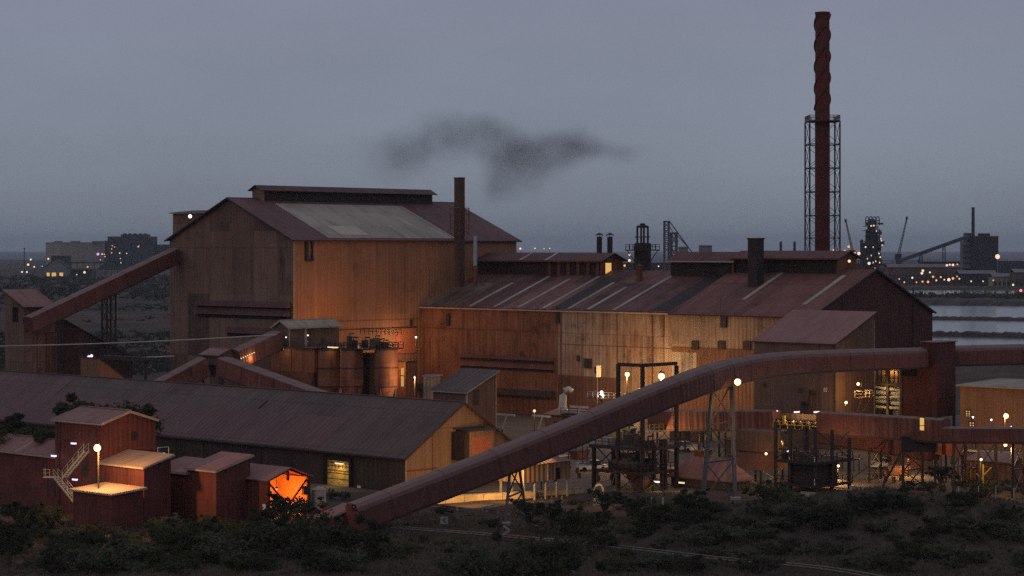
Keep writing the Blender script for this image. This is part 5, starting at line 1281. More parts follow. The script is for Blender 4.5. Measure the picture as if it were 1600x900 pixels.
o = 15; m = MB(); m.box(0,o,-.8,.8,-.5,.3); m.build('bridge_deck', M['steel_dark'], r); 
for i in range(4): MB().box(i*4.6,.3+i*4.6,-.2,.2,-15,-.5).build('leg', M['steel_dark'], r)
m = MB(); rail_mesh(m,[(0,-.8,.3),(o,-.8,.3)],1.1,1.4,.06); lattice(m,(0,0,-8),(0,0,-.5),(o,0,-8),(o,0,-.5),1,.15); m.build('bracing', M['steel_dark'], r)
lamp(139,558,440,'violet white yard lamp seen through the gap beside the tower house, on the farther pole','g_violet',VIOLET,300,.42,pole=10,name='yard_lamp')
lamp(143,556,446,'violet white yard lamp seen through the gap beside the tower house, on the taller pole','g_violet',VIOLET,300,.36,pole=11,name='yard_lamp')
def car(px, D, rz, label, paint):
    r = empty('parked_car', base_of(px,D), rz, label, 'car')
    m = MB(); m.hull8([(-2.1,-.85,.3),(2.1,-.85,.3),(2.1,.85,.3),(-2.1,.85,.3),(-2.05,-.85,.9),(2.0,-.85,.8),(2.0,.85,.8),(-2.05,.85,.9)]); m.build('body', M[paint], r)
    m = MB(); m.hull8([(-1.7,-.78,.9),(1.0,-.78,.87),(1.0,.78,.87),(-1.7,.78,.9),(-1.3,-.65,1.45),(.4,-.65,1.45),(.4,.65,1.45),(-1.3,.65,1.45)]); m.build('cabin_glass', M['glass'], r)
    MB().box(-1.28,.38,-.66,.66,1.45,1.49).build('cabin_roof', M[paint], r)
    for sx in (-1.3,1.3):
        for sy in (-.8,.8): MB().tube([(sx,sy-.1,.32),(sx,sy+.1,.32)],.32,12).build('wheel', M['tyre'], r)
car(124,428,.6,'pale car parked under the violet yard lamps, closest to the tower house','white'); car(136,436,.9,'pale car parked under the violet yard lamps, behind the first','white'); car(650,428,.4,'white vehicle parked beside the pale ribbed panel hut','white')

# ================================================================== CHIMNEY
D = 505; p = W(1285, 470, D); r = empty('chimney', (p.x,p.y,0), ROT+math.pi/4-.72, 'tall dark red chimney with spiral strakes inside a lattice support tower', 'chimney')
zz = lambda py: W(0,py,D).z
zt_ = zz(19); rr = 11.6*D/F
MB().lathe([(rr*1.02,0),(rr,zz(185)),(rr*.95,zt_-.5),(rr*1.02,zt_-.45),(rr*1.02,zt_)], n=40).build('chimney_shaft', M['chimney'], r)
MB().lathe([(rr*.8,zt_+.01),(rr*.8,zt_+.05)], n=24).build('chimney_mouth', M['dark_in'], r)
for k in range(3):
    m = MB(); zs0, zs1 = zz(172), zz(22); N = 110; turns = 1.5
    for i in range(N+1):
        t = 2*math.pi*(k/3+turns*i/N); z_ = zs0+(zs1-zs0)*i/N; c_, s_ = math.cos(t), math.sin(t); rad = rr*.97
        for (ro, dz) in ((rad-.06,-.06),(rad+.34,-.06),(rad+.34,.06),(rad-.06,.06)): m.v.append((ro*c_,ro*s_,z_+dz*1.3))
    for i in range(N):
        for j in range(4): j2=(j+1)%4; m.f.append((i*4+j,i*4+j2,(i+1)*4+j2,(i+1)*4+j))
    m.build('spiral_strake', M['chimney'], r)
hw = 25.5*D/F/math.cos(.0)*.92; zt_ = zz(190)
rot = .02
cs = [(hw*sx,hw*sy) for sx,sy in ((-1,-1),(1,-1),(1,1),(-1,1))]
cr, sr = math.cos(-(ROT+math.pi/4-.72)+.02), math.sin(-(ROT+math.pi/4-.72)+.02)
cs = [(x*cr-y*sr, x*sr+y*cr) for x,y in cs]
for x,y in cs: MB().beam((x,y,0),(x,y,zt_),.27).build('tower_leg', M['steel_dark'], r)
m = MB()
lv = [zz(v) for v in (470,410,372,337,300,263,226,190)]
for i in range(4):
    a_, b_ = cs[i], cs[(i+1)%4]
    for j in range(len(lv)-1):
        m.beam((*a_,lv[j]),(*b_,lv[j+1]),.10); m.beam((*b_,lv[j]),(*a_,lv[j+1]),.099); m.beam((*a_,lv[j+1]),(*b_,lv[j+1]),.2)
m.build('tower_bracing', M['steel_dark'], r)
m = MB(); c5 = [(x*1.0,y*1.0,zt_+.2) for x,y in cs]; rail_mesh(m,c5+[c5[0]],1.1,1.3,.07); m.build('platform_rail', M['steel_rust'], r)
m = MB(); m.hull8([(*c,zt_) for c in cs]+[(*c,zt_+.18) for c in cs]); m.build('platform', M['steel_dark'], r)
# ================================================================== FAR PLANT AND PORT
def far(name, label, cat, px, D, group=None): 
    p = Vector(((px-CX)*D/F, D, 0)); r = empty(name, p, 0, label, cat, group); k = D/F
    return r, (lambda x: (x-px)*k), (lambda y: H-(y-HY)*k), k
def fbox(r, name, mat, x0, x1, z0, z1, d, y0=0): return MB().box(x0,x1,y0,y0+d,z0,z1).build(name, M[mat], r)
# left: beige hall, dark screening plant, lit house, small sheds
r, fx, fz, k = far('port_hall', 'large beige port hall far away on the plain, its end wall catching light', 'hall', 110, 3900)
r.rotation_euler.z = .0
m = MB(); c = [(fx(64),40,0),(fx(94),0,0),(fx(158),60,0),(fx(128),100,0)]
m.hull8([(x,y,0) for x,y,_ in c]+[(x,y,fz(380)) for x,y,_ in c]); m.build('wall', M['far_beige'], r)
m = MB(); m.hull8([(x*1.01,y,fz(380)+.02) for x,y,_ in c]+[(x*1.01,y,fz(378.6)) for x,y,_ in c]); m.build('roof', M['far_grey'], r)
for a,b in ((78,90),(104,118),(138,156)): fbox(r,'roof_vent','far_grey',fx(a),fx(b),fz(378.6),fz(376.4),10,35)
r, fx, fz, k = far('screening_plant', 'dark stepped screening plant on the left horizon', 'plant', 205, 3700)
fbox(r,'upper_block','far_dark',fx(188),fx(228),0,fz(366),40,5); fbox(r,'lower_block','far_dark',fx(168),fx(239),0,fz(369.5),45,0); fbox(r,'side_block','far_dark',fx(162),fx(168)-.2,0,fz(376),30,8); fbox(r,'low_wing','far_dark',fx(239)+.2,fx(268),0,fz(382),40,10)
for px in (192,200,208,217,224): fbox(r,'roof_vent','far_dark',fx(px-2),fx(px+2),fz(366),fz(364.6),8,15)
m = MB(); m.beam((fx(180),-30,fz(404)),(fx(150),-40,fz(432)),6,6); m.build('conveyor', M['far_dark'], r)
r, fx, fz, k = far('lit_house', 'small grey gabled house with three glowing windows on the far plain', 'house', 87, 2700)
a, b = fx(69.5), fx(104)
m = MB(); q0,q1 = fz(417),fz(405.5); 
for y_ in (0,24): m.quad((a,y_,0),(b,y_,0),(b,y_,q0),((a+b)/2,y_,q1),(a,y_,q0))
m.quad((a,0,0),(a,24,0),(a,24,q0),(a,0,q0)); m.quad((b,0,0),(b,24,0),(b,24,q0),(b,0,q0)); m.build('wall', M['far_grey'], r)
m = MB(); m.slab((a-1,-1,q0-.5),((a+b)/2,-1,q1),((a+b)/2,25,q1),(a-1,25,q0-.5),.5); m.slab(((a+b)/2,-1,q1),(b+1,-1,q0-.5),(b+1,25,q0-.5),((a+b)/2,25,q1),.5); m.build('roof', M['far_dark'], r)
for p0,p1 in ((73,77.5),(81,87.5),(93,98.5)): m = MB(); m.box(fx(p0),fx(p1),-.25,-.02,fz(431.5),fz(426)); m.build('window', M['g_win'], r)
r, fx, fz, k = far('open_frame', 'pale open portal frame beside the small lit house', 'frame', 125, 2720)
m = MB(); m.beam((fx(104.5),0,0),(fx(104.5),0,fz(419)),1,1); m.beam((fx(145),0,0),(fx(145),0,fz(418)),1,1); m.beam((fx(104.5),0,fz(419.2)),(fx(145),0,fz(418.2)),1.2,1.0); m.build('portal', M['far_grey'], r); fbox(r,'back_wall','far_dark',fx(106),fx(144),0,fz(421),3,20)
r, fx, fz, k = far('low_shed', 'dark low shed behind the small lit house', 'shed', 88, 3000)
fbox(r,'wall','far_dark',fx(80),fx(104),0,fz(400),30); fbox(r,'roof','far_dark',fx(79.5),fx(104.5),fz(400)+.02,fz(399.4),31,-.5)
r, fx, fz, k = far('pipe_viaduct', 'long thin dark pipe rack crossing the far left plain', 'pipe rack', 140, 2850)
m = MB(); m.box(fx(100),fx(205),0,3,fz(411.5),fz(409)); m.build('rack_beam', M['far_dark'], r)
for i in range(12): fbox(r,'rack_leg','far_dark',fx(102+i*9),fx(102.5+i*9),0,fz(411.5),2,.5)
r, fx, fz, k = far('goods_train', 'low dark train of wagons standing on the far left plain', 'train', 60, 2500)
for i in range(9): 
    fbox(r,'wagon','far_dark' if i%3 else 'far_grey',fx(-8+i*14),fx(4+i*14),fz(436.5),fz(433.5),3)
r, fx, fz, k = far('mast', 'thin dark mast at the far left edge of the plain', 'mast', 38, 3200); m = MB(); m.beam((0,0,0),(0,0,fz(387)),1,1); m.beam((-1.6,0,fz(388.5)),(1.6,0,fz(388.5)),1.2); m.build('mast_pole', M['far_dark'], r)
# right: gantry crane, vats, stacks
r, fx, fz, k = far('gantry_crane', 'grey purple unloader crane with a slanting stay, behind the sooty roof monitor', 'crane', 1055, 2100)
m = MB()
for px, t in ((1038,345.5),(1045,345)): m.beam((fx(px),0,0),(fx(px),0,fz(t)),2.0)
m.box(fx(1036.5),fx(1046.5),-1.5,1.5,fz(347),fz(345)); m.build('mast_leg', M['far_purple'], r)
m = MB()
for px in (1049,1057): m.beam((fx(px),0,0),(fx(px),0,fz(363)),2.4)
m.box(fx(1045),fx(1057.5),-3,3,fz(366),fz(363)); lattice(m,(fx(1049),0,0),(fx(1049),0,fz(364)),(fx(1057),0,0),(fx(1057),0,fz(364)),4,.9); m.build('portal_leg', M['far_purple'], r)
m = MB(); m.beam((fx(1046),0,fz(346)),(fx(1081),0,fz(394)),1.0); m.beam((fx(1047),0,fz(355)),(fx(1060),0,fz(378)),.8); m.beam((fx(1057),0,fz(366)),(fx(1080),0,fz(392)),.8); lattice(m,(fx(1038),0,fz(395)),(fx(1038),0,fz(347)),(fx(1045),0,fz(395)),(fx(1045),0,fz(347)),5,.7); m.build('stay', M['far_purple'], r)
for lab,p0,p1,t in (('pale flat topped tank beside the unloader crane',1060,1075,386.5),('wide pale tank on the horizon above the sooty roof monitor',1092,1112.5,384)):
    r, fx, fz, k = far('storage_tank', lab, 'tank', (p0+p1)/2, 2300); rr = fx(p1); MB().lathe([(rr,0),(rr,fz(t)),(rr*.9,fz(t)+.8)], n=20).build('tank_shell', M['far_grey'], r); MB().lathe([(rr*1.03,fz(t)-1.2),(rr*1.03,fz(t)-.4)],n=20).build('tank_rim', M['far_dark'], r)
for lab,px in (('short far stack, the one closer to the square duct',1220),('short far stack, the one closer to the tall chimney',1241.5)):
    r, fx, fz, k = far('far_stack', lab, 'stack', px, 2400); MB().lathe([(fx(px+2.3),0),(fx(px+2.0),fz(378))], n=12).build('stack_shaft', M['far_dark'], r); MB().lathe([(fx(px+2.3),fz(378)),(fx(px+2.3),fz(377.4))],n=12).build('stack_rim', M['far_grey'], r)
# blast furnace
r, fx, fz, k = far('blast_furnace', 'black tangled blast furnace tower with lit platforms and hooped top on the horizon', 'blast furnace', 1362, 2300)
m = MB(); m.lathe([(fx(1373),0),(fx(1371.5),fz(395)),(fx(1374),fz(385)),(fx(1369),fz(360)),(fx(1368),fz(345)),(fx(1366),fz(342))], n=18); m.build('furnace_shell', M['far_dark'], r)
rq = random.Random(4)
m = MB()
for i,(py,hw_) in enumerate(((432,17),(422,16),(413,15.5),(404,15),(395,16),(386,17),(377,13),(368,12),(360,14),(353,12),(347,9))):
    a_ = hw_*k; m.box(-a_*rq.uniform(.8,1.05),a_*rq.uniform(.8,1.05),-a_*.6,a_*.6,fz(py)-.7,fz(py))
m.build('platform', M['far_dark'], r)
m = MB()
for i in range(26):
    x_ = rq.uniform(-13,13)*k; y_ = rq.uniform(-8,-2); t_ = rq.uniform(352,400); m.beam((x_,y_,fz(440)),(x_*.8,y_,fz(t_)),rq.uniform(.6,1.6))
    px_ = rq.uniform(-12,9)*k; z_ = fz(rq.uniform(350,430)); m.box(px_,px_+rq.uniform(2,6),-11,-5,z_,z_+rq.uniform(1.5,5))
m.build('pipework', M['far_dark'], r)
m = MB()
for px in (1355,1360.5,1366,1371.5):
    pts = [(fx(px-2.4)+4.8*k*.5*(1-math.cos(t*math.pi/8)),0,fz(343)+ (5.5*k if 0 else 0)+4.6*k*math.sin(t*math.pi/8)) for t in range(9)]
    m.tube([(pts[0][0],0,fz(352))]+pts+[(pts[-1][0],0,fz(352))],.55,6)
m.box(fx(1352.5),fx(1374),-2,2,fz(345.5),fz(344)); m.build('top_hoops', M['far_dark'], r)
m = MB()
for i in range(8): m.box(fx(1372)+(i%2),fx(1372)+1.2+(i%2),-7,-6,fz(430-i*9),fz(424-i*9))
m.build('lit_stair', M['far_grey'], r)
for px_,t in ((1345,376),(1349.5,381)): m = MB(); m.lathe([(fx(1362+2.6),0),(fx(1362+2.6),fz(t)),(fx(1362+1),fz(t-2))],c=(fx(px_),-6,0),n=12); m.build('stove', M['far_dark'], r)
for px_,py_,w_ in ((1358,353,2.2),(1362,352.5,2.2),(1366,361,1.2),(1373,373,1.3),(1374,376,1.3),(1361,386,1.2),(1370,396,1.6),(1358,399,1),(1365,408,1.2),(1371,410,1.4),(1372,401.5,1.8),(1352,404,1),(1361,410,1),(1375,383,1),(1364,419,1.2)):
    m = MB(); m.box(fx(px_-w_/2),fx(px_+w_/2),-14,-13.2,fz(py_)-.8,fz(py_)+.6); m.build('platform_light', M['g_win_y' if w_>1.1 else 'g_far_p'], r)
for lab,x0,y0,x1,y1 in (('far luffing crane jib leaning towards the tall chimney',1332,392,1321.5,345),('far luffing crane jib leaning away beside the blast furnace',1404,398,1417,341)):
    r, fx, fz, k = far('jib_crane', lab, 'crane', x0, 2500)
    m = MB()
    for dx in (-1.6,1.6): m.beam((dx*k*1.0,0,fz(y0)),(fx(x1)+dx*.35*k,0,fz(y1)),.8)
    lattice(m,(-1.6*k,.1,fz(y0)),(fx(x1)-.5*k,.1,fz(y1)),(1.6*k,.1,fz(y0)),(fx(x1)+.5*k,.1,fz(y1)),12,.35); m.build('jib', M['far_grey'], r)
    m = MB(); m.box(fx(x1)-1.8*k,fx(x1)+1.5*k,-1,1,fz(y1+2),fz(y1-2.5)); m.build('jib_head', M['far_dark'], r)
    m = MB(); m.box(-5*k,4*k,-4,4,fz(y0)-6,fz(y0)+1); m.beam((0,0,0),(0,0,fz(y0)-5.9),5); m.build('crane_house', M['far_dark'], r)
# coke plant block with inclined conveyor and stack
r, fx, fz, k = far('far_works', 'tall dark block with a slim stack on its roof edge, right of the blast furnace', 'works', 1530, 2150)
fbox(r,'block','far_dark',fx(1519),fx(1560),0,fz(370),26,0); fbox(r,'roof_house','far_dark',fx(1534),fx(1549),fz(370),fz(364.5),12,6); fbox(r,'head_house','far_dark',fx(1512),fx(1519)-.05,fz(376),fz(364),16,4)
fbox(r,'pale_bay','far_grey',fx(1506.5),fx(1519)-.1,0,fz(376),14,6)
m = MB()
for i in range(7): m.box(fx(1505),fx(1519)-.05,3,5.6,fz(384+i*9),fz(383+i*9))
m.build('bay_floor', M['far_dark'], r)
MB().lathe([(fx(1532.7),fz(372)),(fx(1532.4),fz(324.5)),(fx(1533),fz(324.4)),(fx(1533),fz(323.5))],c=(fx(1524.5),12,0),n=14).build('stack', M['far_dark'], r)
fbox(r,'parapet','far_brown',fx(1518.6),fx(1560.6),fz(370)+.02,fz(368.8),27,-.4)
r, fx, fz, k = far('far_conveyor', 'long purple dark conveyor climbing to the tall far block', 'conveyor', 1460, 2140)
m = MB(); m.beam((fx(1402),0,fz(409)),(fx(1513),0,fz(369.5)),4.2,3.4); m.build('conveyor_shell', M['far_purple'], r)
for px,t in ((1475,381),(1439,395)):
    m = MB(); m.beam((fx(px)-1.2,0,0),(fx(px)-1.2,0,fz(t)),.7); m.beam((fx(px)+1.2,0,0),(fx(px)+1.2,0,fz(t)),.7); lattice(m,(fx(px)-1.2,0,0),(fx(px)-1.2,0,fz(t)),(fx(px)+1.2,0,0),(fx(px)+1.2,0,fz(t)),5,.3); m.build('conveyor_bent', M['far_dark'], r)
for lab,p0,p1,t,D_,mt in (('low long far shed with a row of lamps in front, across the channel',1388,1500,418,2120,'far_brown'),('dark far shed left of the tall block',1440,1508,409,2400,'far_dark'),('pale low far roof at the foot of the tall block',1552,1586,433,1980,'far_beige'),('small reddish far house at the photo edge across the channel',1586,1640,426,1960,'far_brown'),('dark long far shed on the horizon at the photo edge',1560,1700,408,2700,'far_dark'),('dark sheds behind the chimney foot',1312,1390,412,2500,'far_dark'),('low dark far shed between the two far roofs',1500,1556,428,2050,'far_dark'),('dim low warehouse behind the scrubber tower',960,1050,411,2300,'far_dark'),('dim low far shed left of the scrubber tower',806,960,399,2900,'far_dark')):
    r, fx, fz, k = far('far_shed', lab, 'shed', (p0+p1)/2, D_); a_,b_ = fx(p0),fx(p1); fbox(r,'wall',mt,a_,b_,0,fz(t),20)
    m = MB(); m.slab((a_-1,-1,fz(t)),(b_+1,-1,fz(t)),(b_+1,10,fz(t)+3),(a_-1,10,fz(t)+3),.4); m.slab((a_-1,10,fz(t)+3),(b_+1,10,fz(t)+3),(b_+1,21,fz(t)),(a_-1,21,fz(t)),.4); m.build('roof', M['far_grey'], r)
    m = MB(); n_ = int((p1-p0)/6)
    for i in range(n_): x_ = a_+(b_-a_)*(i+.5)/n_; m.box(x_-1.2,x_+1.2,-.2,-.02,1,fz(t)*.6)
    m.build('bay_door', M['far_dark'], r)
r, fx, fz, k = far('gas_holder', 'round reddish far tank behind the ridge of the dark red hall', 'tank', 1378, 2000); MB().lathe([(fx(1383),0),(fx(1383),fz(419)),(fx(1381),fz(416)),(.5,fz(415))],n=16).build('tank_shell', M['far_brown'], r); MB().lathe([(fx(1383.4),fz(421)),(fx(1383.4),fz(420.4))],n=16).build('tank_rim', M['far_dark'], r)
r, fx, fz, k = far('water_post', 'thin dark post standing in the pond edge beyond the dark gable', 'post', 1427, 1480); m = MB(); m.beam((0,0,-1),(0,0,fz(449)),1.1); m.build('post', M['far_dark'], r)
r, fx, fz, k = far('floodlight_mast', 'tall floodlight mast with a bright pinkish lamp beside the tall far block', 'mast', 1558.5, 2020); MB().beam((0,0,0),(0,0,fz(402.5)),.7).build('mast_pole', M['far_grey'], r); MB().ball((0,-.5,fz(401)),2.2,10).build('lamp_globe', M['g_far_p'], r)
# small far lights
def flamp(px, py, D, mat, rr, label, group):
    p = W(px,py,D); r = empty('far_lamp', (p.x,p.y,0), 0, label, 'lamp', group)
    MB().ball((0,0,p.z), rr*.72, 8).build('lamp_globe', M[mat], r, True)
    if p.z > .8: MB().beam((0,.3,0),(0,.3,p.z),.35).build('pole', M['far_dark'], r)
GR = {'lp': ('far peach lamp on the left plain by the lit house','far lamps by the lit house'), 'lo': ('far orange lamp at the screening plant','far lamps at the screening plant'), 'rp': ('far peach lamp among the plant across the channel','far lamps across the channel'), 'rf': ('far lamp around the blast furnace foot','far lamps round the blast furnace'), 'rb': ('far lamp seen between the flues and the scrubber tower','far lamps behind the roof monitors'), 'rh': ('far lamp on the horizon under the long far conveyor','far lamps under the far conveyor')}
for px,py,D_,mat,rr,gk in (
 (48,405.5,2500,'g_far_p',1.5,'lp'),(44,413.5,2450,'g_far_p',1.8,'lp'),(53.5,417,2450,'g_far_p',1.3,'lp'),(34.5,425,2400,'g_far_w',1.4,'lp'),(42,425,2400,'g_far_w',1.4,'lp'),(75.5,404.5,2700,'g_far_p',1.6,'lp'),(66,416,2650,'g_far_w',.8,'lp'),(132,425.5,2450,'g_far_p',1.9,'lp'),(137,417,2450,'g_far_o',1.3,'lp'),(120,429,2450,'g_far_w',.9,'lp'),
 (159.5,397,3000,'g_far_p',1.4,'lo'),(163,397.5,3000,'g_far_o',1.2,'lo'),(175.5,384,3100,'g_far_o',1.1,'lo'),(179,386,3100,'g_far_o',1.0,'lo'),(174.5,389,3100,'g_far_o',1.1,'lo'),(174.5,395,3000,'g_far_o',1.2,'lo'),(187,395.5,3000,'g_far_p',1.3,'lo'),(198,396,3000,'g_far_w',1.1,'lo'),(216,385.5,3100,'g_far_o',1.4,'lo'),(157,406,2900,'g_far_o',1.0,'lo'),(188,404,2900,'g_far_w',.9,'lo'),(189,410.5,2850,'g_far_w',1.0,'lo'),(164,401,2900,'g_far_w',.9,'lo'),(217,384,3200,'g_far_o',.9,'lo'),
 (813,388.5,2600,'g_far_p',1.7,'rb'),(836,388,2600,'g_far_p',1.1,'rb'),(850,388.5,2600,'g_far_o',1.0,'rb'),(859,388,2600,'g_far_p',.9,'rb'),(984,398,2300,'g_far_p',1.7,'rb'),(983.5,407,2250,'g_far_p',2.0,'rb'),(1029,416,2250,'g_far_p',1.0,'rb'),(1045,416,2250,'g_far_p',1.0,'rb'),(1029,426,2150,'g_far_w',1.1,'rb'),(1052,397.5,2200,'g_far_o',1.1,'rb'),(976,415,2250,'g_far_o',1.6,'rb'),
 (1303,391,2200,'g_far_o',1.9,'rf'),(1326,385.5,2250,'g_far_o',1.8,'rf'),(1320,392,2250,'g_far_o',1.7,'rf'),(1342,396,2200,'g_far_p',2.2,'rf'),(1336,395,2250,'g_far_o',1.2,'rf'),(1352.5,386,2250,'g_far_p',1.2,'rf'),(1358,411.5,2150,'g_far_w',2.1,'rf'),(1332.5,410.5,2200,'g_far_w',1.1,'rf'),(1332.5,414,2200,'g_far_w',1.0,'rf'),(1341,404,2200,'g_far_o',.9,'rf'),(1311,398,2250,'g_far_o',1.0,'rf'),
 (1450,406.5,2700,'g_far_p',1.1,'rh'),(1455,406.5,2700,'g_far_p',1.1,'rh'),(1467.5,406.5,2700,'g_far_p',1.5,'rh'),(1475.5,405.5,2700,'g_far_w',1.1,'rh'),
 (1479.5,414.5,2080,'g_far_p',1.5,'rp'),(1484,413.5,2080,'g_far_p',1.2,'rp'),(1489,414,2080,'g_far_p',1.6,'rp'),(1496,413,2080,'g_far_o',1.0,'rp'),(1442,423,2050,'g_far_p',1.6,'rp'),(1440.5,427,2050,'g_far_p',1.7,'rp'),(1453,425.5,2040,'g_far_w',1.2,'rp'),(1425.5,434,1990,'g_far_p',1.3,'rp'),(1458,432.5,2000,'g_far_o',1.4,'rp'),(1470,433,2000,'g_far_o',1.2,'rp'),(1482.5,437,1960,'g_far_p',2.0,'rp'),(1489,435,1970,'g_far_o',1.6,'rp'),(1475.5,437,1960,'g_far_w',1.0,'rp'),(1441.5,440,1940,'g_far_o',1.2,'rp'),(1450,440.5,1940,'g_far_o',1.5,'rp'),(1463,438,1950,'g_far_w',1.1,'rp'),(1495.5,432,1990,'g_far_o',.9,'rp'),(1499,435.5,1970,'g_far_p',1.0,'rp'),(1517.5,439.5,1940,'g_far_w',1.0,'rp'),(1536,439.5,1940,'g_far_w',.9,'rp'),(1583,445,1900,'g_win_y',1.3,'rp'),(1405,436,1980,'g_far_o',.9,'rp'),(1413,441,1940,'g_far_o',1.0,'rp'),(1432,441,1940,'g_far_o',.9,'rp'),(1552,438,1950,'g_far_o',.9,'rp')):
    flamp(px,py,D_,mat,rr,*GR[gk])
p = W(153,397,3000); r = empty('far_lamp', (p.x,p.y,0), 0, 'violet far lamp, the only one of its colour on the left plain', 'lamp'); MB().ball((0,0,p.z),1.9,8).build('lamp_globe', M['g_far_v'], r, True); MB().beam((0,.3,0),(0,.3,p.z),.35).build('pole', M['far_dark'], r)
p = W(1595,454,1700); r = empty('channel_beacon', (p.x,p.y,-.4), 0, 'red beacon on a short post in the far channel', 'beacon'); MB().ball((0,0,p.z+.4),1.1,8).build('lamp_globe', M['g_red'], r, True); MB().beam((0,.2,-.5),(0,.2,p.z),.5).build('post', M['far_dark'], r)

# ================================================================== SMOKE
def smoke(name, label, blobs, dens, seed):
    m = MB(); D = 560
    c0 = W(790,240,D)
    import mathutils
    bm_lo = Vector((1e9,)*3); bm_hi = -bm_lo
    nodes = NT(name+'_volume'); tc = nodes.add('TexCoord'); P = tc.outputs['Object']
    dn = None
    warp = nodes.add('TexNoise'); nodes.link(P, warp.inputs['Vector']); warp.inputs['Scale'].default_value = .05; warp.inputs['Detail'].default_value = 3
    wv = nodes.add('VectorMath', operation='MULTIPLY_ADD'); nodes.link(warp.outputs['Color'], wv.inputs[0]); wv.inputs[1].default_value = (13,13,13); nodes.link(P, wv.inputs[2])
    for (px,py,rx,rz,s) in blobs:
        c = W(px,py,D)-c0; k = D/F; c += Vector((6.5,6.5,6.5))
        mp_ = nodes.add('VectorMath', operation='SUBTRACT'); nodes.link(wv.outputs[0], mp_.inputs[0]); mp_.inputs[1].default_value = c
        dv = nodes.add('VectorMath', operation='DIVIDE'); nodes.link(mp_.outputs[0], dv.inputs[0]); ry = (rx+rz)/2*.7
        dv.inputs[1].default_value = (rx*k, ry*k, rz*k)
        ln = nodes.add('VectorMath', operation='LENGTH'); nodes.link(dv.outputs[0], ln.inputs[0])
        v = nodes.math('MULTIPLY', nodes.math('POWER', nodes.math('SUBTRACT', 1.0, ln.outputs[1], clamp=True), 1.3), s)
        dn = v if dn is None else nodes.math('ADD', dn, v)
        for q in (-1,1):
            e = c-Vector((6.5,6.5,6.5))+Vector((rx*k+10,ry*k+10,rz*k+10))*q
            bm_lo = Vector(map(min,bm_lo,e)); bm_hi = Vector(map(max,bm_hi,e))
    tn = nodes.noise(P, .09, 4, .55)
    dn = nodes.math('MULTIPLY', dn, nodes.ramp(tn, .22, .70))
    pv = nodes.add('VolumeAbsorption'); pv.inputs['Color'].default_value = (.05,.05,.055,1); nodes.link(nodes.math('MULTIPLY', dn, dens), pv.inputs['Density'])
    nodes.link(pv.outputs[0], nodes.out.inputs[1])
    m = MB(); m.box(bm_lo.x,bm_hi.x,bm_lo.y,bm_hi.y,bm_lo.z,bm_hi.z)
    o = m.build('smoke', nodes.m); o.location = c0; tag(o, label, 'smoke', None, 'stuff'); return o
smoke('smoke_plume', 'soft dark drifting smoke above the roof of the large rusty hall', ((700,212,80,42,1.0),(650,232,70,52,.55),(610,243,70,50,.6),(750,222,90,46,1.0),(800,232,85,52,1.0),(812,262,60,52,1.0),(850,242,80,48,1.1),(895,228,62,44,1.2),(930,236,58,28,.9),(968,238,62,17,1.0),(790,285,38,34,.7)), .125, 1)

# ================================================================== RAILWAY
tr = [hit(px,py) for px,py in ((470,812),(560,824),(640,832),(720,838),(800,845),(900,853.5),(1000,863),(1140,880.5),(1250,893),(1330,903),(1420,915))]
fine = []
for i in range(len(tr)-1):
    for k in range(8): fine.append(tr[i].lerp(tr[i+1],k/8))
for p in fine: p.z = gz(p.x,p.y)
for _ in range(26):
    fine = [fine[0]]+[(fine[i-1]+fine[i]*2+fine[i+1])/4 for i in range(1,len(fine)-1)]+[fine[-1]]
zz_ = [p.z for p in fine]
for _ in range(60): zz_ = [zz_[0]]+[(zz_[i-1]+zz_[i]*2+zz_[i+1])/4 for i in range(1,len(zz_)-1)]+[zz_[-1]]
for p, z_ in zip(fine, zz_): p.z = z_+.22
r = empty('railway_track', fine[0], 0, 'single worn railway track curving through the scrub in the foreground', 'railway'); o = fine[0].copy()
def side(i):
    d = fine[min(i+1,len(fine)-1)]-fine[max(i-1,0)]; d.z = 0; return Vector((-d.y,d.x,0)).normalized()
m = MB()
for i,p in enumerate(fine):
    s = side(i)
    for w_,z_ in ((-2.8,-1.0),(-1.4,.12),(1.4,.12),(2.8,-1.0)): m.v.append(tuple(p-o+s*w_+Vector((0,0,z_))))
for i in range(len(fine)-1):
    for k in range(3): m.f.append((i*4+k,i*4+k+1,(i+1)*4+k+1,(i+1)*4+k))
M['ballast'] = plain('dusty_ballast', (.058,.043,.032), .95, var=.6, scale=3)
m.build('ballast_bed', M['ballast'], r)
for w_ in (-.76,.76):
    m = MB()
    for i in range(len(fine)-1): m.beam(fine[i]-o+side(i)*w_+Vector((0,0,.31)), fine[i+1]-o+side(i+1)*w_+Vector((0,0,.265)), .08, .09)
    m.build('rail', M['rail_steel'], r)
L_ = 0; last = -1; base_s = None; cnt = 0
for i in range(len(fine)-1):
    seg = (fine[i+1]-fine[i]).length; t = 0
    while True:
        nxt = last+1.05-L_
        if nxt > seg or cnt >= 98: break
        p = fine[i].lerp(fine[i+1], nxt/seg)-o; last += 1.05; s = side(i); cnt += 1
        if base_s is None: base_s = MB().box(-1.25,1.25,-.13,.13,.1,.22).build('sleeper', M['sleeper'], r); c = base_s
        else: c = base_s.copy(); COL.objects.link(c); c.parent = r
        c.location = p; c.rotation_euler.z = math.atan2(s.y,s.x)
    L_ += seg
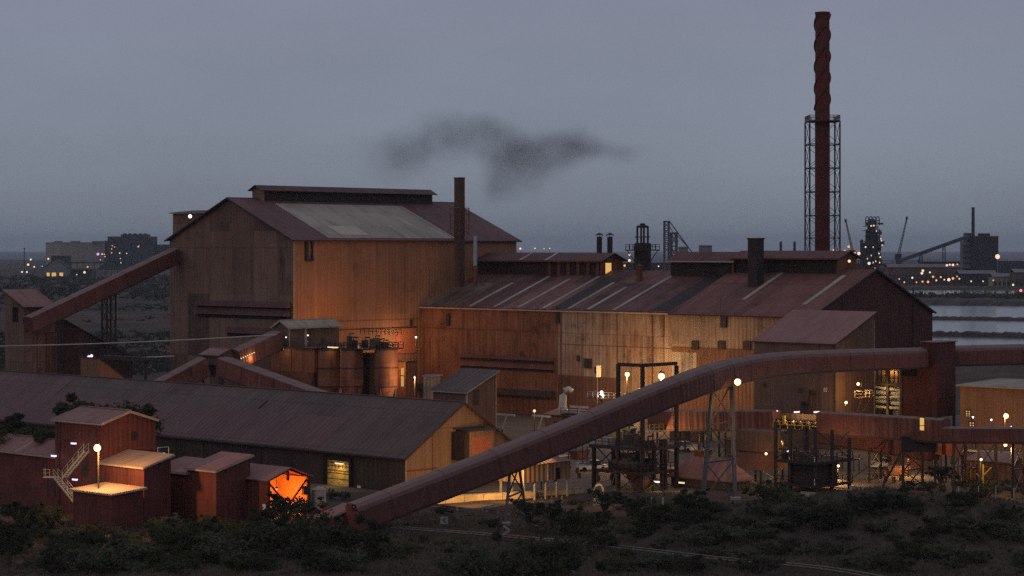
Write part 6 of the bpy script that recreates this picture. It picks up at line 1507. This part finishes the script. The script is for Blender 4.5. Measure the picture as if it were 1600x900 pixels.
# small signs and posts by the line
def board(px,py,label,w,h,ph,marks,mat='white',name='sign'):
    p = hit(px,py); r = empty(name, p, 0, label, 'sign'); MB().beam((0,.06,-.3),(0,.06,ph),.09).build('post', M['steel_dark'], r)
    MB().box(-w/2,w/2,0,.04,ph-h,ph).build('board', M[mat], r); m = MB()
    for a_,b_ in marks: m.beam((a_[0]*w,-.012,ph-h/2+a_[1]*h),(b_[0]*w,-.012,ph-h/2+b_[1]*h),.02,.15*h)
    if marks: m.build('mark', M['soot'], r)
board(694,828,'small square marker board with a dark left-pointing chevron by the rails',.95,.95,1.7,(((.18,.3),(-.15,0)),((-.15,0),(.18,-.3))),'concrete')
p = hit(792,836); r = empty('arrow_marker', p, 0, 'white right-pointing chevron marker at the foot of the leaning trestle', 'sign')
m = MB(); m.beam((-.45,0,1.15),(.35,0,.6),.08,.26); m.beam((.35,0,.62),(-.45,0,.05),.081,.26); m.build('chevron', M['concrete'], r); MB().beam((.1,.1,-.3),(.1,.1,.7),.08).build('post', M['steel_dark'], r)
for px,py,hh,lab in ((779,850,3.2,'dark square signal post beside the rails'),(838,842,1.6,'stubby grey post in the scrub beyond the rails'),(642,806,1.4,'dark stump post below the sloping conveyor')):
    p = hit(px,py); r = empty('line_post', p, 0, lab, 'post'); MB().box(-.16,.16,-.16,.16,-.3,hh).build('post', M['steel_dark'], r); MB().box(-.22,.22,-.22,.22,hh,hh+.1).build('post_cap', M['steel_grey'], r)
# pipe bits on the lit ground
for (a_,b_,lab,rr) in (((652,790),(722,800),'long rusty pipe lying on blocks in the lit yard',.16),((757,801),(800,806),'pair of dark rails lying in the lit yard',.14),((752,799),(774,794),'pale timber lying across the dark rails',.12)):
    p, q = hit(*a_), hit(*b_); r = empty('yard_pipe', p, 0, lab, 'pipe'); MB().tube([Vector((0,0,.5)), (q-p)+Vector((0,0,.5))],rr,6).build('pipe', M['steel_rust' if rr>.13 else 'galv'], r)
    m = MB()
    for t in (.1,.5,.9): c = (q-p)*t; m.box(c.x-.2,c.x+.2,c.y-.3,c.y+.3,-.3,.42)
    m.build('block', M['concrete'], r)
p = hit(935,790); r = empty('small_shelter', p, ROT, 'little arched shelter lit orange among the dark shrubs', 'shelter'); m = MB()
m.tube([(-1,0,-.3),(-1,0,2.2),(-.6,0,2.8),(0,0,3.0),(.6,0,2.8),(1,0,2.2),(1,0,-.3)],.16,6); m.build('arch', M['cream'], r); MB().box(-.8,.8,.1,.2,0,2.0).build('panel', M['blue'], r)
light(p+Vector((1.2,-1.8,2.6)),(1,.45,.12),130,.2)
# hidden-by-gallery yard lamps: wash the tan gable, the ochre walls and the yard
lamp(846,690,316,'shielded yard lamp on a pole behind the sloping conveyor, over the pale hut',power=0,r=.3,pole=10,name='yard_lamp')
light(W(846,692,315.6), (1,.47,.16), 4300, .3, None, 120, W(722,690,330)); light(W(846,692,315.6), SODIUM, 2600, .3, None, 130, W(800,790,300))
lamp(742,742,300,'shielded lamp bolted under the sloping conveyor before the tan gable',power=0,r=.22,name='yard_lamp',arm=(0,-1.2,1.5))
light(W(742,743,300)+Vector((0,.5,-.5)), SODIUM, 4300, .3, None, 110, W(735,770,309))
light(W(800,738,305)+Vector((0,.5,-.5)), SODIUM, 2500, .3, None, 120, W(806,770,312.5))  # extra spot for the ochre wall, added with no lamp of its own
lamp(1010,690,352,'shielded work lamp under the level gallery behind the open steel tower',power=3400,r=.25,name='work_lamp',pole=6,off=(0,1,-.6))
lamp(1310,728,330,'shielded work lamp low behind the blackened steel tower',power=1900,r=.22,name='work_lamp',pole=4,off=(0,.5,-.4))
lamp(1420,712,342,'shielded work lamp behind the black chute box',power=2100,r=.22,name='work_lamp',pole=4,off=(0,.5,-.4))
# ================================================================== YARD CLUTTER
qc = random.Random(77)
def skip_bin(px, D, rz, label):
    r = empty('skip_bin', base_of(px,D), rz, label, 'skip')
    m = MB(); m.hull8([(-1.4,-.8,.1),(1.4,-.8,.1),(1.4,.8,.1),(-1.4,.8,.1),(-1.9,-.95,1.4),(1.9,-.95,1.4),(1.9,.95,1.4),(-1.9,.95,1.4)]); m.build('bin_body', M['steel_rust'], r)
    m = MB(); m.box(-1.95,1.95,-1.0,1.0,1.4,1.5); m.build('bin_rim', M['steel_dark'], r)
def drum(px, D, label, group):
    r = empty('steel_drum', base_of(px,D), 0, label, 'drum', group); m = MB(); m.lathe([(.3,0),(.3,.28),(.32,.3),(.3,.32),(.3,.58),(.32,.6),(.3,.62),(.3,.88)],n=12); m.build('drum_shell', M['steel_rust'], r); MB().lathe([(.26,.881),(.26,.9)],n=12).build('drum_lid', M['soot'], r)
def rack(px, D, rz, label, L_=7, hh=2.6):
    r = empty('pipe_stand', base_of(px,D), rz, label, 'pipe rack')
    for x in (0,L_/2,L_):
        m = MB(); m.beam((x,-.7,0),(x,-.7,hh),.16); m.beam((x,.7,0),(x,.7,hh),.16); m.beam((x,-.9,hh*.7),(x,.9,hh*.7),.16); m.build('stand_frame', M['steel_dark'], r)
    for i in range(5): y_ = -.6+i*.3; MB().tube([(-.5-qc.random(),y_,hh*.7+.2),(L_+qc.random(),y_,hh*.7+.2)],qc.uniform(.07,.13),6).build('pipe', M[('galv','steel_rust','steel_grey')[i%3]], r)
def ute(px, D, rz, label, paint='white'):
    r = empty('utility_truck', base_of(px,D), rz, label, 'truck')
    m = MB(); m.hull8([(-2.5,-.9,.4),(2.5,-.9,.4),(2.5,.9,.4),(-2.5,.9,.4),(-2.5,-.9,.95),(2.45,-.9,.95),(2.45,.9,.95),(-2.5,.9,.95)]); m.build('body', M[paint], r)
    m = MB(); m.hull8([(-.3,-.85,.95),(1.5,-.85,.95),(1.5,.85,.95),(-.3,.85,.95),(-.1,-.7,1.7),(1.0,-.7,1.7),(1.0,.7,1.7),(-.1,.7,1.7)]); m.build('cabin_glass', M['glass'], r)
    MB().box(-.12,1.02,-.72,.72,1.7,1.76).build('cabin_roof', M[paint], r)
    m = MB(); m.box(-2.5,-.45,-.92,-.86,.95,1.3); m.box(-2.5,-.45,.86,.92,.95,1.3); m.box(-2.5,-2.44,-.86,.86,.95,1.3); m.build('tray', M['galv'], r)
    for sx in (-1.6,1.6):
        for sy in (-.82,.82): MB().tube([(sx,sy-.11,.38),(sx,sy+.11,.38)],.38,14).build('wheel', M['tyre'], r)
ute(925,352,.3,'white utility truck parked in the lit yard between the pale hut and the steel tower')
ute(1072,386,2.2,'white utility truck near the foot of the beige wall, beyond the control house')
ute(1378,356,.8,'white utility truck parked under the sloping gallery')
for px,D,rz,lab in ((872,345,.4,'rusty skip bin in the lit yard behind the pale hut'),(1098,372,1.1,'rusty skip bin beyond the control house roof'),(1402,345,.2,'rusty skip bin between the dark bents'),(905,372,.9,'rusty skip bin close to the elevated walkway')): skip_bin(px,D,rz,lab)
for px,D,rz,lab in ((838,352,.8,'pipe rack of mixed pipes behind the pale hut'),(1040,366,2.3,'pipe rack of mixed pipes beyond the control house'),(1160,352,.75,'pipe rack of mixed pipes between the trestle and the rusty feed hopper'),(1338,352,2.3,'pipe rack of mixed pipes behind the blackened tower'),(1520,338,.7,'pipe rack of mixed pipes below the lower gallery')): rack(px,D,rz,lab)
for i in range(14):
    drum(qc.uniform(850,960),qc.uniform(335,350),'rusty drum standing in the lit yard beyond the pale hut','drums beyond the pale hut')
for i in range(5):
    drum(qc.uniform(1360,1440),qc.uniform(332,345),'rusty drum among the dark bents under the right galleries','drums under the right galleries')
# elevated pipe bridge crossing behind the steel tower, on portal legs
def pipe_bridge(label, px0, px1, D0, D1, py, n=6):
    p, q = W(px0,py,D0), W(px1,py,D1); r = empty('pipe_bridge', p, 0, label, 'pipe bridge'); d = q-p; L_ = math.hypot(d.x,d.y); r.rotation_euler.z = math.atan2(d.y,d.x); hz = p.z
    MB().box(0,L_,-1,1,-.25,0).build('bridge_deck', M['steel_dark'], r)
    for i in range(4): MB().tube([(0,-.7+.45*i,.35),(L_,-.7+.45*i,.35)],(.22,.15,.3,.12)[i],8).build('pipe', M[('galv','steel_rust','steel_grey','galv')[i]], r)
    m = MB(); rail_mesh(m,[(0,-1,0),(L_,-1,0)],1.1,1.8,.04); m.build('handrail', M['steel_dark'], r)
    for i in range(n):
        x = .5+(L_-1)*i/(n-1)
        for y in (-.85,.85): MB().box(x-.13,x+.13,y-.13,y+.13,-hz,-.25).build('leg', M['steel_dark'], r)
    m = MB()
    for i in range(n-1):
        x, x2 = .5+(L_-1)*i/(n-1), .5+(L_-1)*(i+1)/(n-1)
        if i%2 == 0: lattice(m,(x,-.85,-hz),(x,-.85,-.3),(x2,-.85,-hz),(x2,-.85,-.3),1,.1,False)
    m.build('bracing', M['steel_dark'], r)
pipe_bridge('dark pipe bridge on braced legs crossing the yard behind the open steel tower', 880, 1100, 408, 392, 646, 7)
pipe_bridge('dark pipe bridge on braced legs behind the level gallery and the rusty feed hopper', 1062, 1232, 384, 366, 662, 6)
pipe_bridge('dark pipe bridge on braced legs behind the bents under the lower gallery', 1462, 1640, 350, 340, 704, 6)
# low plant sheds
def plant_shed(label, px, D, A, B, hl, hh_, wall='annex', roof='oxide_roof_b'):
    p = base_of(px,D); S = Site('plant_shed', label, 'shed', px, D, 0); mono(S, A, B, hl, hh_, 'a', wall, roof, edge='gutter')
    b = MB().box(-.05,-.004,B*.3,B*.3+1.0,0,2.1); dr = b.build('door', M['steel_dark'], S.root); MB().box(-.1,-.055,B*.3+.75,B*.3+.88,1.0,1.08).build('handle', M['galv'], dr)
    MB().box(-.05,-.004,B*.6,B*.6+1.2,1.1,2.0).build('window', M['glass'], S.root)
plant_shed('small brown shed at the foot of the pale streaked wall, below the elevated walkway', 905, 424, 4, 9, 3.2, 4.0, 'mill_low')
plant_shed('small brown shed before the beige wall, behind the level gallery', 1092, 404, 4, 7, 3.4, 4.2)
plant_shed('squat grey brown shed half hidden by the pipe bridge near the annex', 1178, 372, 4, 6, 3.0, 3.8)
plant_shed('low shed in the shadow under the longest level gallery, by the transfer tower', 1432, 352, 5, 8, 3.2, 4.2, 'mill_low')
plant_shed('low shed beneath the pipe bridge at the photo edge', 1580, 334, 4, 8, 3.0, 3.8, 'mill_low')
# work lights seen among the frames
for px,py,D,lab,pw in ((962,668,392,'small amber lamp on the pipe bridge behind the open steel tower',160),(1046,648,398,'small amber lamp on the pipe bridge, nearest the tall steel leg',160),(1222,690,366,'little amber work lamp low behind the blackened tower',120),(1306,716,346,'little amber work lamp under the sloping gallery',140),(1424,692+14,346,'little amber lamp beneath the black chute box',110),(1498,708,344,'little amber lamp on the pipe bridge by the orange kiosk',140),(1104,682,380,'little amber lamp on the pipe bridge between the trestle legs',140)):
    lamp(px,py,D,lab,'g_sodium',SODIUM,pw,.17,arm=(0,.5,0),name='work_lamp',off=(0,-.4,-.3))
# curved kerb pipe on the bare ground
for i,(px,D) in enumerate(((846,306),(862,307.5),(878,309),(1018,306),(1036,305),(1052,304))):
    p = base_of(px,D); r = empty('bollard', p, 0, 'stubby pale bollard at the scrub edge of the yard', 'bollard', 'bollards along the yard edge'); MB().lathe([(.12,-.2),(.12,.9),(.09,.98)],n=8).build('bollard_post', M['cream'], r); MB().lathe([(.125,.6),(.125,.72)],n=8).build('band', M['steel_rust'], r)
# downpipes and vents on the red houses
for S_,bs,zt_ in ((TW,(1.0,9.4),9.5),):
    for b_ in bs: MB().tube([(-.12,b_,S_.z(664)),(-.12,b_,.5)],.09,6).build('downpipe', M['steel_dark'], S_.root)
MB().box(TW.a(205),TW.a(214),-.05,-.004,TW.z(690,3),TW.z(676,3)).build('louvre_vent', M['louvre'], TW.root)
# ================================================================== SCRUB
def foliage(name, c1, c2):
    n = NT(name); g_ = n.add('NewGeometry'); oi = n.add('ObjectInfo')
    f = n.math('ADD', n.math('MULTIPLY', g_.outputs['Random Per Island'], .75), n.math('MULTIPLY', oi.outputs['Random'], .35), clamp=True)
    col = n.mix(f, c1, c2)
    d = n.add('BsdfDiffuse'); n.link(col, d.inputs[0]); t = n.add('BsdfTranslucent'); n.link(col, t.inputs[0])
    ms = n.add('MixShader'); ms.inputs[0].default_value = .25; n.link(d.outputs[0], ms.inputs[1]); n.link(t.outputs[0], ms.inputs[2]); n.link(ms.outputs[0], n.out.inputs[0]); return n.m
M['leaf_grey'] = foliage('saltbush_leaves', (.062,.070,.042), (.155,.152,.098))
M['leaf_green'] = foliage('acacia_leaves', (.055,.060,.030), (.120,.122,.064))
M['leaf_dark'] = foliage('dark_mallee_leaves', (.038,.041,.024), (.092,.092,.054))
M['leaf_far'] = foliage('far_saltbush_leaves', (.040,.042,.032), (.085,.082,.062))
M['bark'] = plain('grey_bark', (.10,.075,.055), .95)
def crown_mesh(seed, R, hgt, n, leaf, mat, clumps=13, trunk=0.0, flat=.75):
    q = random.Random(seed); C = []
    for i in range(clumps):
        t = q.random()*2*math.pi; d = R*math.sqrt(q.random())*.8; z = trunk+(hgt-trunk)*(.30+.55*q.random())*(1-.35*(d/R)**2)
        C.append((Vector((d*math.cos(t)*1.1, d*math.sin(t)*1.1, z)), R*q.uniform(.15,.46)))
    for i in range(clumps//2):
        t = q.random()*2*math.pi; d = R*q.uniform(.75,1.15); C.append((Vector((d*math.cos(t), d*math.sin(t), trunk+(hgt-trunk)*q.uniform(.25,.95))), R*q.uniform(.08,.17)))
    V, Fc = [], []
    for i in range(n):
        c, rr = q.choice(C); d = Vector((q.gauss(0,1),q.gauss(0,1),q.gauss(0,1))).normalized()*rr*(q.random()**.4); d.z *= flat; p = c+d
        if p.z < .05: p.z = .05+q.random()*.3
        s = leaf*q.uniform(.5,1.35); a = Vector((q.gauss(0,1),q.gauss(0,1),q.gauss(0,.7))).normalized(); b = a.orthogonal().normalized(); b.rotate(Matrix.Rotation(q.random()*6.28,3,a)) 
        k = len(V); w_ = s*q.uniform(.28,.5)
        V += [tuple(p-a*s*.5), tuple(p+b*w_*.5), tuple(p+a*s*.5), tuple(p-b*w_*.5)]; Fc.append((k,k+1,k+2,k+3))
    me = bpy.data.meshes.new('crown'); me.from_pydata(V,[],Fc); me.materials.append(mat)
    st = MB()
    for c, rr in C[:8 if trunk == 0 else 10]:
        if trunk == 0: st.tube([(c.x*.12,c.y*.12,-.3),(c.x*.5,c.y*.5,c.z*.45),tuple(c)],.09,5,.03)
        else: st.tube([(c.x*.06,c.y*.06,-.4),(c.x*.1+.1,c.y*.1,trunk*.7),(c.x*.5,c.y*.5,(trunk+c.z)*.5),tuple(c)],.20,6,.05)
    me2 = bpy.data.meshes.new('trunk'); me2.from_pydata(st.v,[],st.f); me2.materials.append(M['bark'])
    return me, me2
KIND = {}
def kinds(key, params): KIND[key] = [crown_mesh(*p) for p in params]
kinds('round', [(1,2.2,2.2,2600,.30,M['leaf_grey'],16),(2,2.5,2.0,2800,.30,M['leaf_grey'],17),(3,2.0,2.3,2400,.30,M['leaf_grey'],15)])
kinds('green', [(4,2.3,2.5,2700,.30,M['leaf_green'],15),(5,2.6,2.3,2900,.30,M['leaf_green'],16)])
kinds('dark', [(6,2.3,2.6,2700,.30,M['leaf_dark'],15),(7,2.7,2.3,2900,.30,M['leaf_dark'],17),(8,2.0,2.9,2400,.30,M['leaf_dark'],13)])
kinds('tree', [(9,2.6,5.2,3400,.32,M['leaf_dark'],14,2.2,.7),(10,2.8,5.6,3600,.32,M['leaf_green'],15,2.4,.65),(12,2.4,5.0,3000,.32,M['leaf_dark'],11,2.0,.6)])
kinds('flat', [(21,2.2,1.2,1500,.28,M['leaf_grey'],18,0,.6),(22,2.6,1.3,1700,.28,M['leaf_dark'],20,0,.6)])
kinds('low', [(13,1.1,.8,700,.24,M['leaf_grey'],9),(14,1.3,.9,800,.24,M['leaf_dark'],9),(15,.9,1.0,600,.24,M['leaf_grey'],8),(16,1.2,.7,700,.24,M['leaf_green'],9)])
rs_ = random.Random(99)
def plant(kind, x, y, sc, label, group=None, var=None, zs=1.0, name=None):
    me, me2 = KIND[kind][(var if var is not None else rs_.randrange(99)) % len(KIND[kind])]
    nm = name or ('tree' if kind == 'tree' else 'shrub')
    r = empty(nm, (x,y,gz(x,y)), rs_.random()*6.28, label, nm, group); r.scale = (sc*rs_.uniform(.9,1.1), sc*rs_.uniform(.9,1.1), sc*zs)
    a = bpy.data.objects.new('crown', me); b = bpy.data.objects.new('trunk' if kind=='tree' else 'stems', me2)
    for o in (a,b): COL.objects.link(o); o.parent = r
    return r
def at(kind, px, pyb, sc, label, group=None, var=None, zs=1.0):
    p = hit(px,pyb); return plant(kind,p.x,p.y,sc,label,group,var,zs)
def atd(kind, px, D, sc, label, group=None, var=None, zs=1.0):
    p = base_of(px,D); return plant(kind,p.x,p.y,sc,label,group,var,zs)
# individual plants one can point to (photo column, foot row)
for k_,px,py,sc,lab,var,zs in (
 ('tree',14,886,1.12,'forked tree with a broad dark crown at the bottom left corner',0,1),
 ('green',62,838,1.25,'green bush under the stairs of the red tower',0,1.25),
 ('tree',30,838,1.0,'dense dark tree behind the forked tree',2,1),
 ('round',150,893,1.5,'large rounded grey shrub right of the forked tree',1,.85),
 ('round',215,880,1.25,'rounded grey shrub below the low red box',0,.9),
 ('dark',285,862,1.25,'dark shrub below the plain link house',1,1),
 ('round',345,876,1.35,'wide grey shrub below the tall narrow red house',2,.9),
 ('green',262,845,1.0,'smaller green shrub beneath the low red box wall',1,1),
 ('dark',395,868,1.2,'dark shrub just left of the bush before the portal',0,.95),
 ('tree',445,838,1.2,'tree silhouetted in front of the glowing portal',2,1),
 ('tree',421,842,1.0,'smaller tree at the left edge of the glowing portal',0,.85),
 ('tree',474,842,1.05,'smaller tree at the right edge of the glowing portal, by the water tank',1,.85),
 ('dark',470,872,2.1,'big dark bush in front of the portal house foot',1,1.1),
 ('round',530,890,1.15,'grey shrub nearest the bottom edge left of the rails',2,.8),
 ('dark',560,872,1.7,'dark mounded shrub beside the rails below the conveyor tail',2,.95),
 ('green',615,872,1.0,'greenish shrub between the rails and the bottom edge',1,.8),
 ('round',750,905,1.9,'round bush at the bottom edge below the rails',1,.95),
 ('dark',862,910,2.1,'largest round dark bush at the bottom edge below the rails',1,.95),
 ('tree',826,832,.95,'spreading dark tree beside the leaning trestle',0,.9),
 ('tree',862,826,.9,'dark tree right of the spreading tree near the trestle foot',2,.85),
 ('dark',905,838,1.3,'dark shrub before the little arched shelter',0,1),
 ('tree',945,812,.9,'dark tree at the foot of the open steel tower',0,.9),
 ('tree',985,818,.85,'dark tree under the open steel tower, farther from the shelter',2,.85),
 ('dark',935,858,1.15,'low dark shrub close above the rails',2,.8),
 ('dark',1030,812,1.0,'dark shrub on the slope below the open steel tower',1,.9),
 ('green',1195,783,1.2,'yellowish lit bush beside the foot of the tall trestle',0,.8),
 ('green',1224,786,.9,'smaller lit bush right of the yellowish one by the tall trestle',1,.9),
 ('tree',1470,768,.8,'bare looking dark tree under the longest level gallery',0,1),
 ('dark',1540,776,1.2,'dark shrub at the scrub edge by the pale fence posts',1,.9),
 ('dark',690,803,.62,'small dark shrub on the bare slope behind the marker board',1,.7),
 ('dark',1090,800,.9,'dark shrub at the crest below the tall trestle',0,.7)):
    at(k_,px,py,sc,lab,None,var,zs)
for px,D,sc,lab,var in ((165,312,3.0,'dark tree standing against the long shed roof above the red tower',0),(12,316,2.5,'dark tree at the photo edge in front of the long shed',2),(48,311,1.9,'dark tree between the long shed and the gallery house roof',1),(92,309,2.2,'dark tree hidden behind the gallery house, next to the red tower',0),(515,312,.55,'small shrub in front of the lit shed doorway',2),(538,311,.5,'low shrub right of the lit shed doorway',0)):
    atd('tree' if sc>.6 else 'dark',px,D,sc,lab,None,var,1.0)
# groups that nothing tells apart
def scatter(n, px0, px1, py0, py1, kinds_, smin, smax, label, group, avoid=None, seed=1):
    q = random.Random(seed); c = 0; tries = 0
    while c < n and tries < n*12:
        tries += 1; px, py = q.uniform(px0,px1), q.uniform(py0,py1)
        if avoid and avoid(px,py): continue
        p = hit(px,py)
        if min((p.xy-f.xy).length for f in fine) < 2.7: continue
        k_ = q.choice(kinds_); plant(k_,p.x,p.y,q.uniform(smin,smax)*(1.5 if k_=='low' else .9),label,group,q.randrange(9),q.uniform(.55,.95)); c += 1
scatter(72,5,540,826,898,['round','dark','green'],.75,1.4,'grey green shrub in the thicket below the red transfer houses','thicket below the red houses',seed=2)
scatter(140,960,1740,786,897,['low','low','round','dark'],.5,1.25,'low dark shrub on the shadowed embankment','shrubs on the embankment',seed=3)
scatter(46,560,1250,820,900,['low'],.5,1.1,'small saltbush clump on the bare ground by the rails','saltbush clumps by the rails',seed=4)
scatter(24,1340,1600,752,800,['dark','low'],.5,.9,'dark shrub along the plant edge under the right galleries','shrubs under the right galleries',seed=5)
scatter(18,800,1110,786,822,['dark','low'],.5,.9,'dark shrub in front of the open steel tower','shrubs before the steel tower',seed=6)
# ground cover: dry tufts, one object
q = random.Random(8); V = []; Fc = []
for i in range(36000):
    y = 222+72*q.random()**.8; x = q.uniform(-.26,.27)*y
    if y > 284 and q.random() < .6: continue
    z = gz(x,y); h = q.uniform(.12,.5); 
    if min(abs(x-f.x)+abs(y-f.y) for f in fine[::4]) < 2.5: continue
    for b in range(3):
        a = q.random()*6.28; w_ = q.uniform(.05,.12); k = len(V); ox, oy = q.gauss(0,.15), q.gauss(0,.15)
        V += [(x+ox-w_*math.cos(a),y+oy-w_*math.sin(a),z-.05),(x+ox+w_*math.cos(a),y+oy+w_*math.sin(a),z-.05),(x+ox+q.gauss(0,.15),y+oy+q.gauss(0,.15),z+h)]; Fc.append((k,k+1,k+2))
me = bpy.data.meshes.new('dry_grass'); me.from_pydata(V,[],Fc); me.materials.append(foliage('dry_grass_blades',(.080,.064,.043),(.20,.150,.102)))
o = bpy.data.objects.new('dry_grass', me); COL.objects.link(o); tag(o,'short dry grass tufts over the dark foreground slope','grass',None,'stuff')
# distant scrub as one mass
def far_scrub(name, label, n, f, seed, mat, smin, smax):
    q = random.Random(seed); V = []; Fc = []
    for i in range(n):
        x, y = f(q); s = q.uniform(smin,smax)
        for b in range(7):
            c = Vector((x+q.gauss(0,s*.5),y+q.gauss(0,s*.5),gz(x,y)+abs(q.gauss(0,s*.28)))); a = Vector((q.gauss(0,1),q.gauss(0,1),q.gauss(0,1))).normalized(); b_ = a.orthogonal(); k = len(V); w_ = s*.42
            V += [tuple(c-a*w_),tuple(c+b_*w_*.8),tuple(c+a*w_),tuple(c-b_*w_*.8)]; Fc.append((k,k+1,k+2,k+3))
    me = bpy.data.meshes.new(name); me.from_pydata(V,[],Fc); me.materials.append(mat); o = bpy.data.objects.new(name,me); COL.objects.link(o); tag(o,label,'scrub',None,'stuff')
def fL(q):
    while True:
        D = 1/q.uniform(1/2700,1/560); px = q.uniform(-80,330); x = (px-CX)*D/F
        if math.sin(D*.011+x*.004)+.8*math.sin(D*.027-x*.013+1)+.5*math.sin(x*.05+D*.004) > q.uniform(-.4,1.1): return x, D
far_scrub('plain_scrub','dark saltbush scrub covering the plain behind the rusty gabled hall',2400,fL,31,M['leaf_far'],.6,1.9)
def fT(q):
    D = q.uniform(1500,2700); px = q.uniform(-60,300); return (px-CX)*D/F, D
far_scrub('treeline','dark distant tree belt in front of the port buildings on the plain',420,fT,32,M['leaf_far'],3,6)
def fR(q):
    D = 1530+q.gauss(0,22); px = q.uniform(1390,1680); return (px-CX)*D/F, D
far_scrub('bank_scrub','dark scrub along the bank between the pond and the channel',420,fR,33,M['leaf_dark'],3,6)
# ================================================================== HAZE
if USE_HAZE:
    n = NT('dusk_haze'); pv = n.add('VolumePrincipled'); pv.inputs['Color'].default_value = (.80,.86,.96,1); pv.inputs['Density'].default_value = HAZE_D; pv.inputs['Anisotropy'].default_value = .2
    n.link(pv.outputs[0], n.out.inputs[1])
    m = MB(); m.box(-12500,12500,-450,24500,-12,160); h_ = m.build('haze', n.m); tag(h_, kind='stuff')
